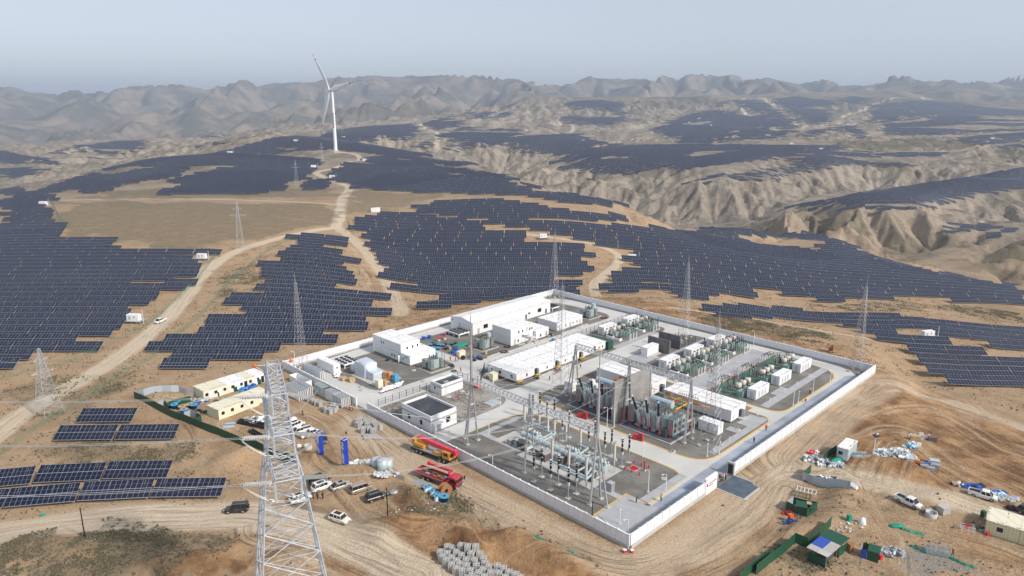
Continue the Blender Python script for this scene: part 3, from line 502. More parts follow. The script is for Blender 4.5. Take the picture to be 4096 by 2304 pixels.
# ---------- mesh building helpers ----------
class MB:
    def __init__(s): s.v=[]; s.f=[]; s.m=[]; s.sm=[]; s.mats=[]
    def mi(s,m):
        if m is None: m='grey'
        if m not in s.mats: s.mats.append(m)
        return s.mats.index(m)
    def add(s,vs,fs,m=None,smooth=False,M=None):
        b=len(s.v); s.v+= [tuple(M@Vector(v)) for v in vs] if M is not None else [tuple(v) for v in vs]
        k=s.mi(m); s.f+=[tuple(i+b for i in f) for f in fs]; s.m+=[k]*len(fs); s.sm+=[smooth]*len(fs); return s
    def box(s,x0,x1,y0,y1,z0,z1,m=None,M=None,bev=0):
        if bev:
            return s.prism([(x0+bev,y0),(x1-bev,y0),(x1,y0+bev),(x1,y1-bev),(x1-bev,y1),(x0+bev,y1),(x0,y1-bev),(x0,y0+bev)],z0,z1,m,M)
        v=[(x,y,z) for z in (z0,z1) for y in (y0,y1) for x in (x0,x1)]
        return s.add(v,[(0,2,3,1),(4,5,7,6),(0,1,5,4),(2,6,7,3),(0,4,6,2),(1,3,7,5)],m,False,M)
    def prism(s,pts,z0,z1,m=None,M=None,smooth=False):
        n=len(pts); v=[(x,y,z0) for x,y in pts]+[(x,y,z1) for x,y in pts]
        return s.add(v,[tuple(range(n))[::-1],tuple(range(n,2*n))]+[(i,(i+1)%n,(i+1)%n+n,i+n) for i in range(n)],m,smooth,M)
    def prof(s,pts,y0,y1,m=None,M=None):       # outline in x,z pushed along y
        n=len(pts); v=[(x,y0,z) for x,z in pts]+[(x,y1,z) for x,z in pts]
        return s.add(v,[tuple(range(n)),tuple(range(n,2*n))[::-1]]+[(i,i+n,(i+1)%n+n,(i+1)%n) for i in range(n)],m,False,M)
    def cyl(s,p0,p1,r0,r1=None,m=None,n=8,caps=True,smooth=True):
        if r1 is None: r1=r0
        p0,p1=Vector(p0),Vector(p1); d=p1-p0
        if d.length<1e-6: return s
        d.normalize(); a=d.orthogonal().normalized(); b=d.cross(a); v=[]
        for p,r in ((p0,r0),(p1,r1)):
            for k in range(n):
                t=2*PI*(k+.5)/n; v.append(p+(a*math.cos(t)+b*math.sin(t))*r)
        s.add(v,[(i,(i+1)%n,(i+1)%n+n,i+n) for i in range(n)],m,smooth and n>5)
        if caps: s.add(v,[tuple(range(n))[::-1],tuple(range(n,2*n))],m)
        return s
    def tube(s,pts,r,m=None,n=6):
        for a,b in zip(pts[:-1],pts[1:]): s.cyl(a,b,r,r,m,n,True)
        return s
    def bar(s,p0,p1,w,m=None): return s.cyl(p0,p1,w*.7,w*.7,m,4,False,False)
    def lathe(s,c,prof,m=None,n=16,smooth=True):
        v=[]; k=len(prof)
        for r,z in prof:
            for i in range(n): t=2*PI*i/n; v.append((c[0]+r*math.cos(t),c[1]+r*math.sin(t),c[2]+z))
        f=[(j*n+i,j*n+(i+1)%n,(j+1)*n+(i+1)%n,(j+1)*n+i) for j in range(k-1) for i in range(n)]
        return s.add(v,f+[tuple(range(n))[::-1],tuple(range((k-1)*n,k*n))],m,smooth)
    def mesh(s,name):
        me=bpy.data.meshes.new(name); me.from_pydata(s.v,[],s.f)
        for m in s.mats: me.materials.append(MATS[m])
        me.polygons.foreach_set('material_index',s.m); me.polygons.foreach_set('use_smooth',s.sm); me.update(); return me
    def obj(s,name,parent=None,loc=None,rz=None):
        o=bpy.data.objects.new(name,s.mesh(name)); COL.objects.link(o)
        if parent is not None: o.parent=parent
        if loc is not None: o.location=loc
        if rz is not None: o.rotation_euler=(0,0,rz)
        return o
def tag(o,label,cat,group=None,kind=None):
    if label: o['label']=label
    if cat: o['category']=cat
    if group: o['group']=group
    if kind: o['kind']=kind
    return o
def thing(name,label,cat,loc,rz=0,group=None,sc=1):
    o=bpy.data.objects.new(name,None); COL.objects.link(o); o.location=loc; o.rotation_euler=(0,0,rz); o.empty_display_size=.5
    if sc!=1: o.scale=(sc,)*3
    return tag(o,label,cat,group)
def dup(o,parent=None):
    c=o.copy(); COL.objects.link(c)
    if parent is not None: c.parent=parent
    for ch in list(o.children): dup(ch,c)
    return c
def inst(o,label,loc,rz=0,group=None,sc=None):
    c=dup(o); c.location=loc; c.rotation_euler=(0,0,rz); c['label']=label
    if group: c['group']=group
    if sc: c.scale=(sc,)*3
    return c
ORD=['first','second','third','fourth','fifth','sixth','seventh','eighth','ninth','tenth','eleventh','twelfth','thirteenth','fourteenth','fifteenth','sixteenth','seventeenth','eighteenth','nineteenth','twentieth']
def ordn(i):
    if i<20: return ORD[i]
    T=['twenty','thirty','forty','fifty','sixty']; i+=1
    return T[i//10-2]+('-'+ORD[i%10-1] if i%10 else 'th').replace('y-th','ieth') if i%10 else ['twentieth','thirtieth','fortieth','fiftieth','sixtieth'][i//10-2]
def gnd(x,y): return float(Hf(x,y))
# ---------- solar tables ----------
m,t,b=nt('solar_glass')
uv=nd(t,'ShaderNodeUVMap'); uv.uv_map='UVMap'; su=nd(t,'ShaderNodeSeparateXYZ'); lk(t,uv.outputs[0],su.inputs[0])
def edge(t,v,w):
    f=mth(t,'FRACT',v); return mth(t,'MAXIMUM',mth(t,'LESS_THAN',f,w),mth(t,'GREATER_THAN',f,1-w))
ln=mth(t,'MAXIMUM',edge(t,su.outputs[0],.021),edge(t,su.outputs[1],.02))
mid=mth(t,'MULTIPLY',mth(t,'LESS_THAN',mth(t,'ABSOLUTE',mth(t,'SUBTRACT',mth(t,'FRACT',su.outputs[1]),.5)),.012),.35)
ln=mth(t,'MAXIMUM',ln,mid)
dust=stp(t,noise(t,.02,4),.45,.7); oi=nd(t,'ShaderNodeObjectInfo'); g=mth(t,'MULTIPLY',oi.outputs['Random'],.5)
cell=mixc(t,dust,(.006,.010,.029),(.018,.021,.038)); cell=mixc(t,g,cell,(.012,.015,.040))
lk(t,mixc(t,mth(t,'MULTIPLY',ln,.85),cell,(.42,.45,.50)),b.inputs['Base Color']); b.inputs['Roughness'].default_value=.3; b.inputs['Specular IOR Level'].default_value=.3
mat('galv',(.42,.43,.44),.45,.35,.15,2.); mat('galv_pale',(.60,.62,.64),.4,.3,.12,1.5); mat('grey',(.4,.4,.4))
TLEN,TCH,TILT=14.75,4.55,R(27); HC=TCH/2*math.cos(TILT); HZ=TCH*math.sin(TILT); Z0=.75
def panel_mesh(name,n=13,L=TLEN):
    me=bpy.data.meshes.new(name); a=L/2; th=.07
    v=[(-a,-HC,Z0),(a,-HC,Z0),(a,HC,Z0+HZ),(-a,HC,Z0+HZ)]; v+=[(x,y,z-th) for x,y,z in v]
    me.from_pydata(v,[],[(0,1,2,3),(7,6,5,4),(0,4,5,1),(1,5,6,2),(2,6,7,3),(3,7,4,0)]); me.materials.append(MATS['solar_glass']); me.materials.append(MATS['galv'])
    me.polygons.foreach_set('material_index',[0,1,1,1,1,1]); u=me.uv_layers.new(name='UVMap')
    for li,c in zip(range(4),((0,0),(n,0),(n,2),(0,2))): u.data[li].uv=c
    return me
PM=panel_mesh('panel_array')
fr=MB()
for y in (-1.2,1.2):
    z=Z0+HZ*(y+HC)/(2*HC)-.13; fr.box(-7.2,7.2,y-.05,y+.05,z-.06,z+.06,'galv')
for x in (-5.6,-1.9,1.9,5.6):
    fr.bar((x,-1.75,Z0+.02),(x,1.75,Z0+HZ*.92),.09,'galv'); fr.bar((x,0,.9),(x,-1.5,Z0+.1),.06,'galv')
FM=fr.mesh('support_frame'); lg=MB(); lg.cyl((0,0,-.5),(0,0,1.75),.1,.1,'galv_pale',6); LM=lg.mesh('leg')
fw=MB(); fw.v=list(fr.v); fw.f=list(fr.f); fw.m=list(fr.m); fw.sm=list(fr.sm); fw.mats=list(fr.mats)
for x in (-5.6,-1.9,1.9,5.6): fw.cyl((x,0,-.5),(x,0,1.75),.1,.1,'galv_pale',5)
FWM=fw.mesh('support_frame')
def Hs(x,y,r=13.):
    x=np.asarray(x,float); y=np.asarray(y,float); o=Hf(x,y)
    for k in range(8): a=k*PI/4; o=o+Hf(x+r*math.cos(a),y+r*math.sin(a))
    return o/9.
def place_mat(x,y,rz,L=TLEN):
    c,s=math.cos(rz),math.sin(rz); z1=float(Hs(x-c*L/2,y-s*L/2)); z2=float(Hs(x+c*L/2,y+s*L/2)); zm=max(float(Hs(x,y)),gnd(x,y-1.5)-.25); roll=math.atan2(z2-z1,L)
    return Vector((x,y,max(zm,(z1+z2)/2))), roll
def solar(x,y,rz,label,group,legs):
    loc,roll=place_mat(x,y,rz); t=thing('solar_table',label,'solar panel',loc,rz,group); t.rotation_euler=(0,-roll,rz)
    o=bpy.data.objects.new('panel_array',PM); COL.objects.link(o); o.parent=t
    o=bpy.data.objects.new('support_frame',FM if legs else FWM); COL.objects.link(o); o.parent=t
    if legs:
        for lx in (-5.6,-1.9,1.9,5.6): o=bpy.data.objects.new('leg',LM); COL.objects.link(o); o.parent=t; o.location=(lx,0,0)
    return t
NT=0
FT=[('q1',570,288,990,288,'alone nearest the green hoarding'),('q1',395,425,843,418,'left one of the pair below the lone table'),('q1',860,418,1310,415,'right one of the pair below the lone table'),
 ('q1',-215,792,222,752,'at the left edge in the upper long row'),('q1',245,745,752,722,'middle one in the upper long row'),('q1',768,715,1255,712,'right end of the upper long row'),
 ('q1',-500,962,8,935,'at the left edge in the lowest row'),('q1',22,932,562,888,'second from the left in the lowest row'),('q1',580,884,1120,860,'third from the left in the lowest row'),('q1',1132,860,1665,857,'right end of the lowest row')]
for k,x1,y1,x2,y2,lab in FT:
    p=G(k,x1,y1,.75); q=G(k,x2,y2,.75); rz=math.atan2(q.y-p.y,q.x-p.x); c=(p+q)/2; n=Vector((-math.sin(rz),math.cos(rz),0))*HC; c+=n
    s_=(q-p).length/TLEN; t=solar(c.x,c.y,rz,'foreground solar table, '+lab,'solar tables in the foreground',True); t.scale=(s_,1,1); NT+=1
vis=np.maximum.accumulate((H-CH)/RR,axis=1)
def vtest(x,y,z):
    a=np.arctan2(x,y); r=np.sqrt(x*x+y*y); fi=np.interp(a,az,np.arange(NA)); fj=(np.log(r*.985)-lr[0])/(lr[1]-lr[0])
    return (z+3.2+np.maximum(0,r-700)*.006-CH)/r>=bil(vis,fi,fj)
def cands(x0,x1,y0,y1,dx,dy,k):
    j=np.arange(int((y1-y0)/dy)); i=np.arange(int((x1-x0)/dx)); I,J=np.meshgrid(i,j); y=y0+J*dy; x=x0+I*dx+(J*k+hsh(J,J*0+3)*dx)%dx
    return x.ravel().astype(float),y.ravel().astype(float),J.ravel()
def inpoly(k,poly,u,v,holes=()):
    r=pip(u,v,[Z(k,*p) for p in poly])
    for h in holes: r&=~pip(u,v,[Z(k,*p) for p in h])
    return r
items=[]   # near tables
taken_={}
for pitch in (8.0,10.8):
    x,y,J=cands(-1100,1500,170,1900,14.95,pitch,1.1); z=Hf(x,y); u,v=proj(x,y,z+1.9); r=np.sqrt(x*x+y*y)
    ok0=(np.abs(u-2048)<2500)&vtest(x,y,z)
    ina=((x-cF.x)*EA.x+(y-cF.y)*EA.y,(x-cF.x)*EB.x+(y-cF.y)*EB.y); ok0&=~((ina[0]>-9)&(ina[0]<LA+12)&(ina[1]>-9)&(ina[1]<LB+12))
    taken=np.zeros(x.shape,bool)
    for nm,k,poly,holes,(d0,d1) in FIELDS:
        if (8.0 if (k=='D' or nm=='hill field') else 10.8)!=pitch: continue
        q=inpoly(k,poly,u,v,holes)&ok0&(r>d0)&(r<d1)&~taken; taken|=q
        for i in np.where(q)[0]: items.append((r[i],x[i],y[i],J[i]+(1000 if pitch>9 else 0),nm))
items.sort(); NI=288
near_,rest=items[:NI],items[NI:]
rows={}
for it in near_: rows.setdefault((it[4],it[3]),[]).append(it)
fr_rows={}
for (nm,j) in sorted(rows): fr_rows.setdefault(nm,[]).append(j)
for n_,((nm,j),L) in enumerate(sorted(rows.items())):
    L.sort(key=lambda q:q[1]); ri=fr_rows[nm].index(j)
    for ci,it in enumerate(L):
        pos='standing alone' if len(L)==1 else ordn(ci)+' from left'
        solar(it[1],it[2],0,f"solar table in the {nm}, {ordn(ri)} row from the front, {pos}",'solar tables in the '+nm,it[0]<255)
# the rest: one mesh of thin tilted boxes
V=[];UV=[];
def bulk(x,y,L):
    n=len(x)
    if not n: return
    x=np.asarray(x,float);y=np.asarray(y,float);h=L/2
    q=13. if L<20 else 18.; z1=Hs(x-h,y,q);z2=Hs(x+h,y,q);zm=Hs(x,y,q); c=np.maximum(zm,(z1+z2)/2); c=np.maximum(c,Hf(x,y-2)-.3); sl=np.clip((z2-z1)/L,-.25,.25)
    out=np.zeros((n,8,3))
    for q,(sx,sy,dz) in enumerate(((-1,-1,Z0),(1,-1,Z0),(1,1,Z0+HZ),(-1,1,Z0+HZ),(-1,-1,Z0-.08),(1,-1,Z0-.08),(1,1,Z0+HZ-.08),(-1,1,Z0+HZ-.08))):
        out[:,q,0]=x+sx*h*.98; out[:,q,1]=y+sy*HC; out[:,q,2]=c+sl*sx*h+dz
    V.append(out); UV.append(np.full(n,round(13*L/TLEN)))
if rest: bulk([q[1] for q in rest],[q[2] for q in rest],TLEN)
for (a0,a1,b0,b1,dx,dy,L,d0,d1) in ((-1400,2200,520,1500,30.2,8.6,29.5,600,1500),(-2200,3400,1400,2700,45,10,44,1500,2700),(-3500,6500,2500,6500,60,16,59,2700,7000)):
    x,y,J=cands(a0,a1,b0,b1,dx,dy,9.7); z=Hf(x,y); u,v=proj(x,y,z+1.9); r=np.sqrt(x*x+y*y)
    ok=(np.abs(u-2048)<2200)&(r>=d0)&(r<d1); x,y,z,u,v=[q[ok] for q in (x,y,z,u,v)]
    ok=vtest(x,y,z); x,y,z,u,v=[q[ok] for q in (x,y,z,u,v)]; k_=np.zeros(x.shape,bool)
    for F_ in FARF: k_|=inpoly(F_[0],F_[1],u,v,F_[2:])
    bulk(x[k_],y[k_],L)
V=np.concatenate(V); UV=np.concatenate(UV); n=len(V); print('tables',len(near_),len(rest),n)
me=bpy.data.meshes.new('solar_table_rows'); me.vertices.add(n*8); me.vertices.foreach_set('co',V.reshape(-1).astype(np.float32))
fq=np.array([(0,1,2,3),(7,6,5,4),(0,4,5,1),(1,5,6,2),(2,6,7,3),(3,7,4,0)]); q=(fq[None]+8*np.arange(n)[:,None,None]).reshape(-1)
me.loops.add(len(q)); me.loops.foreach_set('vertex_index',q.astype(np.int32)); me.polygons.add(n*6); me.polygons.foreach_set('loop_start',np.arange(0,n*24,4,dtype=np.int32)); me.polygons.foreach_set('use_smooth',np.zeros(n*6,bool)); me.update(calc_edges=True)
me.materials.append(MATS['solar_glass']); me.materials.append(MATS['galv']); me.polygons.foreach_set('material_index',np.tile([0,1,1,1,1,1],n).astype(np.int32))
uvl=me.uv_layers.new(name='UVMap'); ua=np.zeros((n,24,2),np.float32); ua[:,1,0]=UV; ua[:,2,0]=UV; ua[:,2,1]=2; ua[:,3,1]=2; ua[:,4:]=.5; uvl.data.foreach_set('uv',ua.reshape(-1))
o=bpy.data.objects.new('solar_table_rows',me); COL.objects.link(o); tag(o,'endless rows of dark blue solar tables covering the farther hills and mesas','solar panels',None,'stuff')
# ---------- substation: ground, walls, fences, buildings ----------
mat('white_paint',(.82,.83,.84),.45,0,.05,.5,dirt=((.6,.57,.52),.25)); mat('white_wall',(.78,.79,.81),.7,0,.06,.6,dirt=((.58,.56,.52),.35)); mat('concrete',(.50,.49,.47),.85,0,.14,.35,.15,dirt=((.36,.35,.33),.4))
mat('road_concrete',(.56,.555,.535),.85,0,.10,.12,.1,dirt=((.38,.40,.43),.5)); mat('wet_concrete',(.36,.40,.46),.5,0,.3,.12,dirt=((.5,.5,.5),.8)); mat('slab_grey',(.40,.41,.43),.8,0,.1,.4); mat('dark_grey',(.09,.09,.095),.6,0,.2,1); mat('black',(.012,.012,.013),.5,0,.2,1); mat('glass_dark',(.02,.025,.03),.12,0,.2,1)
mat('yellow',(.72,.42,.03),.55,0,.12,1); mat('red',(.52,.012,.025),.45,0,.15,1); mat('bright_red',(.7,.02,.03),.4,0,.1,1); mat('green_sheet',(.012,.085,.045),.55,0,.25,.8,dirt=((.10,.12,.08),.35)); mat('green_net',(.015,.30,.20),.8,0,.3,2); mat('pale_green_steel',(.37,.44,.43),.45,.1,.1,1.); mat('blue_grey_steel',(.45,.54,.56),.4,.1,.08,1.); mat('beige_porcelain',(.62,.58,.51),.35,0,.06,1)
mat('cream',(.74,.70,.52),.6,0,.06,.8,dirt=((.5,.46,.33),.3)); mat('plywood',(.50,.36,.19),.7,0,.2,2); mat('wood_brown',(.36,.17,.07),.7,0,.25,2); mat('blue',(.02,.10,.42),.45,0,.2,1); mat('sky_blue',(.08,.36,.60),.5,0,.2,2); mat('maroon',(.16,.03,.03),.5,0,.2,2); mat('orange',(.75,.12,.02),.6,0,.1,1); mat('skin',(.42,.25,.17),.6); mat('navy',(.015,.02,.06),.7); mat('hi_green',(.35,.6,.05),.7); mat('denim',(.06,.09,.16),.8); mat('tarp',(.55,.60,.68),.35,0,.15,.6); mat('roof_dark',(.055,.06,.07),.6,0,.35,.35,dirt=((.25,.26,.28),.5)); mat('pad_blue',(.09,.12,.155),.8,0,.25,.6); mat('brown_paint',(.14,.115,.10),.6); mat('block_grey',(.42,.41,.40),.9,0,.12,3.,.3); mat('silver_sheet',(.50,.55,.60),.35,.3,.12,1); mat('tyre',(.02,.02,.02),.85); mat('orange_soft',(.60,.30,.14),.7)
def gravelmat(name,a,bc,sc):
    m,t,b=nt(name); f=noise(t,sc,5,rough=.8); g=noise(t,.12,4); c=mixc(t,stp(t,f,.35,.65),a,bc); c=mixc(t,mth(t,'MULTIPLY',stp(t,g,.42,.65),.45),c,tuple(min(1,x*1.5) for x in bc)); lk(t,c,b.inputs['Base Color']); b.inputs['Roughness'].default_value=.95
    bp=nd(t,'ShaderNodeBump'); bp.inputs['Strength'].default_value=.6; lk(t,f,bp.inputs['Height']); lk(t,bp.outputs[0],b.inputs['Normal'])
gravelmat('gravel',(.10,.094,.085),(.20,.19,.175),4.); gravelmat('brick_rubble',(.07,.055,.042),(.33,.31,.28),1.1)
# stripes and joints in object space
def stripemat(name,c,period,depth,rough=.5,dots=False,gridz=None,gcol=(.45,.45,.48)):
    m,t,b=nt(name); tc=nd(t,'ShaderNodeTexCoord'); s=nd(t,'ShaderNodeSeparateXYZ'); lk(t,tc.outputs['Object'],s.inputs[0]); xy=mth(t,'ADD',s.outputs[0],s.outputs[1])
    f=mth(t,'FRACT',mth(t,'DIVIDE',xy,period)); l=mth(t,'LESS_THAN',f,.22 if not gridz else .035)
    if gridz: l=mth(t,'MAXIMUM',l,mth(t,'LESS_THAN',mth(t,'FRACT',mth(t,'DIVIDE',s.outputs[2],gridz)),.05))
    lo=tuple(x*(1-depth) for x in c) if not gridz else gcol
    col=mixc(t,l,c,lo)
    if dots:
        n2=noise(t,1.3,2,tc.outputs['Object'],.8); jx=mth(t,'MINIMUM',mth(t,'FRACT',mth(t,'DIVIDE',s.outputs[0],3.)),mth(t,'FRACT',mth(t,'DIVIDE',s.outputs[1],6.)))
        d=mth(t,'MULTIPLY',mth(t,'LESS_THAN',jx,.09),stp(t,n2,.50,.58)); col=mixc(t,mth(t,'MULTIPLY',d,.75),col,(.16,.14,.12))
    gr=mth(t,'MULTIPLY',stp(t,noise(t,.7,6,rough=.7),.5,.75),.25); col=mixc(t,gr,col,tuple(x*.72 for x in c))
    lk(t,col,b.inputs['Base Color']); b.inputs['Roughness'].default_value=rough
stripemat('corrugated',(.80,.81,.82),.55,.17); stripemat('corr_cream',(.68,.64,.42),.6,.15); stripemat('roof_white',(.84,.84,.84),3.,.10,.55,True); stripemat('roof_cream',(.76,.72,.56),3.,.12,.6,True); stripemat('wall_panel',(.80,.81,.86),1.3,0,.75,False,.62); stripemat('fan_stripe',(.75,.76,.77),.5,.3); stripemat('green_corr',(.012,.085,.045),.35,.45); stripemat('silver_corr',(.42,.48,.54),.4,.2,.4); stripemat('blue_corr',(.03,.09,.45),.35,.35); stripemat('pad_stripe',(.085,.11,.14),.5,.25,.8)
R45=R(45)
SG='substation'
def smb(mb,name,a,b,z=0,parent=None): return mb.obj(name,parent,S(a,b,z),R45)
def ab_poly(pts): return [(b,a) for a,b in pts]      # local x runs along b, local y along a
def rnd(pts,r,n=5):
    """rounded polygon; r may be a list per corner"""
    o=[]; N=len(pts)
    for i in range(N):
        p=np.array(pts[i],float); q=np.array(pts[i-1],float); s=np.array(pts[(i+1)%N],float); rr_=r[i] if isinstance(r,(list,tuple)) else r; rr_=min(rr_,.45*np.linalg.norm(p-q),.45*np.linalg.norm(p-s))
        if rr_<=0: o.append(tuple(p)); continue
        u=(q-p)/np.linalg.norm(q-p); w=(s-p)/np.linalg.norm(s-p)
        for k in range(n+1):
            t=k/n; o.append(tuple(p+u*rr_*(1-t)**2+w*rr_*t*t))
    return o
mb=MB(); mb.prism(ab_poly([(-.2,-.2),(LA+.2,-.2),(LA+.2,LB+.2),(-.2,LB+.2)])[::-1],-.6,-.012,'gravel'); o=smb(mb,'gravel',0,0); o['kind']='structure'
def ccw(p):
    A=sum(p[i][0]*p[(i+1)%len(p)][1]-p[(i+1)%len(p)][0]*p[i][1] for i in range(len(p))); return p if A>0 else p[::-1]
def sheet(name,pts,z0,z1,m,kind='structure'):
    mb=MB(); mb.prism(ccw(ab_poly(pts)),z0,z1,m); o=smb(mb,name,0,0)
    if kind: o['kind']=kind
    return o
# concrete road ring with its branches; gravel islands lie on top
road=sheet('road',rnd([(.9,.9),(LA-1,.9),(LA-1,LB-1),(.9,LB-1)],[0,22,14,14]),-.3,.05,'road_concrete')
def island(pts,r,m='gravel',kerb='concrete',z=.11):
    P_=ccw(ab_poly(rnd(pts,r))); mb=MB(); mb.prism(P_,-.2,z,kerb); k=smb(mb,'kerb',0,0); k['kind']='structure'
    c=np.mean(P_,0); n=len(P_); I=[]
    for i in range(n):
        p=np.array(P_[i]); a=np.array(P_[i-1]); b_=np.array(P_[(i+1)%n]); d=(b_-a)/np.linalg.norm(b_-a); nrm=np.array([-d[1],d[0]]); I.append(tuple(p+nrm*.32))
    mb=MB(); mb.prism(I,-.15,z+.012,m); g=smb(mb,'gravel',0,0); g['kind']='structure'
island([(.9,.9),(11.6,4.2),(11.8,15.2),(6.4,15.3),(6.4,31.6),(56.9,31.6),(57.4,.9)],[0,0,0,0,6,9,0],kerb='yellow')
island([(6.7,38),(6.7,72.8),(14,72.8),(14,75.6),(61.8,75.6),(61.8,38)],[7,5,0,0,5,6],kerb='yellow')
island([(37,77),(62,77),(62,119.8),(37,120.3)],[2,4,5,2],kerb='concrete')
island([(6.6,77),(29.4,77),(29.4,119.8),(6.6,119.8)],[5,1,1,12],kerb='yellow')
island([(68.9,35.5),(86.8,40),(86.8,120),(68.9,120)],[5,3,1,5])
island([(93,44.5),(124.5,44.5),(125,117.5),(97.5,119.5),(92.8,116)],[9,3,8,4,3])
island([(93.4,9),(124.6,9),(124.8,39.5),(97,40.6),(93.4,38)],[8,7,3,5,6])
island([(62.8,1.),(85.3,1.),(86,5),(86,33),(79,34.4),(66,33.5),(62.8,29)],[0,0,2,4,4,6,4],m='brick_rubble')
# south-east road strip, wetness and the wall's shadow painted into its colour; apron before the gate, yard slab
sheet('road',rnd([(1.6,2),(5.4,2),(5.8,60),(5.4,118),(2.,121),(1.4,60)],[1,1,6,4,4,6]),.03,.056,'wet_concrete')
sheet('pavement',[(-6.6,31.),(-.4,31.),(-.4,38.5),(-6.6,38.5)],-.25,.094,'pad_blue')
sheet('pavement',[(-7.1,30.7),(-.4,30.7),(-.4,38.8),(-7.1,38.8)],-.3,.07,'concrete')
sheet('pavement',[(1.2,1.6),(11.5,4.6),(11.6,15.1),(1.4,15.1)],-.1,.17,'slab_grey')
for p in ([(53.6,12.2),(55.2,12.2),(55.2,26.2),(53.6,26.2)],[(11.9,12.2),(53.6,12.2),(53.6,13.9),(11.9,13.9)],[(6.6,15.4),(8.6,15.4),(8.6,30.5),(6.6,30.5)],[(54.2,40.8),(59.6,40.8),(59.6,42.4),(54.2,42.4)],[(54.2,38.2),(55.8,38.2),(55.8,40.8),(54.2,40.8)],
 [(7.6,44),(9.4,44),(9.4,71.5),(7.6,71.5)],[(8,58),(12.6,58),(12.6,60.5),(8,60.5)],[(9.4,63.5),(12.4,63.5),(12.4,71),(9.4,71)],[(11,78),(13.2,78),(13.2,119),(11,119)],[(13.2,88),(15.2,88),(15.2,95),(13.2,95)],[(69.2,88),(71.6,88),(71.6,113),(69.2,113)],[(52,88.5),(54,88.5),(54,119),(52,119)],[(54.5,83),(61.2,83),(61.2,91.5),(54.5,91.5)],[(42,77.3),(44,77.3),(44,84),(42,84)]):
    sheet('path',p,.1,.19+.005*(len([q for q in bpy.data.objects if q.name.startswith('path')])),'slab_grey')
sheet('path',[(29.4,76.5),(37,76.5),(37,120.4),(29.4,120.4)],.03,.085,'slab_grey')
# perimeter walls ---------------------------------------------------
def perim(label,p0,p1,h=2.5,base=.5,panel='wall_panel',drop=0.,step=2.6):
    """p0,p1 in (a,b)"""
    A=S(*p0);B=S(*p1); d=B-A; L=d.length; rz=math.atan2(d.y,d.x); t=thing('perimeter_wall',label,'wall',A,rz,'white walls round the substation')
    mb=MB(); mb.box(0,L,-.09,.09,base,h,panel); mb.obj('panel',t)
    mb=MB(); mb.box(0,L,-.16,.16,h,h+.12,'white_wall'); mb.obj('coping',t)
    mb=MB(); mb.box(-.1,L+.1,-.32,.32,-1.2-drop,base,'concrete'); mb.obj('plinth',t)
    n=max(1,round(L/step)); pm=MB(); pm.box(-.19,.19,-.19,.19,base-.02,h+.22,'white_wall'); M_=pm.mesh('post')
    for i in range(n+1):
        o=bpy.data.objects.new('post',M_); COL.objects.link(o); o.parent=t; o.location=(L*i/n,0,0)
    return t
perim('long panelled wall section along the parking side with its crane trucks',(85.2,0),(0.25,0),2.75)
perim('short panelled wall section beside the stacked white frames',(LA,0),(90.8,0),2.5)
perim('white back wall behind the gabled hall',(LA,.25),(LA,LB),2.4)
perim('white back wall facing the right solar field',(LA-.25,LB),(0,LB),2.4)
perim('bright white wall section from front corner to the name board',(0,.25),(0,26.2),2.8,.75,'white_wall')
perim('bright white wall section from the gate to the right corner',(0,38.7),(0,LB-.25),2.7,.6,'white_wall')
# name board beside the gate
t=thing('name_board','thick white gate wall with a red emblem and two lines of lettering','sign wall',S(0,26.5),R45)
mb=MB(); mb.box(0,4.6,-.25,.25,-.5,3.7,'white_paint'); mb.obj('slab',t)
mb=MB(); mb.cyl((.55,-.26,2.15),(.55,-.29,2.15),.33,.33,'red',14); mb.obj('emblem',t)
mb=MB()
for r_,(z,n_) in enumerate(((2.3,12),(1.75,7))):
    for i in range(n_):
        x=1.2+i*.26; mb.box(x,x+.17,-.275,-.26,z-.12,z+.12,'maroon')
mb.obj('lettering',t)
# sliding gate folded back behind the board, and the gate post
t=thing('sliding_gate','black retractable gate parked behind the name board','gate',S(.8,17.5),R45)
mb=MB()
for i in range(24): mb.box(i*.36,i*.36+.06,-.12,.12,.1,1.5,'black')
mb.box(0,8.4,-.05,.05,.25,.33,'black'); mb.box(0,8.4,-.05,.05,1.3,1.4,'black'); mb.obj('lattice',t)
t=thing('gate_pillar','grey pillar with dark gate hardware at right side of entrance','pillar',S(.0,38.45),R45); mb=MB(); mb.box(-.3,.3,-.4,1.2,0,3.0,'concrete'); mb.obj('shaft',t); mb=MB(); mb.box(-.4,-.3,-.1,1.,.3,2.6,'black'); mb.obj('hinge_rail',t)
# dark inner fences
def railfence(label,pts,h=1.9,m='black',step=2.4,name='rail_fence'):
    A=S(*pts[0]); t=thing(name,label,'fence',A,R45,'dark inner fences'); a0,b0=pts[0]
    pc=MB()
    for (a1,b1),(a2,b2) in zip(pts[:-1],pts[1:]):
        p=Vector((b1-b0,a1-a0,0)); q=Vector((b2-b0,a2-a0,0)); L=(q-p).length
        for z in (.25,h*.55,h-.1): pc.bar(p+Vector((0,0,z)),q+Vector((0,0,z)),.035,m)
        n=max(1,round(L/step))
        k=int(L/.3)
        for i in range(k): r=p.lerp(q,i/k); pc.bar(r+Vector((0,0,.2)),r+Vector((0,0,h)),.014,m)
        for i in range(n+1):
            r=p.lerp(q,i/n); pm=MB(); pm.box(r.x-.05,r.x+.05,r.y-.05,r.y+.05,0,h+.1,m); pm.obj('post',t)
    pc.obj('rails',t); return t
railfence('dark fence between the rubble bed and the left yard road',[(87,4.5),(87,33)]); railfence('dark fence panel beside the small white building and gate',[(87,33),(83.5,34)],2.1)
railfence('tall dark fence curving round the long prefab corner',[(79.5,35.5),(82.5,39),(87,44)],2.3); railfence('dark fence running behind the long prefab to the back wall',[(87,44),(87.4,125)])
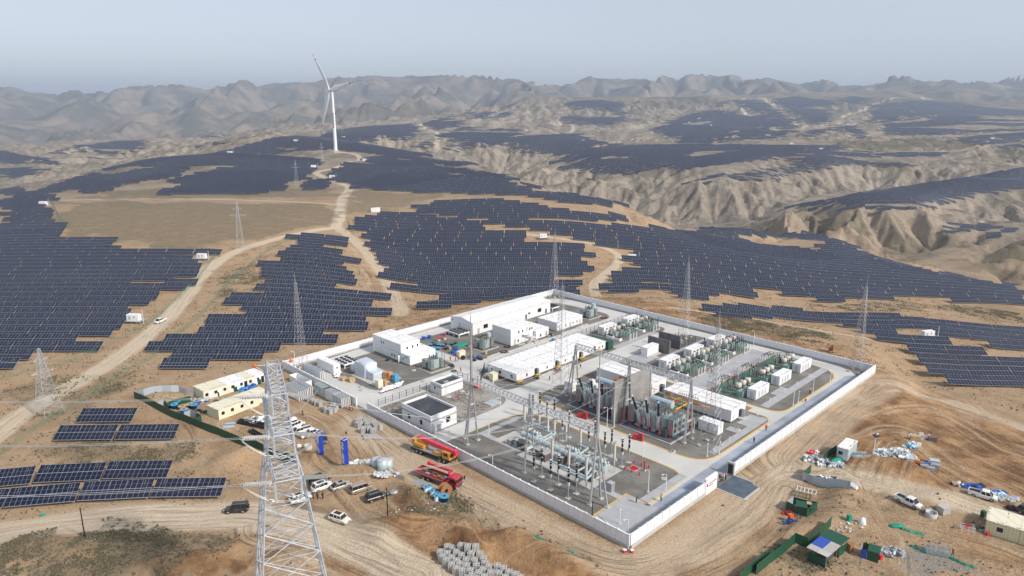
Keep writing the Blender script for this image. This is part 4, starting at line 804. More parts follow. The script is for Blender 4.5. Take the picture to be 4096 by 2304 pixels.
railfence('dark open gate leaf beside the small white building',[(80,34.8),(82.4,34.2)],2.1); railfence('dark fence section standing up at the back wall',[(87.4,118.5),(82.5,118.5)],2.2)
railfence('dark cage round the small gear behind the second fire wall',[(54.3,104),(54.3,113),(61,113),(61,104.5)],2.2)
# lamp posts ----------------------------------------------------------
def lamp_proto(h,kind):
    t=thing('lamp_post','x','lamp post',(0,0,0),0,'white lamp and camera posts'); mb=MB(); mb.cyl((0,0,0),(0,0,h),.09,.055,'white_paint',8); mb.obj('pole',t)
    mb=MB(); mb.box(-.3,.3,-.3,.3,-.05,.22,'concrete'); mb.obj('footing',t)
    mb=MB()
    if kind: mb.bar((0,0,h),(-.8,0,h+.05),.05,'white_paint'); mb.obj('arm',t); mb=MB(); mb.lathe((-.85,0,h-.32),[(.02,0),(.16,.08),(.16,.22),(.05,.34)],'white_paint',8); mb.obj('camera_dome',t)
    else: mb.lathe((0,0,h),[(.06,0),(.2,.05),(.2,.1),(.04,.2)],'white_paint',8); mb.obj('lamp_head',t)
    return t
LPK={(5,1):lamp_proto(5.2,1),(3,0):lamp_proto(3.3,0),(4,1):lamp_proto(4.0,1),(1,0):lamp_proto(1.3,0)}
used={}
def lamp(k,label,a,b,z=0,rz=None):
    o=LPK[k]
    if k in used: o=dup(o)
    used[k]=1; o.location=S(a,b,z); o.rotation_euler=(0,0,rz if rz is not None else R(-10)); o['label']=label
for k,l,a,b in (((5,1),'camera post left of the gas pipework near the yellow kerb corner',53.1,14.1),((4,1),'lamp post standing on the rubble bed by the road bend',63.3,27.9),((5,1),'camera post before the windows of the long prefab end',76.7,37.9),((4,1),'camera post just inside the wall behind the yellow crane truck',39,2.0),
 ((5,1),'tall camera post beside the red hydrants',9.0,19.0),((4,1),'lamp post on the kerb at the slab path near the gate',6.6,22),((3,0),'low lamp post on yellow kerb opposite the second transformer',18.9,31.3),((5,1),'left post of the two before the concrete fire wall',35,38.5),((5,1),'right post of the two before the concrete fire wall',33.4,39.4),
 ((4,1),'camera post at the front corner of the plot',2.2,2.4),((3,0),'dark topped lamp post standing on the front yard slab',6,5),((3,0),'short lamp post left of the corner path near lattice mast',8.4,42),((3,0),'short lamp post right of the corner path near lattice mast',6.9,44.9),((4,1),'camera post near the feet of the right gantry frame',17.3,50.8),
 ((5,1),'tall camera post on right kerb near the worker in red',6.8,97.1),((5,1),'tall camera post on right kerb left of the short one',6.8,84.3),((3,0),'short lamp post between the two tall kerb posts at right',6.9,87.8),((5,1),'camera post on the grey paved strip behind the long container',27.5,92.9),((5,1),'camera post at the left end of the paved strip',38,91.9),
 ((4,1),'camera post at the wall end beside the left side entrance',87.0,2.8),((5,1),'camera post in the left back corner of the plot',130.4,3.4),((3,0),'short lamp post at the far bend of the right ring road',6.9,109.7),((5,1),'tall camera post on the back wall above paved strip',38.7,124.6),((4,1),'lamp post beside the ring road where it leaves the gate',5.9,67.6),
 ((4,1),'camera post in back wall line left of the two storey block',130.4,42),((4,1),'camera post on back wall above the gabled hall',130.4,80),((4,1),'camera post standing right of the back gate fence',83,124.4),((5,1),'tall lamp post on gravel behind the green net cages',71.2,88.5),((5,1),'lamp post in front of the back left net cages',70.8,97.6),((3,0),'low lamp post by the white kiosk steps',63.5,93),
 ((4,1),'camera post right of the dark fire walls',58.5,113.6),((4,1),'lamp post between two storey block and low block',91.6,97),((3,0),'thin post at the road beside the long prefab door',67.2,52),((3,0),'thin post before the white parapet building door',61,8)): lamp(k,l,a,b)
for i,(a,b) in enumerate(((12.3,82),(12.3,91),(12.3,99),(12.3,107.5),(31,84),(31,100),(10.9,72),(8.4,52.5))):
    lamp((1,0),'knee high lamp beside the grey path, '+ordn(i)+' from the near end' if i<4 else ['low lamp at the near end of paved strip','low lamp halfway along the paved strip','low lamp beside the container door steps','low lamp on path near the white cabinets'][i-4],a,b)
for k,o in LPK.items():
    pass
# ---------- buildings ----------
def door(par,face,pos,z,w,h,m='dark_grey',name='door',dep=.05,label=None):
    """face 'x': wall x=0 looking -x (pos along y); 'y': wall y=0 looking -y (pos along x)"""
    mb=MB(); q=.07
    def bx(u0,u1,z0,z1,d,m): mb.box(*((-d,.02,u0,u1,z0,z1) if face=='x' else (u0,u1,-d,.02,z0,z1)),m)
    bx(pos-w/2-q,pos+w/2+q,z-q,z+h+q,dep*.6,'white_paint'); bx(pos-w/2,pos+w/2,z,z+h,dep,m); o=mb.obj(name,par)
    if label: o['label']=label
    return o
def bldg(name,label,cat,a,b,La,Lb,h,z=.45,wall='corrugated',roof='roof_white',group=None,ov=.12,cap=.14,plinth='concrete',joints=0):
    t=thing(name,label,cat,S(a,b,0),R45,group)
    mb=MB(); mb.box(0,Lb,0,La,z,h,wall); mb.obj('wall',t)
    if z>.1: mb=MB(); mb.box(.15,Lb-.15,.15,La-.15,-.1,z,plinth); mb.obj('plinth',t)
    mb=MB(); mb.box(-ov,Lb+ov,-ov,La+ov,h,h+cap,roof); mb.obj('roof',t)
    return t
# gabled hall
t=thing('gabled_hall','long white hall with shallow gable roof beside the back wall','building',S(114,63.4),R45)
mb=MB(); e=4.7; mb.prof([],0,0) if 0 else None; W_=12.; L_=41.
mb.add([(0,0,.3),(L_,0,.3),(L_,W_,.3),(0,W_,.3),(0,0,e),(L_,0,e),(L_,W_,e),(0,W_,e),(0,W_/2,e+.95),(L_,W_/2,e+.95)],[(0,1,5,4),(2,3,7,6),(0,4,8,7,3),(1,2,6,9,5),(0,3,2,1)],'corrugated'); mb.obj('wall',t)
mb=MB(); mb.add([(-.2,-.25,e-.05),(L_+.2,-.25,e-.05),(L_+.2,W_/2,e+1.),(-.2,W_/2,e+1.),(-.2,W_+.25,e-.05),(L_+.2,W_+.25,e-.05),(-.2,-.25,e+.1),(L_+.2,-.25,e+.1),(L_+.2,W_/2,e+1.16),(-.2,W_/2,e+1.16),(-.2,W_+.25,e+.1),(L_+.2,W_+.25,e+.1)],[(6,7,8,9),(9,8,11,10),(1,0,3,2),(2,3,4,5),(0,1,7,6),(5,4,10,11),(0,6,9,3),(3,9,10,4),(1,2,8,7),(2,5,11,8)],'roof_white'); mb.obj('roof',t)
mb=MB(); mb.box(.1,L_-.1,.1,W_-.1,-.1,.3,'concrete'); mb.obj('plinth',t)
for x,z,w,h in ((6.3,1.6,2.1,1.5),(29.,2.1,1.2,.6),(34.8,1.7,2,1.5)): door(t,'y',x,z,w,h,'glass_dark','window')
for x in (2.8,27.3,38.5): door(t,'y',x,.4,.9,1.9,'dark_grey' if x>3 else 'silver_sheet')
door(t,'x',1.6,.35,1.,2.,'silver_sheet'); mb=MB(); mb.tube([(-.35,7,1.4),(-.35,7,3.2),(0,7,3.2)],.16,'galv_pale',8); mb.obj('vent_pipe',t)
mb=MB(); mb.box(-.03,0,10.6,11.2,3.6,4.0,'navy'); mb.obj('sign',t)
# two storey block with low wing
t=bldg('two_storey_block','white two storey cabin block with zigzag outside stair and low wing','building',96.2,64.7,9.,11.2,5.9,.3)
mb=MB(); mb.box(11.2,17.8,-1.2,7.8,.3,3.2,'corrugated'); w_=mb.obj('wing',t); mb=MB(); mb.box(11.1,17.9,-1.3,7.9,3.2,3.35,'roof_white'); mb.obj('roof',w_)
mb=MB(); mb.box(0,11.2,-.04,0,3.0,3.12,'galv_pale'); mb.box(-.04,0,0,9,3.0,3.12,'galv_pale'); mb.obj('floor_band',t)
for x in (3.9,5.8,9.3,10.4): door(t,'y',x,3.9,.55,.95,'glass_dark','window')
door(t,'y',3.6,.9,.6,.95,'glass_dark','window'); door(t,'y',7.9,3.3,.9,2,'galv_pale'); door(t,'y',2.,.4,.9,2.,'galv_pale'); mb=MB(); mb.box(13.3,13.9,-1.26,-1.2,.8,1.8,'glass_dark'); mb.obj('window',t); mb=MB(); mb.box(16.2,17,-1.26,-1.2,.4,2.3,'galv'); mb.obj('door',t)
st=MB(); 
for (x0,x1,z0,z1) in ((6.5,9.5,.1,1.6),(9.5,6.5,1.6,3.1)):
    y=-1.9 if z0<1 else -1.0
    for k in range(9): xx=x0+(x1-x0)*(k+.5)/9; zz=z0+(z1-z0)*(k+1)/9; st.box(min(xx-.16,xx+.16),xx+.16,y-.4,y+.4,zz-.04,zz,'white_paint')
    for s_ in (-.42,.42): st.bar((x0,y+s_,z0),(x1,y+s_,z1),.06,'white_paint'); st.bar((x0,y+s_,z0+.95),(x1,y+s_,z1+.95),.035,'white_paint')
st.box(9.3,10.3,-2.4,-.5,1.55,1.62,'white_paint'); st.box(5.6,9.2,-1.3,-.02,3.1,3.18,'white_paint')
for x in (5.6,7.4,9.2,10.3):
    for y in (-1.3,-2.35): st.bar((x,y,0),(x,y,4.1),.05,'white_paint')
for z in (3.6,4.1): st.bar((5.6,-1.3,z),(9.2,-1.3,z),.035,'white_paint')
st.obj('stair',t)
# low block
t=bldg('cabin_block','low white cabin block behind the tall lattice mast in the middle yard','building',96.,88.,9.4,14.4,3.35,.35)
for x in (5.,9.,11.3): door(t,'y',x,1.2,.5,.8,'glass_dark','window')
for x in (1.5,7.4,13.): door(t,'y',x,.4,.85,1.95,'galv_pale')
# long prefab
t=bldg('long_prefab','very long low white prefab with yellow units along its front','building',71.3,42.3,12.3,42.2,3.15,.75,ov=.2,plinth='brown_paint')
for y in (2.,7.,10.2): door(t,'x',y,1.5,.95,.9,'glass_dark','window')
for x in (8.2,17.5,29.,36.5): door(t,'y',x,.85,1.,2.05,'black','door'); 
for x in (8.2,17.5,29.): mb=MB(); mb.box(x+.55,x+.6,-1.0,-.02,.85,2.85,'white_paint'); mb.obj('door_leaf',t)
for x in (4.4,13.3,21.8,25.5,33.4,35.,38.8,40.7): door(t,'y',x,1.4,.55,.85,'glass_dark','window')
mb=MB()
for k in range(4): mb.box(-1.4-.28*(4-k),-1.2+.0,10.2,11.6,k*.18,k*.18+.18,'concrete')
mb.box(-1.3,-.02,10.2,11.6,0,.74,'concrete'); mb.obj('steps',t)
def small_box(name,label,cat,a,b,la,lb,h,m,z=0,rz=R45,group=None,bev=0.,top=None,loc=None):
    t=thing(name,label,cat,loc if loc is not None else S(a,b,z),rz,group); mb=MB(); mb.box(-lb/2,lb/2,-la/2,la/2,0,h,m,bev=bev); mb.obj('body',t); mb=MB(); mb.box(-lb/2-.05,lb/2+.05,-la/2-.05,la/2+.05,h,h+.07,top or m); mb.obj('lid',t); return t
for i,(a,b) in enumerate(((70.6,42.9),(70.4,50.5),(70.4,60),(70.4,71.5),(70.4,80.5))):
    t=small_box('air_unit','yellow box below the long prefab front, '+ordn(i)+' from the near corner','yellow unit',a,b,.8,1.5,.75,'yellow',.4,group='yellow units along the long prefab'); mb=MB(); mb.box(-.6,.6,-.44,-.4,.1,.6,'dark_grey'); mb.obj('grille',t)
small_box('crate','cream plywood crate beside the long prefab end','crate',78.6,39.9,1.9,1.9,2.1,'cream',.1); t=small_box('waste_bin','green wheeled bin under the long prefab door','bin',69.4,49.4,.6,.6,1.1,'green_sheet',.1)
t=small_box('green_container','dark green container at the far end of the long prefab','container',75,86.5,9,2.6,2.7,'green_corr',.1)
for i,(a,b0,l) in enumerate(((70.2,52,7),(70.2,62,6))):
    t=thing('timber_steps',['pale step deck before the first dark doorway of long prefab','pale step deck before the second dark doorway of long prefab'][i],'steps',S(a-1.2,b0-2),R45); mb=MB(); mb.box(0,l,0,1.4,.0,.35,'concrete'); mb.box(0,l,.7,1.4,.35,.6,'concrete'); mb.obj('treads',t); mb=MB(); mb.box(l-1,l+1.6,-.35,0,.05,.14,'red'); mb.obj('kerb_strip',t)
# left two storey block
t=thing('two_storey_cabins','white L-shaped cabin block with open door in the left yard','building',S(105.2,29.1),R45)
mb=MB(); mb.box(0,7.5,4.6,20.,.35,6.0,'white_paint'); mb.obj('wall',t); mb=MB(); mb.box(-.12,7.6,4.5,20.1,6.0,6.15,'roof_white'); mb.obj('roof',t)
mb=MB(); mb.box(0,10.2,0,4.55,.35,3.3,'white_paint'); w_=mb.obj('wing',t); mb=MB(); mb.box(-.1,10.3,-.1,4.5,3.3,3.42,'roof_white'); mb.box(7.65,10.3,4.5,8.5,3.3,3.42,'roof_white'); mb.obj('roof',w_)
mb=MB(); mb.box(7.6,10.2,4.6,8.4,.35,3.3,'white_paint'); mb.obj('wing_wall',t); mb=MB(); mb.box(.2,10,.2,19.8,-.1,.35,'brown_paint'); mb.obj('plinth',t)
mb=MB(); mb.box(-.05,0,4.6,20,3.1,3.22,'galv_pale'); mb.obj('floor_band',t)
for y,z in ((13.9,4.1),(15.2,4.1),(8.,1.2),(9.5,1.2),(3.6,1.3)): door(t,'x',y,z,.5,.85,'glass_dark','window')
for x in (2.5,4.6,6.6): mb=MB(); mb.box(x-.3,x+.3,4.53,4.6,4.0,4.85,'glass_dark'); mb.obj('window',t)
door(t,'x',5.3,.4,.9,2.3,'black','door'); mb=MB(); mb.box(-1.,-.05,4.75,4.8,.4,2.7,'white_paint'); mb.obj('door_leaf',t); door(t,'x',1.9,2.4,.8,.3,'black','vent')
mb=MB(); 
for z in (4,5,6): 
    mb.bar((7.6,7,z),(9.2,7,z),.04,'white_paint'); mb.bar((9.2,7,z),(9.2,10,z),.04,'white_paint')
for y in (7,8.5,10): mb.bar((9.2,y,3.3),(9.2,y,6.),.05,'white_paint')
mb.obj('balcony_rail',t); mb=MB()
for x in (-1.2,-.1):
    for y in (18.3,20.3): mb.bar((x,y,0),(x,y,3.6),.05,'white_paint')
for z in (1.2,2.4,3.6): mb.bar((-1.2,18.3,z),(-1.2,20.3,z),.04,'white_paint')
mb.obj('ladder_cage',t)
# parapet buildings
def parapet(name,label,a,b,La,Lb,h,band):
    t=thing(name,label,'building',S(a,b),R45); mb=MB(); w=.25
    for q in ((0,Lb,0,w),(0,Lb,La-w,La),(0,w,w,La-w),(Lb-w,Lb,w,La-w)): mb.box(*q,0,h,'white_wall')
    mb.obj('wall',t); mb=MB(); mb.box(w,Lb-w,w,La-w,h-.9,h-.55,'roof_dark'); mb.obj('roof',t)
    mb=MB(); mb.box(0,Lb,-.04,0,band-.2,band+.2,'dark_grey' if 0 else 'galv'); mb.box(-.04,0,0,La,band-.2,band+.2,'galv'); mb.obj('band',t)
    mb=MB(); 
    for q in ((-.06,Lb+.06,-.06,w),(-.06,Lb+.06,La-w,La+.06),(-.06,w,w,La-w),(Lb-w,Lb+.06,w,La-w)): mb.box(*q,h,h+.06,'white_paint')
    mb.obj('parapet_cap',t); return t
t=parapet('pump_house','small white flat roofed house with wall ladder and dark roof',80.,21.1,4.9,7.9,3.3,2.45)
door(t,'x',3.0,1.3,.6,.8,'black','window'); mb=MB()
for x in (1.3,1.8): mb.bar((x,-.12,.3),(x,-.12,4.2),.035,'galv_pale')
for k in range(11): mb.bar((1.3,-.12,.5+k*.33),(1.8,-.12,.5+k*.33),.03,'galv_pale')
mb.obj('ladder',t); mb=MB(); mb.lathe((3.4,2.8,2.76),[(.1,0),(1.1,.01),(1.2,.02)],'slab_grey',12); mb.obj('roof_puddle',t)
t=parapet('control_house','larger white flat roofed building with dark roof behind the wall',63.6,4.1,12.,8.4,4.5,3.1)
for y in (8.9,3.9): door(t,'x',y,1.2,1.,1.25,'black','window')
door(t,'y',5.6,1.3,1.4,1.5,'black','window'); door(t,'y',2.5,0,1.3,2.2,'galv','door'); mb=MB(); mb.box(.3,3.2,-1.4,-.02,2.5,2.75,'white_wall'); mb.box(.3,.55,-1.4,-.1,0,2.5,'white_wall'); mb.obj('porch',t); mb=MB(); mb.cyl((7.9,-.1,3.6),(7.9,-.16,3.6),.12,.12,'navy',8); mb.obj('wall_lamp',t)
# e-houses
def ehouse(label,a,b,La,Lb,h,yb,door_x):
    t=bldg('switch_container',label,'container building',a,b,La,Lb,h,.5,cap=.12,group='long white container buildings by the transformers',plinth='dark_grey')
    for y in yb: mb=MB(); mb.box(-.05,0,y-.9,y+.9,h-1.35,h-.35,'yellow'); o=mb.obj('cable_box',t)
    door(t,'y',door_x,.5,1.1,2.2,'black'); mb=MB(); mb.box(door_x+.6,door_x+.66,-1.1,-.02,.5,2.7,'galv_pale'); mb.obj('door_leaf',t); door(t,'y',1.3,1.,.6,1.,'galv_pale','window'); door(t,'y',Lb-1.4,1.,.6,1.,'galv_pale','window')
    mb=MB(); mb.box(door_x-1.,door_x+1.4,-1.6,-.1,0,.48,'concrete'); mb.obj('steps',t)
    mb=MB()
    for x in (1.2,2.6,4.,5.4,6.8): mb.bar((x,0.1,h+.2),(x,La-.1,h+.2),.03,'dark_grey') if x in (2.6,5.4) else None
    mb.obj('roof_cable',t); return t
ehouse('white container building behind the first transformer, its far half hidden by fire wall',37.7,62.2,19.6,7.2,3.7,(10.4,1.),4.4)
ehouse('white container building nearest the ring road with door facing it',13.4,62.2,20.3,7.6,3.5,(19,10.3),4.6)
# kiosk and fire walls on the middle bed
t=bldg('kiosk','small white kiosk on stepped base before the dark fire walls','kiosk',55.2,92.8-3.2,2.4,6.4,3.1,.5,wall='white_paint'); mb=MB(); mb.box(-1.5,6.6,-1.2,3,-.05,.2,'concrete'); mb.box(-.8,6.5,-.7,2.8,.2,.45,'concrete'); mb.obj('steps',t)
t.location=S(57.2,88.4)
def fwall(label,a0,b0,a1,b1,h,m='concrete',th=.3):
    A=S(a0,b0);B=S(a1,b1); d=B-A; t=thing('fire_wall',label,'fire wall',A,math.atan2(d.y,d.x),'freestanding concrete fire walls'); L=d.length
    mb=MB(); mb.box(0,L,-th/2,th/2,-.1,h,m); mb.obj('slab',t); mb=MB()
    for x in (0,L): mb.box(x-.25,x+.25,-th/2-.12,th/2+.12,-.1,h+.01,m)
    mb.obj('pier',t); return t
mat('wall_dark',(.19,.185,.18),.85,0,.3,.5); mat('wall_concrete',(.30,.29,.275),.85,0,.18,.35,dirt=((.18,.17,.16),.5))
fwall('huge grey concrete wall between the two big transformers',34.6,40.4,34.6,56.3,11.6,'wall_concrete',.5)
fwall('nearer of the two dark fire walls beside the kiosk',54,96.2,62,96.2,4.7,'wall_dark'); fwall('farther of the two dark fire walls beside the kiosk',54,102.6,62,102.6,4.8,'wall_dark')
# red fire boxes
for i,(a,b) in enumerate(((42.4,37.9),(24.8,37.8))):
    n_=('first','second')[i]; t=thing('fire_sand_box','red chest with red cabinet beside the '+n_+' transformer','fire box',S(a,b,.1),R45,'red fire boxes'); mb=MB(); mb.box(-.6,.6,.2,1.6,0,.95,'bright_red'); mb.obj('chest',t); mb=MB(); mb.box(-.25,.25,-1.3,-.1,0,1.9,'bright_red'); c=mb.obj('cabinet',t); mb=MB(); mb.box(-.28,-.25,-1.15,-.25,.3,1.7,'dark_grey'); mb.obj('window',c)
t=thing('fire_sand_box','red chest at the gantry foot on the rubble bed','fire box',S(77.6,32.4,.1),R45,'red fire boxes'); mb=MB(); mb.box(-.8,.8,-.9,.9,0,1.,'bright_red'); mb.obj('chest',t)
for i,(x,y) in enumerate(((2245,497),(2188,535),(2340,535),(2372,600),(2430,560),(2124,580),(2212,615),(2307,655))):
    p=G('e',x,y); t=thing('hydrant_post','small red post on gravel, '+['behind','left behind','right behind','right beside','far right of','far left of','front left of','front of'][i]+' the red hatch','post',p,0,'small red posts round the hatch'); mb=MB(); mb.cyl((0,0,0),(0,0,.9),.13,.13,'red',8); mb.obj('shaft',t)
p=G('e',2240,565); t=thing('floor_hatch','red metal hatch set in the gravel','hatch',p,R45); mb=MB(); mb.box(-.9,.9,-.9,.9,.05,.25,'red'); mb.obj('lid',t); mb=MB(); mb.box(-1.1,1.1,-1.1,1.1,0,.2,'concrete'); mb.obj('frame',t)
p=G('e',2372,600); t=thing('hydrant','tall red hydrant pipe right of the red hatch','hydrant',p,0); mb=MB(); mb.cyl((0,0,0),(0,0,2.6),.16,.16,'red',8); mb.bar((0,0,2.4),(.5,0,2.4),.14,'red'); mb.obj('pipe',t)
p=G('f',2295,1040); t=thing('hydrant','red hydrant on the rubble bed behind the parapet building','hydrant',p,0); mb=MB(); mb.cyl((0,0,0),(0,0,2.),.14,.14,'red',8); mb.bar((0,0,1.8),(.45,0,1.8),.14,'red'); mb.obj('pipe',t)
t=thing('skylight_pit','square glazed pit cover on the rubble bed','pit cover',S(66.3,27.8,.05),R45); mb=MB(); mb.box(-2,2,-1.6,1.6,0,.3,'concrete'); mb.obj('frame',t); mb=MB(); mb.box(-1.5,1.5,-1.1,1.1,.3,.36,'blue_grey_steel'); mb.obj('glass',t)
# pale manhole rings
for i,(k,x,y) in enumerate((('f',2170,990),('f',2410,945),('f',2345,918),('c',475,625),('f',1850,790),('f',1722,650),('f',1045,862),('c',90,557),('d',1615,460),('d',2420,1095),('q3',1210,510),('q3',1145,715),('f',1055,905),('d',1580,1370))):
    p=G(k,x,y,.1); t=thing('manhole',['pale manhole ring beside the pump house corner','pale manhole ring right of pump house on rubble','pale manhole ring behind on rubble bed near the red hydrant','pale manhole ring near the road bend','pale manhole ring before the covered transformer crates','pale manhole ring by the left transformer pad','pale manhole ring in left yard near kerb bend','pale manhole ring at rubble bed far edge','pale manhole ring behind long white containers','pale manhole ring among the grey paths','pale manhole ring on gravel near second transformer','pale manhole ring beside tall camera post','small pale ring at left yard curve','small pale ring before the right transformer pad'][i],'manhole',p,0,'pale manhole rings'); mb=MB(); mb.lathe((0,0,0),[(.75,0),(.75,.12),(.45,.14)],'concrete',14); mb.obj('ring',t); mb=MB(); mb.cyl((0,0,.1),(0,0,.145),.4,.4,'slab_grey',12); mb.obj('cover',t)
for i,(k,x,y) in enumerate((('e',650,255),('e',740,285),('e',795,290),('e',1010,410),('e',1110,460),('e',1325,500),('e',1940,850),('e',1600,600),('e',1420,480))):
    p=G(k,x,y,.1); big=i in (4,5,7); small_box('control_cabinet',['grey cabinet farthest left beside the grey path','second grey cabinet along the path','pale topped cabinet at the left gantry leg','narrow brown cabinet left of the gas pipework','wide brown cabinet under the gas pipework','pale topped brown cabinet in the middle of the pipework','lone grey cabinet between path and hydrants','dark cabinet near the right end of pipework','brown cabinet half hidden behind a beige bushing'][i],'cabinet',0,0,1.2,2.2 if big else 1.2,2. if i else 1.5,'brown_paint' if i in (3,4,5,7,8) else 'galv',group='control cabinets by the pipework',loc=p,top='slab_grey')
for i,(a,b) in enumerate(((13.4,54.7),(16.4,54.7))):
    small_box('white_cabinet',['white walk-in cabinet right of the lattice mast','white walk-in cabinet left of the lattice mast'][i],'cabinet',a,b,2.6,2.6,2.7,'white_paint',.2,bev=.08)
small_box('white_cabinet','white cabinet behind the left end of first transformer','cabinet',57.,50.,2.6,2.6,2.9,'white_paint',.1); small_box('white_cabinet','white low cabinet behind first transformer bushings','cabinet',53.,55.,2.8,3.,2.4,'white_paint',.1); small_box('grey_cabinet','grey cabinet beside the right gantry frame','cabinet',20.5,53.,1.3,1.3,1.6,'galv',.1); small_box('grey_cabinet','dark box beside the white cabinets','cabinet',18,55,1.3,1.3,1.2,'dark_grey',.1)
# ---------- substation equipment ----------
def arrester():
    t=thing('surge_arrester','x','surge arrester',(0,0,0),0,'black surge arresters on steel posts')
    mb=MB(); mb.box(-.55,.55,-.55,.55,-.1,.15,'concrete'); mb.obj('footing',t)
    mb=MB(); mb.cyl((0,0,.1),(0,0,3.3),.14,.12,'galv',8); mb.box(-.25,.25,-.25,.25,3.,3.7,'blue_grey_steel'); mb.obj('post',t)
    for k in range(3):
        z=3.75+k*1.12; mb=MB(); mb.lathe((0,0,z),[(.18,0)]+[(.24 if i%2 else .17,.06+i*.065) for i in range(14)]+[(.16,1.0)],'black',10); mb.obj('insulator',t)
        mb=MB(); mb.cyl((0,0,z+1.0),(0,0,z+1.12),.2,.2,'white_paint',10); mb.obj('flange',t)
    mb=MB(); ring(mb,(0,0,6.75),.5,.05,'galv_pale'); mb.bar((-.5,0,6.75),(.5,0,6.75),.03,'galv_pale'); mb.obj('grading_ring',t); return t
def ring(mb,c,r,w,m,n=16):
    for i in range(n):
        a,b=2*PI*i/n,2*PI*(i+1)/n; mb.cyl((c[0]+r*math.cos(a),c[1]+r*math.sin(a),c[2]),(c[0]+r*math.cos(b),c[1]+r*math.sin(b),c[2]),w,w,m,5,False)
pr=arrester(); first=True
AL=[(29.2,5,'outer left of the front row'),(29.3,7.7,'inner left of the front row'),(24.3,5,'outer middle of the front row'),(24.5,7.8,'inner middle of the front row'),(19.4,5.1,'outer right of the front row'),(19.4,7.7,'inner right of the front row'),
 (19.6,23.9,'front one of the pair nearest the hydrants'),(19.6,26.6,'rear one of the pair nearest the hydrants'),(24.6,24,'front one of the pair right of the gantry leg'),(24.5,26.5,'rear one of the pair right of the gantry leg'),(29.2,23.8,'front one of the pair behind the right gantry leg'),(29.5,26.5,'rear one of the pair behind the right gantry leg'),
 (37.7,24.1,'front one of pair behind the gantry beam'),(37.7,26.7,'rear one of pair behind the gantry beam'),(45.4,27.1,'front one of the pair left of beam middle'),(45.6,30.1,'rear one of the pair left of beam middle'),(51.1,27.9,'front one of the farthest left pair'),(51.1,30.6,'rear one of the farthest left pair')]
for a,b,l in AL:
    o=pr if first else dup(pr); first=False; o.location=S(a,b,.12); o.rotation_euler=(0,0,R45); o['label']='black banded surge arrester, '+l
# gas insulated switchgear
sheet('pavement',[(18.5,10.9),(40.5,10.9),(40.5,12.4),(49.5,12.4),(49.5,22.5),(18.5,22.5)],.05,.3,'concrete',None)
g=bpy.data.objects['pavement.003'] if 'pavement.003' in bpy.data.objects else None
for o in bpy.data.objects:
    if o.name.startswith('pavement') and 'kind' not in o: o['kind']='structure'
t=thing('gas_switchgear','long pale blue pipe switchgear on its concrete slab under the front gantry','switchgear',S(18,16,.3),R45)
mb=MB(); mb.cyl((0,0,2.6),(0,25.5,2.6),.6,.6,'blue_grey_steel',14)
for y in np.arange(.2,25.5,1.55): mb.cyl((0,y,2.6),(0,y+.16,2.6),.74,.74,'blue_grey_steel',14)
mb.obj('bus_duct',t)
rg=random.Random(3)
for y0,n_ in ((1.,5),(9.5,4),(21.5,5)):
    mb=MB()
    for k in range(n_):
        y=y0+k*.85; mb.cyl((1.,y,1.8),(1.,y,3.6),.34,.34,'blue_grey_steel',10); mb.lathe((1.,y,3.6),[(.3,0),(.34,.1),(.2,.3),(.03,.34)],'galv_pale',10); mb.cyl((.2,y,2.7),(2.4,y,2.7),.28,.28,'blue_grey_steel',10); mb.lathe((2.,y,2.9),[(.22,0),(.26,.5),(.1,.65)],'galv_pale',8)
    mb.obj('breaker_tank',t)
for (x1,y1,x2,y2,z) in ((-2.,20,-4.5,20,2.),(-4.6,1.5,-4.6,12,2.1),(-5.2,1.2,-5.2,9,1.9),(0,2.4,-5.2,1.2,2.),(0,3.8,-4.6,1.9,2.1),(0,5.2,-4.,5.2,1.7),(4.6,20,4.6,30,3.),(5.4,19.5,5.4,27,3.),(4.6,20,0,20,2.8),(5.4,19.5,.5,18.7,2.8),(4.8,.9,4.8,6.5,3.),(4.8,6.4,1,7.,2.8),(4.6,9,4.6,14.2,3.),(4.6,9.,1.,8.5,2.8)):
    mb=MB(); mb.cyl((x1,y1,z),(x2,y2,z),.24,.24,'blue_grey_steel',8)
    n_=int(max(abs(x2-x1),abs(y2-y1))/1.4)
    for k in range(n_+1): p=Vector((x1,y1,z)).lerp(Vector((x2,y2,z)),k/max(1,n_)); d=(Vector((x2,y2,z))-Vector((x1,y1,z))).normalized()*.05; mb.cyl(p-d,p+d,.31,.31,'galv_pale',8)
    for k in (0,.5,1): p=Vector((x1,y1,z)).lerp(Vector((x2,y2,z)),k); mb.bar((p.x,p.y,0),(p.x,p.y,z-.2),.06,'galv')
    mb.obj('branch_pipe',t)
for y in np.arange(1,25,2.7):
    mb=MB()
    for x in (-.7,.7): mb.bar((x,y,0),(x,y,2.3),.08,'galv')
    mb.bar((-.7,y,2.1),(.7,y,2.1),.08,'galv'); mb.obj('stand',t)
for y in (1.8,3.3,22.,23.5): mb=MB(); mb.box(-2.8,-1.,y,y+1.,.1,1.9,'dark_grey'); mb.obj('drive_cabinet',t)
def bushing():
    t=thing('bushing','x','bushing',(0,0,0),0,'tall beige bushings of the gas switchgear'); mb=MB(); mb.cyl((0,0,-.6),(0,0,1.),.2,.2,'blue_grey_steel',10); mb.obj('riser',t)
    mb=MB(); mb.lathe((0,0,1.),[(.30,0)]+[(.34 if i%2 else .27,.08+i*.1) for i in range(38)]+[(.28,4.)],'beige_porcelain',12); mb.obj('porcelain',t)
    mb=MB(); ring(mb,(0,0,5.15),.42,.09,'galv_pale'); ring(mb,(0,0,4.95),.42,.05,'galv_pale'); mb.cyl((0,0,5.),(0,0,5.3),.14,.14,'galv_pale',8); mb.obj('corona_ring',t)
    mb=MB(); mb.bar((0,0,-2.4),(0,0,-.6),.09,'galv'); mb.obj('stand',t); return t
pb=bushing(); first=True
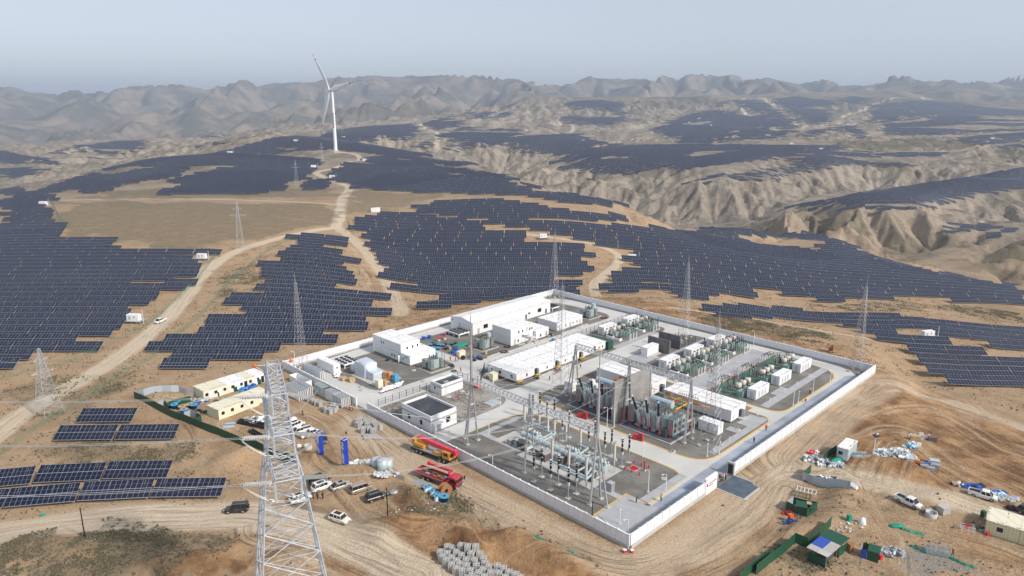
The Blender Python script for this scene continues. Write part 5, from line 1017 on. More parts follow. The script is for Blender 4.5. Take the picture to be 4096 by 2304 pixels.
for x,y,l in ((1185,440,'in front of the left end of main duct'),(1400,560,'in front of the middle of main duct'),(1622,690,'in front of the right gantry leg ladder'),(1985,490,'at the far right end of its long branch pipe'),(1768,310,'right behind the right gantry leg'),(1550,280,'left of the right gantry frame behind duct'),(1215,110,'at the elbow of left branch pipes'),(1020,0,'farthest left under the beam'),(830,-20,'left of the middle gantry leg')):
    o=pb if first else dup(pb); first=False; o.location=G('e',x,y,2.7); o.rotation_euler=(0,0,R45); o['label']='beige ringed bushing, '+l
def wpost():
    t=thing('voltage_transformer','x','instrument post',(0,0,0),0,'slim white instrument posts'); mb=MB(); mb.box(-.5,.5,-.5,.5,0,.2,'concrete'); mb.obj('footing',t); mb=MB(); mb.cyl((0,0,.2),(0,0,2.6),.13,.13,'galv',8); mb.obj('post',t)
    mb=MB(); mb.cyl((0,0,2.6),(0,0,6.4),.17,.17,'white_paint',10); mb.lathe((0,0,6.4),[(.1,0),(.3,.1),(.1,.25)],'galv_pale',10); mb.obj('column',t); return t
pw=wpost(); first=True
for a,b,l in ((43.9,23.7,'left of the three behind the front beam'),(37.2,22.7,'middle of the three behind the front beam'),(31.3,22.5,'right of the three behind the front beam')):
    o=pw if first else dup(pw); first=False; o.location=S(a+2,b-2,.12); o['label']='slim white post, '+l
# big transformers -----------------------------------------------------
def big_tr(label,a,b):
    t=thing('power_transformer',label,'transformer',S(a,b,.1),R45,'two big oil transformers')
    mb=MB(); mb.box(-.35,10.3,-.35,15.1,-.15,.28,'concrete'); mb.obj('bund',t); mb=MB(); mb.box(0,9.95,0,14.75,.0,.32,'pad_stripe'); mb.obj('grating',t)
    mb=MB(); mb.box(2.9,6.4,3.2,12.,.8,4.4,'pale_green_steel',bev=.25)
    for y in np.arange(3.6,12,.9): mb.box(2.75,2.9,y,y+.12,.9,4.2,'pale_green_steel')
    mb.box(3.1,6.2,3.4,11.8,4.4,4.65,'blue_grey_steel'); mb.obj('tank',t)
    for y in (3.6,6,8.4,10.8): mb=MB(); mb.box(2.4,3.3,y,y+1.2,.32,.8,'concrete'); mb.obj('foot',t)
    for (y,dy,dx) in ((10.6,1.3,-.9),(7.9,.6,-.5),(5.2,.1,-.15)):
        mb=MB(); p=Vector((2.6,y,1.6)); q=p+Vector((dx*.5,dy*.7,3.0)); mb.cyl(p,q,.52,.45,'blue_grey_steel',14); mb.cyl(q,q+(q-p).normalized()*.25,.6,.6,'galv_pale',14); tr=mb.obj('turret',t)
        d=(q-p).normalized(); mb=MB()
        for k in range(12): mb.cyl(q+d*(.25+k*.28),q+d*(.25+k*.28+.14),.33,.27,'black',10); mb.cyl(q+d*(.39+k*.28),q+d*(.53+k*.28),.24,.3,'black',10)
        mb.obj('insulator',tr); e=q+d*3.7; mb=MB(); mb.cyl(e,e+d*.5,.2,.12,'white_paint',10); ring(mb,e+d*.25,.38,.07,'galv_pale',12); mb.obj('cap',tr)
    mb=MB(); mb.cyl((6.1,3.6,7.2),(6.1,9.8,7.2),.95,.95,'blue_grey_steel',14); mb.obj('conservator',t)
    mb=MB()
    for y in (4.4,8.8): mb.bar((6.,y,4.6),(6.,y,6.4),.16,'galv')
    mb.bar((6,6,4.6),(6,6,6.4),.1,'galv'); mb.obj('conservator_stand',t)
    mb=MB()
    for k in range(5): mb.cyl((5.06,4.9+k*.62,7.5),(5.06,5.25+k*.62,7.5),.14,.14,'blue',6)
    mb.obj('lettering',t)
    for y0 in (12.5,.7):
        for k in range(3):
            mb=MB()
            for i in range(7): mb.box(2.2+k*1.9,3.9+k*1.9,y0+i*.24,y0+i*.24+.12,1.,5.4,'pale_green_steel')
            mb.box(2.2+k*1.9,3.9+k*1.9,y0,y0+1.56,5.2,5.4,'blue_grey_steel'); r_=mb.obj('radiator',t)
            for z in (2.2,3.8): mb=MB(); yy=y0-.1 if y0<5 else y0+1.6; mb.cyl((3.05+k*1.9,yy,z),(3.05+k*1.9,yy+(.12 if y0>5 else -.02),z),.5,.5,'dark_grey',12); mb.obj('fan',r_)
    rg=random.Random(5); mb=MB()
    for k in range(16):
        x=rg.uniform(3.2,6.2);y=rg.uniform(3.6,11.6); mb.cyl((x,y,4.6),(x,y,5.+rg.random()*1.2),.12,.1,rg.choice(['dark_grey','black','galv_pale']),6)
    for k in range(5): y=4+k*1.6; mb.tube([(3.,y,4.8),(6.6,y,4.9),(6.6,y+.6,3.)],.07,'galv_pale',5)
    mb.tube([(3.5,12.2,5.),(3.5,2.9,5.)],.14,'galv_pale',6); mb.tube([(2.7,12,5.6),(2.7,13.9,5.6),(4.5,13.9,5.6),(4.5,12,5.6)],.09,'white_paint',6); mb.obj('top_pipework',t)
    mb=MB(); mb.box(6.6,8.,3.6,5.,.4,3.,'dark_grey'); mb.box(1.5,2.4,2.2,3.6,.4,2.3,'dark_grey'); mb.box(2.5,3.1,9.,9.9,.9,3.2,'galv'); mb.obj('marshalling_box',t)
    for x,y in ((.6,.5),(.6,3.7),(.6,6.7),(.6,9.3),(.6,12.2),(.6,14.3),(9.3,.5),(9.3,4),(9.3,7.5),(9.3,11),(9.3,14.3)):
        mb=MB(); mb.bar((x,y,.3),(x,y,4.9 if x<5 else 6.2),.12,'red'); mb.obj('spray_pipe',t)
    mb=MB()
    for z in (2.9,): mb.bar((.6,.5,z),(.6,14.3,z),.05,'maroon'); mb.bar((.6,14.3,z),(9.3,14.3,z),.05,'red'); mb.bar((.6,.5,z),(9.3,.5,z),.05,'red')
    mb.bar((9.3,.5,6.1),(9.3,14.3,6.1),.06,'red'); mb.box(.5,.58,3.4,3.7,2.7,3.1,'bright_red'); mb.box(.5,.58,7.8,8.2,2.9,3.2,'yellow'); mb.obj('spray_rail',t)
    for j,(m,y) in enumerate((('yellow',3.),('yellow',3.3),('green_net',4.2),('green_net',4.5),('red',5.3),('red',5.6),('yellow',6.6),('green_net',7.4),('red',8.2))):
        mb=MB(); z=5.9; mb.tube([(6.9,y,5.2),(7.2,y,z),(12.5+j*.25,y,z)],.09,m,5); mb.tube([(12.5+j*.25,y,z),(12.5+j*.25,8.6+.2*j if j<5 else -1.+.2*j,z)],.09,m,5); mb.tube([(12.5+j*.25,8.6+.2*j if j<5 else -1.+.2*j,z-.2),(20.4,8.6+.2*j if j<5 else -1.+.2*j,z-2.6 if 0 else 2.9)],.08,m,5); mb.obj('busbar',t)
    mb=MB()
    for x in (9.8,12.,14.5,17.):
        for y in (2.6,8.8): mb.bar((x,y,-.1),(x,y,5.8),.09,'galv')
        mb.bar((x,2.6,5.7),(x,8.8,5.7),.09,'maroon')
        for k in range(9): mb.cyl((x,3+k*.66,5.7),(x,3+k*.66,6.3),.09,.07,'maroon',6)
    mb.obj('busbar_frame',t); return t
T1=big_tr('big transformer left of the huge concrete wall',35.8,41.5); T2=big_tr('big transformer right of the huge concrete wall',18.,41.2)
# small transformers
def small_tr(label,a,b,rz=R45):
    t=thing('yard_transformer',label,'transformer',S(a,b,.1),rz,'finned transformers of the test yards')
    mb=MB(); mb.box(-3.4,4.4,-3.,3.2,-.1,.2,'concrete'); mb.box(-3.,4.,-2.6,2.8,.2,.24,'gravel'); mb.obj('pad',t)
    mb=MB(); mb.box(-1.1,1.3,-1.6,1.6,.5,3.3,'pale_green_steel',bev=.1); mb.obj('tank',t)
    for x0,y0,nx in ((-2.4,-2.2,6),(-2.4,.6,6),(1.4,-2.3,5),(1.4,.5,5)):
        mb=MB()
        for k in range(nx): mb.box(x0+k*.22-.0,x0+k*.22+.1,y0,y0+1.8,.7,3.2,'pale_green_steel')
        mb.box(x0,x0+nx*.22,y0+.1,y0+1.7,3.05,3.2,'blue_grey_steel'); mb.obj('radiator',t)
    for x,y in ((-.6,-.9),(-.6,.1),(-.6,1.),(.6,-.6),(.6,.5)): mb=MB(); mb.lathe((x,y,3.3),[(.16,0)]+[(.2 if i%2 else .13,.1+i*.12) for i in range(8)]+[(.05,1.2)],'dark_grey',8); mb.obj('bushing',t)
    mb=MB(); mb.box(.2,1.5,-2.2,-.9,4.2,5.6,'blue_grey_steel',bev=.2); mb.bar((.8,-1.5,3.3),(.8,-1.5,4.2),.12,'galv'); mb.obj('conservator',t)
    for y in (-1.2,0,1.2): mb=MB(); mb.cyl((3.6,y,.1),(3.6,y,2.2),.1,.1,'maroon',6); mb.cyl((3.6,y,2.2),(3.6,y,4.6),.13,.1,'galv',6); mb.tube([(3.6,y,4.5),(2.2,y,4.9),(.6,y*.6,4.6)],.04,'galv',4); mb.obj('cable_post',t)
    return t
small_tr('grey-green finned transformer in the left yard beside the cabin wing',98.6,33.); small_tr('grey-green finned transformer with workers on top before the two storey block',101.5,57.2); small_tr('grey-green finned transformer near the back wall by low block',99.5,110.5)
# fan coolers
def cooler(label,a,b,n=4,L=6.4,W=4.8):
    t=thing('dry_cooler',label,'cooler',S(a,b,.1),R45,'white coolers with black fans'); mb=MB(); mb.box(0,W,0,L,1.0,1.45,'white_paint'); mb.obj('frame',t)
    for x in (.2,W-.2):
        for y in (.2,L/2,L-.2): mb=MB(); mb.box(x-.12,x+.12,y-.12,y+.12,0,1.,'white_paint'); mb.obj('leg',t)
    fm=MB(); fm.lathe((0,0,0),[(.56,0),(.60,.3),(.50,.34)],'black',14); fm.cyl((0,0,.34),(0,0,.4),.22,.22,'dark_grey',8); FMs=fm.mesh('fan')
    for i in range(3):
        for j in range(n): o=bpy.data.objects.new('fan',FMs); COL.objects.link(o); o.parent=t; o.location=((i+.5)*W/3,(j+.5)*L/n,1.45)
    return t
cooler('white fan cooler with black fans beside the white container in left yard',117.6,13.2,4,6.6,5.2); cooler('white fan cooler with black fans at the gable end of the hall',115.2,58,4,6.,5.); cooler('white fan cooler half hidden at the far end of the hall',114.5,106.2,4,5,4.4)
# compensator banks
def bank(a,b,kind,label):
    t=thing('reactor_bank',label,'reactor bank',S(a,b,.1),R45,'fenced reactor banks with beige drums')
    s=-1 if kind=='R' else 1                      # R: gear lies towards the left corner of its container
    if kind=='R': dr=[(1.2+2.7*i,4.6,0) for i in range(3)]; tk=[(0.2+3.2*i,4.,0) for i in range(3)]; net=(-1.2,7.6,3.1,9.6); bus_y=(8.4,9.8,11.)
    else: dr=[(-.2+2.7*i,-3.2,0) for i in range(3)]; tk=[(0.+3.2*i,-2.7,0) for i in range(3)]; net=(2.,8.6,-6.6,-2.2); bus_y=(-5.,-6.6,-8.)
    for x,y,z in dr:
        mb=MB(); mb.lathe((x,y,2.5),[(.75,0),(.85,.1),(.85,1.1),(.7,1.2),(.2,1.25)],'beige_porcelain',16); mb.obj('drum',t)
        mb=MB(); 
        for k in range(4): an=k*PI/2+.6; mb.cyl((x+.5*math.cos(an),y+.5*math.sin(an),1.7),(x+.5*math.cos(an),y+.5*math.sin(an),2.5),.09,.09,'dark_grey',6)
        mb.cyl((x,y,3.7),(x,y,4.5),.13,.08,'black',8); mb.obj('support_insulator',t)
    for x,y,z in tk: mb=MB(); mb.box(x,x+2.3,y-1.4,y+.6,.0,1.7,'pale_green_steel',bev=.1); mb.obj('tank',t)
    rg=random.Random(int(a*7+b)); mb=MB()
    for k in range(10): x=net[0]+rg.random()*(net[1]-net[0]); y=net[2]+rg.random()*(net[3]-net[2]); mb.cyl((x,y,1.5),(x,y,3.4),.12,.12,'black' if k%2 else 'dark_grey',7); mb.bar((x,y,0),(x,y,1.5),.07,'galv')
    mb.obj('insulator',t)
    mb=MB()
    for y in bus_y:
        for x in (0,1.6,3.2): mb.cyl((x+1.5,y,2.6),(x+1.5,y,3.5),.1,.08,'black',6); mb.bar((x+1.5,y,0),(x+1.5,y,2.6),.08,'galv_pale')
        mb.bar((1.2,y,2.6),(5.2,y,2.6),.09,'galv')
    for x in (1.5,3.1,4.7): mb.tube([(x,dr[0][1],4.4),(x,bus_y[0],3.7),(x,bus_y[-1],3.3),(x,bus_y[-1]+(1.4 if kind=='R' else -1.4),2.4)],.07,'dark_grey',5)
    mb.obj('busbar',t)
    mb=MB(); x0,x1,y0,y1=net
    for (p,q) in (((x0,y0),(x1,y0)),((x1,y0),(x1,y1)),((x1,y1),(x0,y1)),((x0,y1),(x0,y0))):
        L=math.hypot(q[0]-p[0],q[1]-p[1]); n=int(L/.28)
        for k in range(n): xx=p[0]+(q[0]-p[0])*k/n; yy=p[1]+(q[1]-p[1])*k/n; mb.bar((xx,yy,0),(xx,yy,2.),.035 if k%7 else .09,'green_net')
        for z in (.15,.6,1.05,1.5,1.98): mb.bar((p[0],p[1],z),(q[0],q[1],z),.035,'green_net')
    mb.obj('net_fence',t)
    for k in range(3):
        mb=MB(); x=1.2+k*1.7; y=bus_y[-1]+(1.6 if kind=='R' else -1.6); mb.box(x-.11,x+.11,y-.11,y+.11,0,2.4,'white_paint'); mb.obj('white_post',t)
    mb=MB(); y=bus_y[-1]+(1.6 if kind=='R' else -1.6); mb.box(.8,5.,y-.25,y+.25,-.05,.2,'concrete'); mb.obj('footing',t)
    if kind=='L':
        for k in range(2):
            mb=MB(); x=-2.6; y=-3.1-3.2*k; mb.box(x,x+1.3,y-1.4,y+1.3,.2,.9,'white_paint'); mb.box(x-.3,x+1.6,y-1.6,y+1.5,-.05,.2,'concrete'); c=mb.obj('cooler',t)
            for j in range(4): mb=MB(); mb.cyl((x+.65,y-1.+j*.62,.9),(x+.65,y-1.+j*.62,1.2),.29,.29,'black',10); mb.obj('fan',c)
    return t
def cont(label,a,b,La,Lb,h,kind):
    t=thing('equipment_container',label,'container',S(a,b,.1),R45,'short white equipment containers'); mb=MB(); mb.box(0,Lb,0,La,.25,h,'corrugated'); mb.obj('body',t); mb=MB(); mb.box(-.03,Lb+.03,-.03,La+.03,h,h+.1,'roof_white'); mb.obj('roof',t); mb=MB(); mb.box(.1,Lb-.1,.1,La-.1,-.1,.25,'concrete'); mb.obj('plinth',t)
    door(t,'x',La*.5,.45,.9,1.9,'galv_pale')
    if kind=='R':
        for x in (2.,3.8,5.6): door(t,'y',x,.5,.85,1.8,'galv_pale','door',.04)
    else:
        mb=MB()
        for x in (1.2,3.2,5.2): mb.box(x,x+.7,-.35,.1,h-.7,h-.45,'dark_grey')
        mb.obj('vent_hood',t)
    return t
NR_=('nearest','middle','farthest')
for i,b in enumerate((80.5,95.,109.2)): cont(NR_[i]+' of the three white containers before the paved strip',15.8,b,2.6,7.9,2.9,'R'); bank(16.6,b-1.,'R','green netted gear and beige drums behind the '+NR_[i]+' front container')
for i,b in enumerate((83.4,97.8,112.)): cont(NR_[i]+' of the three white containers in the row beyond the paved strip',46.3,b-.6,2.8,7.5,2.9,'L'); bank(46.3,b+1,'L','green netted gear and beige drums before the '+NR_[i]+' container of the middle row')
for i,b in enumerate((96.8,110.8)): cont(('nearer','farther')[i]+' of two white containers behind the long prefab',81.,b-.6,2.8,7.5,2.9,'L'); bank(81,b+1,'L','green netted gear before the '+('nearer','farther')[i]+' container behind the long prefab')
# gear caged behind the fire walls
t=thing('earthing_gear','grey earthing gear behind the nearer dark fire wall','switchgear',S(56,98,.1),R45); mb=MB(); mb.box(0,1.6,0,2.4,.3,2.,'galv'); mb.box(2.,3.,3,4.,.3,2.4,'dark_grey'); mb.obj('cabinet',t); mb=MB()
for k in range(4): mb.cyl((1+k*.5,4.5,0),(1+k*.5,4.5,3.),.09,.07,'black',6)
mb.obj('insulator',t); mb=MB(); mb.box(1,1.5,-.3,.2,2.6,2.9,'sky_blue'); mb.obj('blue_cap',t)
t=thing('earthing_gear','grey earthing gear inside the dark cage','switchgear',S(56,105.5,.1),R45); mb=MB(); mb.box(0,2.,0,2.,.3,2.,'galv'); mb.obj('cabinet',t); mb=MB()
for k in range(5): mb.cyl((2.6+k*.5,1.5+(k%2),0),(2.6+k*.5,1.5+(k%2),2.6),.09,.07,'dark_grey',6)
mb.obj('insulator',t)
# ---------- left yard and mid yard stores ----------
t=thing('white_container','long plain white container near the left wall of the left yard','container',S(116.,8.4,.05),R45); mb=MB(); mb.box(0,2.4,0,9.6,.1,2.9,'white_paint'); mb.obj('body',t); mb=MB(); mb.box(-.02,2.42,-.02,9.62,2.9,2.98,'roof_white'); mb.obj('roof',t); mb=MB(); mb.box(.9,1.5,-.03,0,1.7,2.1,'navy'); mb.obj('emblem',t)
def blob(name,label,cat,loc,sx,sy,sz,m,seed,rz=R45,n=14,jag=.18,box=.6):
    """draped sheet over boxy load"""
    rg=np.random.RandomState(seed); mb=MB(); V=[];F=[]; K=9
    for j in range(K):
        z=j/(K-1)
        for i in range(n*2):
            an=2*PI*i/(n*2); c,s_=math.cos(an),math.sin(an); r=(abs(c)**4+abs(s_)**4)**(-.25)*box+(1-box)
            taper=1.08-.28*z**2-(.9*(z-.8)*2 if z>.8 else 0)*.9; k=r*taper*(1+jag*.5*(rg.rand()-.5)); V.append((c*k*sx,s_*k*sy,sz*min(1,z*1.15)*(1+.05*jag*(rg.rand()-.5))))
    for j in range(K-1):
        for i in range(n*2): F.append((j*2*n+i,j*2*n+(i+1)%(2*n),(j+1)*2*n+(i+1)%(2*n),(j+1)*2*n+i))
    F.append(tuple(range((K-1)*2*n,K*2*n))); mb.add(V,F,m,True); o=mb.obj(name,None,loc,rz); tag(o,label,cat); return o
sheet('pavement',[(99,11.5),(111.8,11.5),(111.8,21.),(99,21.)],.1,.35,'concrete')
rgn=random.Random(8); secs=[]
for y,h,w in ((0,1.9,1.2),(.3,2.3,1.7),(2.6,2.5,1.8),(3.4,2.9,1.9),(3.9,4.2,2.2),(6.,4.5,2.35),(8.6,4.4,2.3),(9.3,4.1,2.2),(9.5,3.,2.1)):
    q=lambda a=.14: rgn.uniform(-a,a); secs.append([(x+q(),y+q(),max(0,z+(q() if z else 0))) for x,z in ((-w*1.06,0),(-w,h*.5),(-w*.98,h*.93),(-w*.8,h),(0,h+.05),(w*.8,h),(w*.98,h*.93),(w,h*.5),(w*1.06,0))])
mb=MB(); V=[p for s_ in secs for p in s_]; n=9; mb.add(V,[(k*n+i,(k+1)*n+i,(k+1)*n+i+1,k*n+i+1) for k in range(len(secs)-1) for i in range(n-1)]+[tuple(range(n)),tuple(range((len(secs)-1)*n,len(secs)*n))[::-1]],'tarp')
o=mb.obj('covered_machine',None,S(102.2,15.2,.33),R45); tag(o,'large machine wrapped in pale grey sheeting on the left yard slab','covered machine')
blob('wrapped_reel','bundle wrapped in clear film beside the fan cooler','wrapped bundle',S(113.8,14.6,.2),1.2,1.3,2.1,'galv_pale',7); blob('green_tarp','crumpled green tarpaulin between fan cooler and sheeted machine','tarpaulin',S(112.8,18.6,.1),1.2,2.4,2.1,'green_net',8,jag=.6,box=.2); blob('green_sheet','green sheet lying flat beside the cable reels','tarpaulin',S(109.,53.,.1),3.2,1.6,.5,'green_net',12,jag=.7,box=.2)
for i,(k,x,y,la,lb,h,m,l) in enumerate((('f',1280,865,1.6,1.7,2.3,'cream','tall pale plywood crate at the slab edge'),('f',1370,770,1.2,1.2,2.5,'orange_soft','left one of the two tall brown crates'),('f',1418,780,1.3,1.3,2.6,'orange_soft','right one of the two tall brown crates'),('f',1355,845,1.,1.,1.7,'orange_soft','short brown crate beside the plywood crate'),('f',1490,800,1.4,1.4,2.4,'sky_blue','light blue wrapped crate right of the brown ones'),
 ('f',820,775,1.4,1.6,.9,'plywood','low wooden box near the insulator pile'),('f',920,790,1.6,1.8,1.,'plywood','low wooden box beside the dark scraps'),('f',990,660,1.2,1.,.9,'wood_brown','brown box at foot of green tarpaulin'),('g',465,880,1.4,2.6,1.7,'cream','long pale crate on the mid yard gravel'),('g',490,925,.9,.9,1.1,'black','black box right of the long pale crate'),('g',320,795,.8,.8,.7,'plywood','small wooden box among the reels'),('g',778,860,.9,.9,.9,'plywood','small box at the corner of transformer pad'))):
    p=G(k,x,y,.1); small_box('crate',l,'crate',0,0,la,lb,h,m,loc=p,group='crates in the yards')
def reel(m1,m2,r=.75,h=.8,name='cable_reel'):
    t=thing(name,'x','cable reel',(0,0,0),0,'cable reels'); mb=MB(); mb.cyl((0,0,.08),(0,0,h-.08),r*.72,r*.72,m2,14); mb.obj('drum',t)
    for z in (0,h-.08): mb=MB(); mb.cyl((0,0,z),(0,0,z+.08),r,r,m1,16); mb.obj('flange',t)
    mb=MB(); mb.cyl((0,0,h),(0,0,h+.02),r*.3,r*.3,'black',10); mb.obj('hub',t); return t
RP=[reel('dark_grey','black'),reel('sky_blue','black'),reel('blue','blue'),reel('maroon','black')]; usedR=set()
RL=[(70,745,1,'leftmost of the reel cluster'),(105,720,0,'rear left of the reel cluster'),(118,780,1,'front left blue topped of the reel cluster'),(130,740,0,'second from left in rear row'),(170,790,1,'front blue topped beside the first'),(172,745,1,'middle of the rear row'),(232,750,1,'centre of the reel cluster'),(262,730,3,'brown topped at the cluster rear'),(300,765,1,'blue topped front right of cluster'),(265,785,3,'brown topped front of cluster'),(340,735,0,'dark at the right of cluster'),(393,718,0,'dark lying at the green sheet'),(360,835,2,'big blue below the cluster'),(402,775,3,'dark one topped with scrap'),(402,800,2,'small blue beside the dark one'),(55,640,2,'blue alone near the ring road'),(248,605,1,'blue topped left of the fan cooler'),(278,590,0,'dark left of the fan cooler'),(1650,675,1,'blue topped on the road edge behind long prefab'),(1620,610,3,'brown between two storey block and low block'),(690,905,2,'violet among scraps near road bend'),(720,915,0,'dark among scraps near road bend'),(600,890,0,'dark left among the scraps'),(635,930,0,'dark front among the scraps')]
for x,y,k,l in RL:
    o=RP[k] if k not in usedR else dup(RP[k]); usedR.add(k); o.location=G('g',x,y+12,.1); o['label']='cable reel in the yards, '+l; o['group']='cable reels in the yards'; o.scale=(1.15,)*3 if k==2 else (1,1,1)
p=G('f',1850,250,.1); o=dup(RP[2]); o.location=p; o['label']='cable reel in the yards, light blue beyond the cabin block'
def porc():
    t=thing('spare_insulator','x','insulator',(0,0,0),0,'maroon and white spare insulators'); mb=MB(); mb.lathe((0,0,0),[(.38,0),(.42,.1),(.36,.22)],'maroon',10); mb.obj('skirt',t); mb=MB(); mb.lathe((0,0,.22),[(.3,0),(.42,.12),(.4,.3),(.25,.42)],'white_paint',10); mb.obj('cap',t); return t
pp=porc(); rg=random.Random(9); first=True; cnt=0
C1=[(rg.uniform(700,790),rg.uniform(685,750)) for _ in range(13)]; C2=[]
for r_ in range(5):
    for c_ in range(9): C2.append((1300+c_*29-r_*0+rg.uniform(-8,8)+ (5-r_)*8,915-c_*9-r_*0+ (r_-2)*-1+rg.uniform(-6,6)+r_*13-28))
for i,(x,y) in enumerate(C1+C2):
    o=pp if first else dup(pp); first=False; o.location=G('f',x,y,.1); w_=i<len(C1); o['label']='maroon and white insulator in the pile beside the white container' if w_ else 'maroon and white insulator in the large pile below the crates'; o['group']='insulators piled by white container' if w_ else 'insulators piled below the crates'
for (k,x,y,l) in (('g',175,690,'red valve pipe left of the reels'),('g',250,670,'red valve pipe behind the reels')):
    p=G(k,x,y,.1); t=thing('fire_valve',l,'pipe',p,R45,'red valve pipes'); mb=MB(); mb.cyl((0,0,0),(0,0,2.2),.16,.16,'bright_red',8); mb.tube([(-.9,0,1.3),(.8,0,1.4)],.14,'bright_red',6); mb.lathe((0,0,2.2),[(.1,0),(.35,.1),(.1,.25)],'bright_red',8); mb.obj('pipe',t); mb=MB(); mb.box(-.5,.5,-.5,.5,0,.6,'concrete'); mb.obj('block',t)
for i,(k,x,y,r) in enumerate((('g',1015,830,1.3),('g',2305,395,1.4),('g',1060,765,1.2),('f',2200,590,1.),('f',1380,520,.7),('f',2240,660,.9))):
    p=G(k,x,y,.12); t=thing('hose_coil',['maroon coil of hose before the two storey block','maroon coil of hose near the right transformer','black coil leaning at the two storey block','dark coil beside left transformer pad','dark loop near the cabin steps','dark coil at road bend of left yard'][i],'coil',p,0,'coils of cable and hose'); mb=MB()
    for q in range(3): ring(mb,(.1*q,.05*q,.08+q*.08),r-.18*q,.07,'maroon' if i<2 else 'black',14)
    mb.obj('loops',t)
# grey trench walls and slabs of the unfinished mid yard edge
rg=random.Random(12)
for i,(x,y,l,w) in enumerate(((880,880,6,.5),(1180,800,8,.6),(1330,740,5,.5),(1500,690,7,.5),(1850,570,8,.6),(2020,505,7,.5),(1230,735,3,1.4),(1600,620,2.5,1.5),(1420,690,2,1.2))):
    p=G('g',x,y,.1); t=thing('trench_wall','pale concrete trench edge, '+ordn(i)+' along the mid yard road','trench',p,R45,'concrete trench edges'); mb=MB(); mb.box(-l/2,l/2,-w/2,-w/2+.18,0,.4,'concrete'); mb.box(-l/2,l/2,w/2-.18,w/2,0,.4,'concrete'); mb.box(-l/2,l/2,-w/2+.18,w/2-.18,0,.06,'brown_paint'); mb.obj('edge',t)
# ---------- lattice helpers ----------
def lattice(mb,levels,w=.1,m='galv',diag=.06,face=(0,1,2,3),X_=False,hz=None):
    """levels: list of (z, half x, half y, cx, cy)"""
    C=[[Vector((cx+sx*hx,cy+sy*hy,z)) for sx,sy in ((-1,-1),(1,-1),(1,1),(-1,1))] for z,hx,hy,cx,cy in levels]
    for A,B in zip(C[:-1],C[1:]):
        for k in range(4): mb.bar(A[k],B[k],w,m)
        for k in face:
            mb.bar(A[k],B[(k+1)%4],diag,m)
            if X_: mb.bar(A[(k+1)%4],B[k],diag,m)
            mb.bar(B[k],B[(k+1)%4],hz or diag,m)
    return C
def mast(label,a,b,h,base=1.9,top=.25,n=16,loc=None,spire=3.,nm='lightning_mast',m='galv'):
    t=thing(nm,label,'lattice mast',loc if loc is not None else S(a,b,.1),R45,'lattice lightning masts'); mb=MB(); H_=h-spire; L=[]; z=0; dz=3.2
    k=0; zz=[0]; s=2.6
    while zz[-1]<H_-.5: zz.append(zz[-1]+s); s=max(1.,s*.93)
    zz[-1]=H_
    L=[(z,base*(1-z/H_)+top*z/H_)*1 if 0 else (z,base*(1-z/H_)+top*z/H_,base*(1-z/H_)+top*z/H_,0,0) for z in zz]
    lattice(mb,L,.085,m,.045); mb.obj('lattice',t); mb=MB(); mb.cyl((0,0,H_-.3),(0,0,h),.09,.03,m,6); mb.obj('spire',t)
    for sx in (-1,1):
        for sy in (-1,1): f=MB(); f.box(sx*base-.4,sx*base+.4,sy*base-.4,sy*base+.4,-.4,.35,'concrete'); f.obj('footing',t)
    return t
mast('lattice lightning mast in the middle of the plot beside the long prefab',58.9,47.8,34,1.9); mast('lattice lightning mast in front of the container building near the gate',10.7,47.3,34,1.9)
mast('lattice lightning mast in the left corner of the plot',130,5.4,30,1.5); mast('lattice lightning mast at the back corner of the plot',129.2,123.8,30,1.5); mast('lattice lightning mast beside the dark fire walls near the back wall',60,115,30,1.6); mast('lattice lightning mast in the right corner of the plot',4.6,123.6,30,1.6)
# gantries
def aframe(t,a,b,h,top_w=.2,spread=1.75,brace=None,spire=0,a0=0,b0=0):
    x,y=b-b0,a-a0; mb=MB()
    for s in (-1,1): mb.cyl((x+s*spread,y,0),(x+s*.12,y,h),.24,.2,'galv',10)
    for z in (h*.33,h*.62): w=spread*(1-z/h)+.1; mb.cyl((x-w,y,z),(x+w,y,z),.18,.18,'galv_pale',8)
    if brace: mb.cyl((x+.2,y+brace,0),(x,y,h-.4),.22,.18,'galv',10)
    c=mb.obj('column',t); mb=MB()
    for s in (-1,1): mb.box(x+s*spread-.5,x+s*spread+.5,y-.5,y+.5,-.1,.3,'concrete')
    if brace: mb.box(x-.3,x+.7,y+brace-.5,y+brace+.5,-.1,.3,'concrete')
    mb.obj('footing',t)
    if spire: mb=MB(); mb.cyl((x,y,h-.2),(x,y,h+spire*.45),.36,.28,'galv',12); mb.cyl((x,y,h+spire*.45),(x,y,h+spire-2.5),.2,.1,'galv',8); mb.cyl((x,y,h+spire-2.5),(x,y,h+spire),.05,.02,'galv',6); mb.obj('spire',t)
    mb=MB()
    for k in range(int(h/.55)): z=.5+k*.55; w=spread*(1-z/h)+.1; mb.bar((x-w-.35,y-.6,z),(x-w-.35,y-.1,z),.05,'galv_pale')
    for q in (-.6,-.1): mb.bar((x-spread-.45,y+q,.3),(x-.5,y+q,h-.3),.05,'galv_pale')
    mb.obj('ladder',t)
def beam(t,p,q,w=.75,name='beam'):
    d=q-p; L=d.length; d.normalize(); sd=Vector((-d.y,d.x,0)); n=int(L/1.25); mb=MB(); up=Vector((0,0,1.3))
    lo=[p+sd*w,p-sd*w]; hi=[p+sd*0+up]
    A=[p+sd*w,p-sd*w,p+up]; B=[q+sd*w,q-sd*w,q+up]
    for a,b in zip(A,B): mb.bar(a,b,.17,'galv_pale')
    for k in range(n):
        for i in range(3):
            a=A[i].lerp(B[i],k/n); b=A[(i+1)%3].lerp(B[(i+1)%3],(k+.5)/n); c=A[i].lerp(B[i],(k+1)/n); mb.bar(a,b,.11,'galv_pale'); mb.bar(b,c,.11,'galv_pale')
    return mb.obj(name,t)
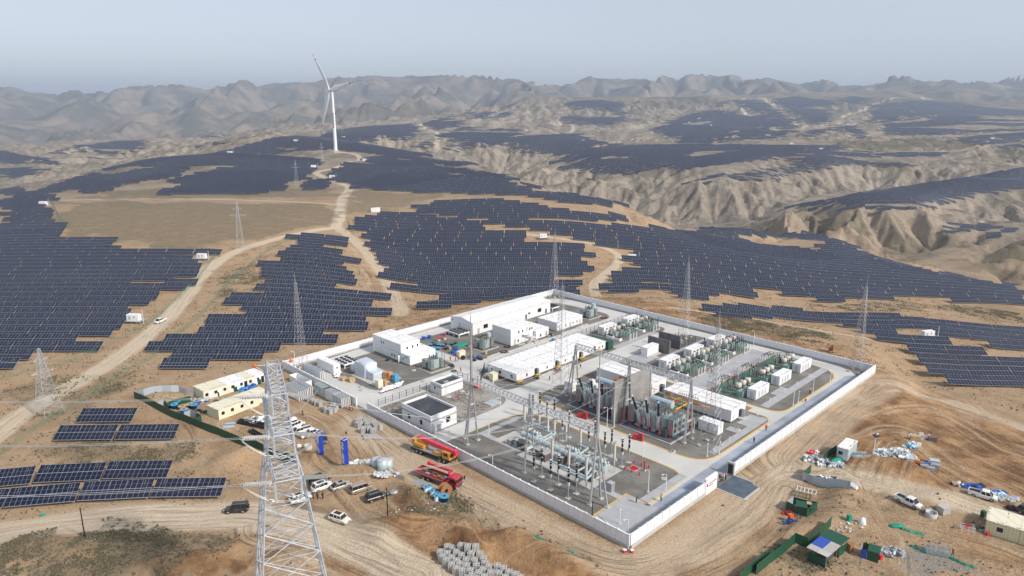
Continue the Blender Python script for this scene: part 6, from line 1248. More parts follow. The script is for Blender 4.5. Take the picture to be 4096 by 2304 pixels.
t=thing('gantry','front steel gantry over the pipe switchgear with two tall spires','gantry',S(14.5,8,.1),R45,'steel line gantries')
for a,br,sp in ((14.5,-3.,18.5),(33.3,0,5.),(52.5,3.,18.5)): aframe(t,a,8,16.2,brace=br or None,spire=sp,a0=14.5,b0=8)
beam(t,Vector((0,0,15.6)),Vector((0,18.6,15.6)),.6); beam(t,Vector((0,19,15.6)),Vector((0,38,15.6)),.6)
t=thing('gantry','rear steel gantry standing beside the big transformers','gantry',S(15.9,45.8,.1),R45,'steel line gantries')
for a,br,sp in ((15.9,0,0),(34.,0,0),(52.,3.,0)): aframe(t,a,45.8,16,brace=br or None,spire=sp,a0=15.9,b0=45.8)
beam(t,Vector((0,0,15.2)),Vector((0,18,15.2)),.6); beam(t,Vector((0,18.4,15.2)),Vector((0,36.1,15.2)),.6)
# ---------- turbine, line towers, conductors ----------
mat('galv_tower',(.46,.49,.53),.6,0,.25,1.)
mat('turbine_white',(.80,.82,.84),.4,0,.03,.1)
tb=TG(1343,604); tb.z=gnd(tb.x,tb.y); HUB=101.
t=thing('wind_turbine','tall white wind turbine with red banded blade tips on the far ridge','wind turbine',tb,0)
mb=MB(); mb.cyl((0,0,-3),(0,0,HUB-1.5),3.1,1.9,'turbine_white',24); mb.obj('tower',t); mb=MB(); mb.cyl((0,0,-3),(0,0,.8),6.5,6.,'concrete',20); mb.obj('foundation',t)
mb=MB()
for k in range(5):
    z=62-k*5.2
    for (x,dz,w,h) in ((-.9,1.4,1.8,.5),(-.9,0,1.8,.5),(-.25,-.9,.5,3.),(-1.2,-1.4,2.4,.45)): mb.box(x,x+w,-3.0,-2.1,z+dz-h/2,z+dz+h/2,'dark_grey')
mb.obj('lettering',t)
ax=Vector((-.70,-.71,.05)).normalized(); up=(Vector((0,0,1))-ax*ax.z).normalized(); sd=up.cross(ax).normalized()*-1
if sd.x<0: sd=-sd
hub=Vector((0,0,HUB))+ax*5.5; mb=MB(); mb.cyl(Vector((0,0,HUB))-ax*7,Vector((0,0,HUB))+ax*3.4,2.3,2.2,'turbine_white',10); mb.obj('nacelle',t)
mb=MB(); mb.cyl(hub-ax*2,hub+ax*.6,2.2,2.0,'turbine_white',14); mb.cyl(hub+ax*.6,hub+ax*2.4,2.0,.4,'turbine_white',14); mb.obj('hub',t)
for an in (9,129,249):
    d=sd*math.cos(R(an))+up*math.sin(R(an)); e=d.cross(ax).normalized(); mb=MB(); K=22; V=[]; Lb=75.
    for k in range(K+1):
        s_=k/K; r=1.+s_*Lb; ch=1.4+ (3.4*sst(0,.2,s_) if s_<.2 else 3.4*(1-(s_-.2)/.8)**1.0-.9*(s_-.2)/.8)/1.; ch=max(.7,ch*1.25); th=max(.25,1.5*(1-s_)**1.2*.6+.2); p=hub+d*r+ax*(1.5*s_*s_); tw=R(18*(1-s_)); u=e*math.cos(tw)+ax*math.sin(tw); w=ax*math.cos(tw)-e*math.sin(tw)
        for q in range(8): a_=2*PI*q/8; V.append(p+u*(math.cos(a_)*ch*.9+ch*.25)+w*math.sin(a_)*th)
    for k in range(K):
        m_='red' if (.80<(k+.5)/K<.87 or (k+.5)/K>.95) else 'turbine_white'
        mb.add(V[k*8:k*8+16],[(i,(i+1)%8,(i+1)%8+8,i+8) for i in range(8)],m_,True)
    mb.add(V[-8:],[tuple(range(8))],'red'); mb.obj('blade',t)
# strings and conductors
def ins_string(parent,p,q,n=16,r=.25,name='insulator_string',double=True):
    mb=MB(); d=(q-p); L=d.length; u=d.normalized(); s=u.cross(Vector((0,0,1)));  s=s.normalized()*.22 if s.length>.1 else Vector((.22,0,0))
    for off in ((s,-s) if double else (s*0,)):
        for k in range(n):
            a=p+off+u*(L*(k+.1)/n); b=p+off+u*(L*(k+.65)/n); mb.cyl(a,b,r,r*.55,'glass_pale',8)
        mb.bar(p+off,q+off,.03,'galv')
    return mb.obj(name,parent)
mat('glass_pale',(.62,.62,.60),.3,0,.1,1); mat('wire',(.50,.51,.52),.4,.3,.1,1.)
def sagline(p,q,sag,n=22): return [p.lerp(q,k/n)-Vector((0,0,4*sag*(k/n)*(1-k/n))) for k in range(n+1)]
def conductor(label,p,q,sag,r=.035,two=True,group='overhead conductors'):
    mb=MB(); d=(q-p).normalized(); s=Vector((-d.y,d.x,0))*.22
    for off in ((s,-s) if two else (s*0,)): mb.tube([x+off for x in sagline(p,q,sag)],r,'wire',4)
    o=mb.obj('conductor'); tag(o,label,'power line',group); return o
# the big near tower: square body with arms towards and away from the viewpoint
TX,TY=-33.2,93.5; TB=Vector((TX,TY,gnd(TX,TY)))
TR_=Matrix.Rotation(R(24),3,'Z'); TRi=TR_.inverted()
t=thing('transmission_tower','huge galvanised lattice tower in the left foreground, base cut by the frame','lattice tower',TB,R(24))
def tw(z): 
    return 6.9*(1-z/46.)+.6*(z/46.) if z<30 else (2.45-(z-30)*.10)
zz=[0,6.5,12,16.8,21,24.8,28.3,31.6,33.6,35.6,37.6,39.6,41.4,43.2,45.2]; mb=MB()
lattice(mb,[(z,tw(z)*.86,tw(z)*.86,0,0) for z in zz[:8]],.2,'galv_tower',.13,X_=True,hz=.07)
for a_,b_ in zip(zz[:6],zz[1:7]):
    m_=(a_+b_)/2; w=tw(m_)*.86
    for k,(sx,sy,ex,ey) in enumerate(((-1,-1,1,-1),(1,-1,1,1),(1,1,-1,1),(-1,1,-1,-1))): mb.bar((sx*w,sy*w,m_),(ex*w,ey*w,m_),.045,'galv_tower'); mb.bar((sx*w,sy*w,m_),((sx+ex)/2*w*.95,(sy+ey)/2*w*.95,b_),.08,'galv_tower')
mb.obj('lower_body',t); mb=MB(); lattice(mb,[(z,tw(z)*.86,tw(z)*.86,0,0) for z in zz[7:]],.17,'galv_tower',.11,hz=.06,X_=True); mb.obj('upper_body',t)
AR=[(31.0,5.6,1.7,'lowest'),(37.2,5.2,1.3,'middle'),(42.6,4.6,1.0,'top')]; tips=[]
for z,l,wd,nm in AR:
    for s in (-1,1):
        mb=MB(); w0=tw(z)*.86; A=[Vector((x,s*w0,zz_)) for x,zz_ in ((-w0,z),(w0,z),(w0*.9,z+1.7),(-w0*.9,z+1.7))]; y1=s*(w0+l); B=[Vector((x,y1,zz_)) for x,zz_ in ((-wd,z),(wd,z),(wd*.9,z+.5),(-wd*.9,z+.5))]
        for a,b in zip(A,B): mb.bar(a,b,.12,'galv_tower')
        for k in range(5):
            for i in range(4): a=A[i].lerp(B[i],k/5); b=A[(i+1)%4].lerp(B[(i+1)%4],(k+1)/5); mb.bar(a,b,.07,'galv_tower'); mb.bar(A[i].lerp(B[i],(k+1)/5),A[(i+1)%4].lerp(B[(i+1)%4],(k+1)/5),.07,'galv_tower')
        mb.bar(B[0],B[1],.16,'galv_tower'); mb.obj('cross_arm',t)
        if s<0: tips.append((B[0],B[1],nm))
for x in (-1,1):
    mb=MB(); mb.bar((x*.5,0,44.8),(x*2.4,-.6,45.3),.1,'galv_tower'); mb.bar((x*.5,0,43.4),(x*2.4,-.6,45.2),.08,'galv_tower'); mb.obj('peak_arm',t)
    mb=MB(); mb.lathe((x*2.4,-.6,45.3),[(.1,-.25),(.3,0),(.1,.25)],'orange',10); mb.obj('warning_ball',t)
PT={'lowest':Vector((-200,97,30)),'middle':Vector((-200,108,35)),'top':Vector((-200,118,40))}
GA={'lowest':G('e',1300,110,14.3),'middle':G('c',1180,900,15.),'top':G('c',960,835,15.6)}
for (a,b,nm) in tips:
    for sgn,pt in ((-1,a),(1,b)):
        tgt=PT[nm] if sgn<0 else GA[nm]; w=TB+TR_@pt; dw=(tgt-w).normalized(); dw.z-=.10; dw.normalize(); d=TRi@dw; e=pt+d*4.3; ins_string(t,pt+d*.5,e)
        mb=MB(); ring(mb,e,.42,.045,'galv_tower',10); mb.obj('corona_ring',t)
        conductor(f"{nm} twin conductor leading {'left out of the picture' if sgn<0 else 'right to the front gantry'} from the near tower",TB+TR_@e,tgt,4.5 if sgn<0 else 2.0,group='conductors of the near tower')
    # jumper loop under the arm with hanging strings
    pa=a+TRi@Vector((-4.2,0,-.5)); pb=b+TRi@Vector((3.4,2.4,-.5)); mb=MB()
    for o_ in (-.2,.2): mb.tube([x+Vector((0,-.2+o_,0)) for x in sagline(pa,pb,3.2,16)],.035,'wire',4)
    mb.obj('jumper',t)
    for p_ in (a,b): q_=p_+Vector((0,0,-3.1)); ins_string(t,p_,q_,14,.2,double=False)
for x in (-1,1): conductor(['left','right'][x>0]+' thin earth wire leading '+('left' if x<0 else 'right')+' from the near tower peak',TB+TR_@Vector((x*2.4,-.6,45.3)),Vector((-200,121,46)) if x<0 else S(52.5,8,20),3.,.02,False,'earth wires')
# gantry strings and droppers
gt=bpy.data.objects['gantry']; 
for nm,p in GA.items():
    bm=p+(S(33,8,15.6)-p)*0; d=(TB+Vector((0,-7,34))-p).normalized(); q=p-d*3.6; o=MB()
    for off in (-.22,.22):
        for k in range(18): a=p.lerp(q,k/18)+Vector((off,0,0)); b=p.lerp(q,(k+.6)/18)+Vector((off,0,0)); o.cyl(a,b,.16,.09,'glass_pale',8)
    c=o.obj('insulator_string'); c.parent=gt; c.matrix_parent_inverse=(Matrix.Translation(gt.location)@Matrix.Rotation(R45,4,'Z')).inverted()
for i,(p,q,sg,l) in enumerate(((S(20,8.3,15.2),S(28,42.,13.),1.2,'from the front gantry beam to the first bushing of right transformer'),(S(26,8.3,15.2),S(30,46,15),1.,'from the front gantry to the concrete wall'),(S(40,8.3,15.2),S(40,46,15),1.,'rising from the beam middle to the rear gantry'),(S(47,8.3,15.2),S(47,46,15),1.,'from the left front beam to the rear gantry'),(S(51,8.3,15.2),S(51,46,15),1.,'farthest left between both gantries'),(S(16,46,15),S(52,8.3,16),1.4,'crossing diagonally between both gantries'),
  (S(52.5,8,18),S(86,20,6),1.,'from left gantry frame towards the pump house'),(S(45,46,15),S(40,68,4.2),.6,'falling from rear gantry over the left container building'),(S(30,46,15),S(26,69,4.),.6,'falling from rear gantry over the right container building'),(S(24,8,15),S(24.5,7.8,7),.1,'dropping from beam to a front arrester'),(S(19,8,15),S(19.4,7.7,7),.1,'dropping from beam end to the right arrester'),(S(29,8,15),S(29.3,7.7,7),.1,'dropping from beam to the left front arrester'))):
    conductor('sagging conductor '+l,p,q,sg,.035,False,'conductors above the yard')
# smaller towers
def tower2(label,k,x,y,h,base,arms,rz,m='galv_tower',n=9):
    p=TZ(k,x,y); t=thing('pylon',label,'pylon',p,rz,'smaller lattice pylons'); mb=MB(); zz=[h*(1-(1-i/n)**1.25) for i in range(n+1)]; lattice(mb,[(z,base*(1-z/h)**1.1+.25,base*(1-z/h)**1.1+.25,0,0) for z in zz],.085,m,.04,X_=h>15); mb.obj('lattice',t)
    for z,l in arms:
        for s in (-1,1): mb=MB(); mb.bar((0,0,z),(s*l,0,z+.1),.12,m); mb.bar((0,0,z+1.1),(s*l,0,z+.1),.09,m); mb.bar((s*l*.5,0,z),(s*l*.5,0,z+.6),.07,m); mb.obj('cross_arm',t)
    return t
tower2('large lattice pylon at the left edge beside the green mesh fence','D',375,1420,18.2,2.3,[(11.5,2.8),(15,1.8)],R(60),'galv_tower',14); tower2('lattice pylon on the scrub plain beside the main dirt road','D',1817,175,26,1.7,[(18.6,4.5),(22,2.5)],R(10)); tower2('lattice pylon in front of the hill field','A',2240,1030,26,1.6,[(19,4),(22,2)],R(20)); tower2('small far pylon below the turbine hill','A',2433,862,26,1.4,[(20,3.5)],R(10))
# white inverter stations
def station(label,p,s=1.,rz=0.,pole=True):
    t=thing('inverter_station',label,'inverter station',p,rz,'white inverter stations on the hills'); mb=MB(); mb.box(-3,3,-1.3,1.3,1.2,4.1,'white_paint',bev=.1); mb.obj('body',t); mb=MB(); mb.box(-4.5,4.5,-2.6,2.6,.95,1.2,'galv'); 
    for x in (-4.3,0,4.3):
        for y in (-2.4,2.4): mb.bar((x,y,-1.5),(x,y,1.),.15,'galv'); mb.bar((x,y,1.2),(x,y,2.1),.05,'galv')
    for y in (-2.4,2.4): mb.bar((-4.3,y,2.1),(4.3,y,2.1),.05,'galv')
    mb.obj('platform',t); mb=MB(); mb.box(-1.9,-.9,-1.33,-1.3,1.8,3.4,'silver_sheet'); mb.box(.5,1.2,-1.33,-1.3,2.6,3.2,'dark_grey'); mb.obj('door',t)
    if pole: mb=MB(); mb.cyl((5.2,-1,-.5),(5.2,-1,6.5),.12,.09,'white_paint',8); mb.obj('camera_pole',t)
    mb=MB()
    for k in range(4): mb.box(2.6,3.6,-2.9-.25*k,-2.65-.25*k,.75-.22*k,.83-.22*k,'galv')
    mb.obj('steps',t); t.scale=(s,)*3; return t
st0=None
for i,(k,x,y,s,l) in enumerate((('D',1015,735,1,'beside the left field and main dirt road'),('D',1525,262,1,'at the upper right corner of the left field'),('E',1520,105,1,'on the track behind the central field'),('E',2190,262,1,'at the bend of the loop track'),('F',1845,855,1,'above the right corner block'),('A',330,1180,1.2,'at the edge of the upper left field'),('A',2365,893,1.2,'at the right edge of hill field'),('A',2505,972,1.2,'beside the small block below turbine hill'),('A',2230,695,1.6,'on the ridge left of the turbine'),('A',1735,788,1.3,'on the crest of hill field'),
  ('B',535,558,2,'at the tip of the far left mesa field'),('B',575,582,2,'below the first far mesa station'),('B',1395,611,1.6,'alone on the bare hill'),('B',1640,510,2,'left of the upper far field'),('B',1410,476,2,'on the far hill track'),('B',1822,690,1.6,'at the right end of the great far field'),('B',175,842,1.2,'at the near tip of flank field'),('B',15,665,1.4,'just right of the turbine foot'),
  ('C',1040,757,1.4,'on the mesa edge in the right middle'),('C',820,715,1.6,'behind the mesa edge station'),('C',460,415,2.4,'on the pale far track'),('C',510,498,2.2,'below the pale far track'),('C',640,468,2.2,'in the middle of far right fields'),('C',885,492,2.2,'beside the bare strip of far fields'),('C',1245,567,2,'at end of the far valley track'),('C',1170,437,2.4,'in the high far fields'),('C',1640,408,2.4,'high on the far right fields'),('C',1730,468,2.2,'in the far right fields'),('C',2090,432,2.4,'on the zigzag far track'),('C',1910,498,2.2,'on the lower zigzag track'),('C',2335,675,1.6,'near the right edge mesa'),('C',125,519,2.2,'on the left far track'),('C',50,552,2.2,'at the end of left far track'),('C',215,573,2.2,'below the left far track'))):
    p=TZ(k,x,y)
    s=min(s,1.45)*.8
    if st0 is None: st0=station('x',p,s); o=st0
    else: o=dup(st0)
    o.location=p; o.scale=(s,)*3; o['label']='white box station '+l; o.rotation_euler=(0,0,R(-6) if i<2 else R((i*37)%25-12))
for i,(x,y) in enumerate(((240,1222),(258,1220),(275,1218))):
    p=TZ('B',x,y); small_box('white_box',['left','middle','right'][i]+' one of three white boxes at the scrub edge','box',0,0,3,3.4,3,'white_paint',loc=p,rz=R(10),group='three white boxes')
# green mesh fences beside the road
mat('net_green',(.10,.24,.16),.8)
def meshfence(label,k,pts,h=1.9,step=3.2,m='net_green',grp='green mesh fences'):
    W=[TZ(k,*p) for p in pts]; W=smooth([(p.x,p.y) for p in W],4); o=Vector((W[0][0],W[0][1],gnd(*W[0]))); t=thing('mesh_fence',label,'fence',o,0,grp)
    L=0; prev=None; mb=MB(); n=0; acc=[]
    for (x1,y1),(x2,y2) in zip(W[:-1],W[1:]):
        d=math.hypot(x2-x1,y2-y1); k_=max(1,round(d/step))
        for i in range(k_): acc.append((x1+(x2-x1)*i/k_,y1+(y2-y1)*i/k_))
    acc.append(W[-1]); pts_=[Vector((x,y,gnd(x,y)))-o for x,y in acc]; pm=MB(); pm.bar((0,0,-.4),(0,0,h+.1),.05,m); PM_=pm.mesh('post')
    for i,(a,b) in enumerate(zip(pts_[:-1],pts_[1:])):
        for z in (.1,.4,.7,1.,1.3,1.6,h): mb.bar(a+Vector((0,0,z)),b+Vector((0,0,z)),.022,m)
        q=int((b-a).length/.5)
        for j in range(q): c=a.lerp(b,j/q); mb.bar(c+Vector((0,0,.1)),c+Vector((0,0,h)),.018,m)
        if i<99: ob=bpy.data.objects.new('post',PM_); COL.objects.link(ob); ob.parent=t; ob.location=a
    mb.obj('mesh',t)
meshfence('long green mesh fence between the left field and the main road','D',[(-60,1190),(250,1100),(600,1015),(800,925),(980,835),(1140,735),(1250,645),(1380,525),(1480,430),(1560,325),(1640,215)])
meshfence('long green mesh fence between the main road and the middle block','q1',[(-30,570),(90,480),(280,350),(450,235),(640,130),(820,20)]); meshfence('upper green mesh fence bordering the middle block up to its tip','D',[(825,1178),(960,1105),(1100,1040),(1230,935),(1300,865),(1400,785),(1500,705),(1600,595),(1700,480),(1850,345),(2000,215),(2190,110)])
meshfence('green mesh fence bending round the left end of the scrub plain','A',[(385,1130),(410,1190),(440,1250),(470,1290),(490,1290),(450,1350),(400,1415)],2.2,5); meshfence('green mesh fence at the corner of the central field','B',[(45,1290),(70,1350),(100,1385)],2.2,5)
meshfence('green mesh fence under the flank field','B',[(110,1045),(300,1060),(600,1080),(900,1090),(1150,1115)],2.2,6); meshfence('green mesh fence at the left field top edge','D',[(860,130),(1000,150),(1200,165),(1330,180)],2.,5)
# ---------- vehicles ----------
def paint(n,c): 
    m,t,b=nt(n); f=stp(t,noise(t,1.5,5,rough=.7),.45,.75); lk(t,mixc(t,mth(t,'MULTIPLY',f,.35),c,(.42,.35,.27)),b.inputs['Base Color']); b.inputs['Roughness'].default_value=.3; b.inputs['Coat Weight'].default_value=.4
paint('car_white',(.80,.80,.79)); paint('car_black',(.015,.016,.018)); paint('car_silver',(.42,.39,.35)); paint('car_bronze',(.33,.27,.22)); paint('car_cream',(.76,.72,.62)); paint('car_grey',(.10,.11,.12)); paint('truck_red',(.5,.012,.03)); paint('crane_yellow',(.62,.30,.03)); paint('boom_red',(.72,.02,.07))
mat('headlight',(.75,.76,.78),.15); mat('tail_light',(.4,.01,.01),.3); mat('rim',(.45,.45,.46),.35,.5)
def loft(mb,secs,m,ends=True):
    n=len(secs[0]); V=[p for s in secs for p in s]; F=[]
    for k in range(len(secs)-1):
        for i in range(n-1): F.append((k*n+i,k*n+i+1,(k+1)*n+i+1,(k+1)*n+i))
    if ends: F+= [tuple(range(n))[::-1],tuple(range((len(secs)-1)*n,len(secs)*n))]
    mb.add(V,F,m)
def wheel(t,x,y,r,w=.24,m='rim'):
    mb=MB(); s=1 if y>0 else -1; mb.cyl((x,y-w/2,r),(x,y+w/2,r),r,r,'tyre',16); o=mb.obj('wheel',t); mb=MB(); mb.cyl((x,y+s*(w/2-.02),r),(x,y+s*(w/2+.015),r),r*.62,r*.58,m,10); mb.obj('rim',o)
def car(kind,col,label,grp='parked cars and pickups'):
    K={'suv':(4.7,1.9,1.75),'hatch':(4.5,1.85,1.55),'van':(4.75,1.75,1.85),'pickup':(5.3,1.85,1.8),'offroad':(4.8,1.9,1.95),'bigsuv':(4.9,1.95,1.85)}[kind]; L,W,Hh=K; h=L/2; w=W/2
    t=thing('pickup_truck' if kind=='pickup' else 'car',label,'pickup' if kind=='pickup' else 'car',(0,0,0),0,grp)
    zb=.30; zw=1.02 if kind!='hatch' else .92; hood=zw-.03
    def sec(x,z0,z1,ww): return [(x,-ww*.93,z0),(x,-ww,z0+.25),(x,-ww,z1-.12),(x,-ww*.9,z1),(x,ww*.9,z1),(x,ww,z1-.12),(x,ww,z0+.25),(x,ww*.93,z0)]
    mb=MB(); xs=[(-h,zb+.12,zw-.12,w*.86),(-h+.25,zb,zw,w*.97),(-h*.4,zb-.05,zw,w),(h*.25,zb-.05,zw,w),(h*.55,zb-.03,hood,w*.98),(h-.35,zb,hood-.14,w*.94),(h,zb+.1,hood-.38,w*.8)]
    if kind=='pickup': xs[1]=(-h+.1,zb,zw,w*.97)
    loft(mb,[sec(*x) for x in xs],col); mb.obj('body',t)
    # cabin: glass band and painted roof
    if kind=='pickup': c=(-.45,-.25,1.05,1.75)
    elif kind=='van': c=(-h+.1,-h+.35,1.2,h-.75)
    elif kind=='offroad': c=(-h+.12,-h+.25,.75,h-1.35)
    elif kind=='hatch': c=(-h+.2,-h+1.25,.75,h-1.15)
    else: c=(-h+.2,-h+.65,.75,h-1.25)
    xb0,xr0,xr1,xb1=c; zr=Hh
    def cs(x,z,ww): return [(x,-ww,z),(x,ww,z)]
    V=[(xb0,-w*.9,zw-.01),(xb1,-w*.9,zw-.01),(xb1,w*.9,zw-.01),(xb0,w*.9,zw-.01),(xr0,-w*.76,zr-.07),(xr1,-w*.76,zr-.07),(xr1,w*.76,zr-.07),(xr0,w*.76,zr-.07)]
    mb=MB(); mb.add(V,[(0,1,5,4),(1,2,6,5),(2,3,7,6),(3,0,4,7),(4,5,6,7)],'glass_dark'); mb.obj('windows',t)
    mb=MB(); mb.add([(xr0-.06,-w*.79,zr-.09),(xr1+.04,-w*.79,zr-.09),(xr1+.04,w*.79,zr-.09),(xr0-.06,w*.79,zr-.09),(xr0+.05,-w*.66,zr),(xr1-.1,-w*.66,zr),(xr1-.1,w*.66,zr),(xr0+.05,w*.66,zr)],[(0,1,5,4),(1,2,6,5),(2,3,7,6),(3,0,4,7),(4,5,6,7),(3,2,1,0)],col)
    def lerp(a,b,f): return tuple(p+(q-p)*f for p,q in zip(a,b))
    for f in ((0,.36,.68,1) if kind!='pickup' else (0,.45,1)):
        for i,j,k_,l in ((0,1,4,5),(3,2,7,6)): mb.bar(lerp(V[i],V[j],f),lerp(V[k_],V[l],f),.06,col)
    mb.obj('roof',t)
    if kind in('suv','bigsuv','hatch') : mb=MB(); mb.box(xr0+.5,xr1-.35,-w*.5,w*.5,zr-.002,zr+.012,'glass_dark'); mb.obj('sunroof',t)
    if kind in ('van','bigsuv','offroad'): mb=MB(); [mb.bar((xr0+.2,s*w*.62,zr+.05),(xr1-.2,s*w*.62,zr+.05),.03,'galv') for s in (-1,1)]; mb.obj('roof_rails',t)
    if kind=='pickup':
        mb=MB(); mb.box(-h+.12,-.55,-w*.8,w*.8,zw+.003,zw+.012,'black'); mb.box(-h+.02,-.45,-w*.95,-w*.82,zw-.05,zw+.22,col); mb.box(-h+.02,-.45,w*.82,w*.95,zw-.05,zw+.22,col); mb.box(-h,-h+.12,-w*.9,w*.9,zw-.05,zw+.22,col); mb.bar((-.6,-w*.7,zw+.5),(-.6,w*.7,zw+.5),.05,'galv'); mb.obj('bed',t)
    if kind=='offroad': mb=MB(); mb.cyl((-h-.02,0,1.1),(-h-.22,0,1.1),.38,.36,'tyre',14); mb.cyl((-h-.22,0,1.1),(-h-.25,0,1.1),.22,.2,'rim',10); mb.obj('spare_wheel',t)
    for s in (-1,1):
        r=.38 if kind in('pickup','offroad','bigsuv') else .34
        for x in (-h*.6,h*.6): wheel(t,x,s*(w-.12),r)
        mb=MB(); mb.box(h-.22,h-.03,s*w*.55-.18,s*w*.55+.18,hood-.42,hood-.25,'headlight'); mb.obj('headlight',t); mb=MB(); mb.box(-h-.02,-h+.1,s*w*.72-.1,s*w*.72+.1,zw-.35,zw-.15,'tail_light'); mb.obj('tail_light',t)
        mb=MB(); mb.box(xb1-.5,xb1-.3,s*w*1.0-.1+s*.08,s*w*1.0+.1+s*.08,zw+.02,zw+.2,col); mb.obj('mirror',t)
    mb=MB(); mb.box(h-.06,h+.02,-w*.35,w*.35,hood-.45,hood-.25,'dark_grey'); mb.obj('grille',t)
    return t
def put(o,k,rear,front,z=0,sc=None):
    a=G(k,*rear); b=G(k,*front); c=(a+b)/2; c.z=gnd(c.x,c.y)+.02; d=b-a; o.location=c; o.rotation_euler=(0,0,math.atan2(d.y,d.x)); 
    if sc: o.scale=(sc,)*3
    return o
for kind,col,l,k,r_,f_ in (('offroad','car_black','black offroader with rear spare wheel behind the white car','m',(150,1095),(345,1025)),('suv','car_white','white SUV parked just in front of the black offroader','m',(185,1180),(395,1105)),('hatch','car_silver','silver two-tone hatchback third in the parked row','m',(425,1165),(630,1095)),('van','car_bronze','bronze people carrier fourth in the parked row','m',(680,1205),(885,1135)),('bigsuv','car_black','big black SUV at the right end of the parked row','m',(865,1315),(1105,1240)),
 ('suv','car_white','white car seen through the legs of near tower','q2',(280,898),(400,858)),('suv','car_cream','cream SUV with dark sunroof parked alone in the open','n',(760,960),(1040,1055)),('offroad','car_black','black boxy offroader driving on the lower left road','q1',(1868,958),(1705,968)),('suv','car_white','white SUV at the rear beside two white pickups','q2',(262,345),(345,310)),('pickup','car_white','white pickup facing left in the middle of the trio','q2',(410,352),(268,392)),('pickup','car_white','white pickup facing right nearest the blue signs','q2',(345,412),(475,372)),('van','car_grey','dark grey van half hidden behind the left blue sign','q2',(506,395),(520,468)),
 ('pickup','car_white','white pickup driving down the main dirt road at left','D',(1240,722),(1180,748)),('pickup','car_white','white pickup parked on scrub near the concrete ring','s',(310,500),(535,600)),('pickup','car_white','muddy white pickup beside the blue sheeting at right','s',(1200,410),(1545,505)),('bigsuv','car_black','dark car cut off by the right edge','s',(1880,640),(2080,720))):
    put(car(kind,col,l),k,r_,f_)
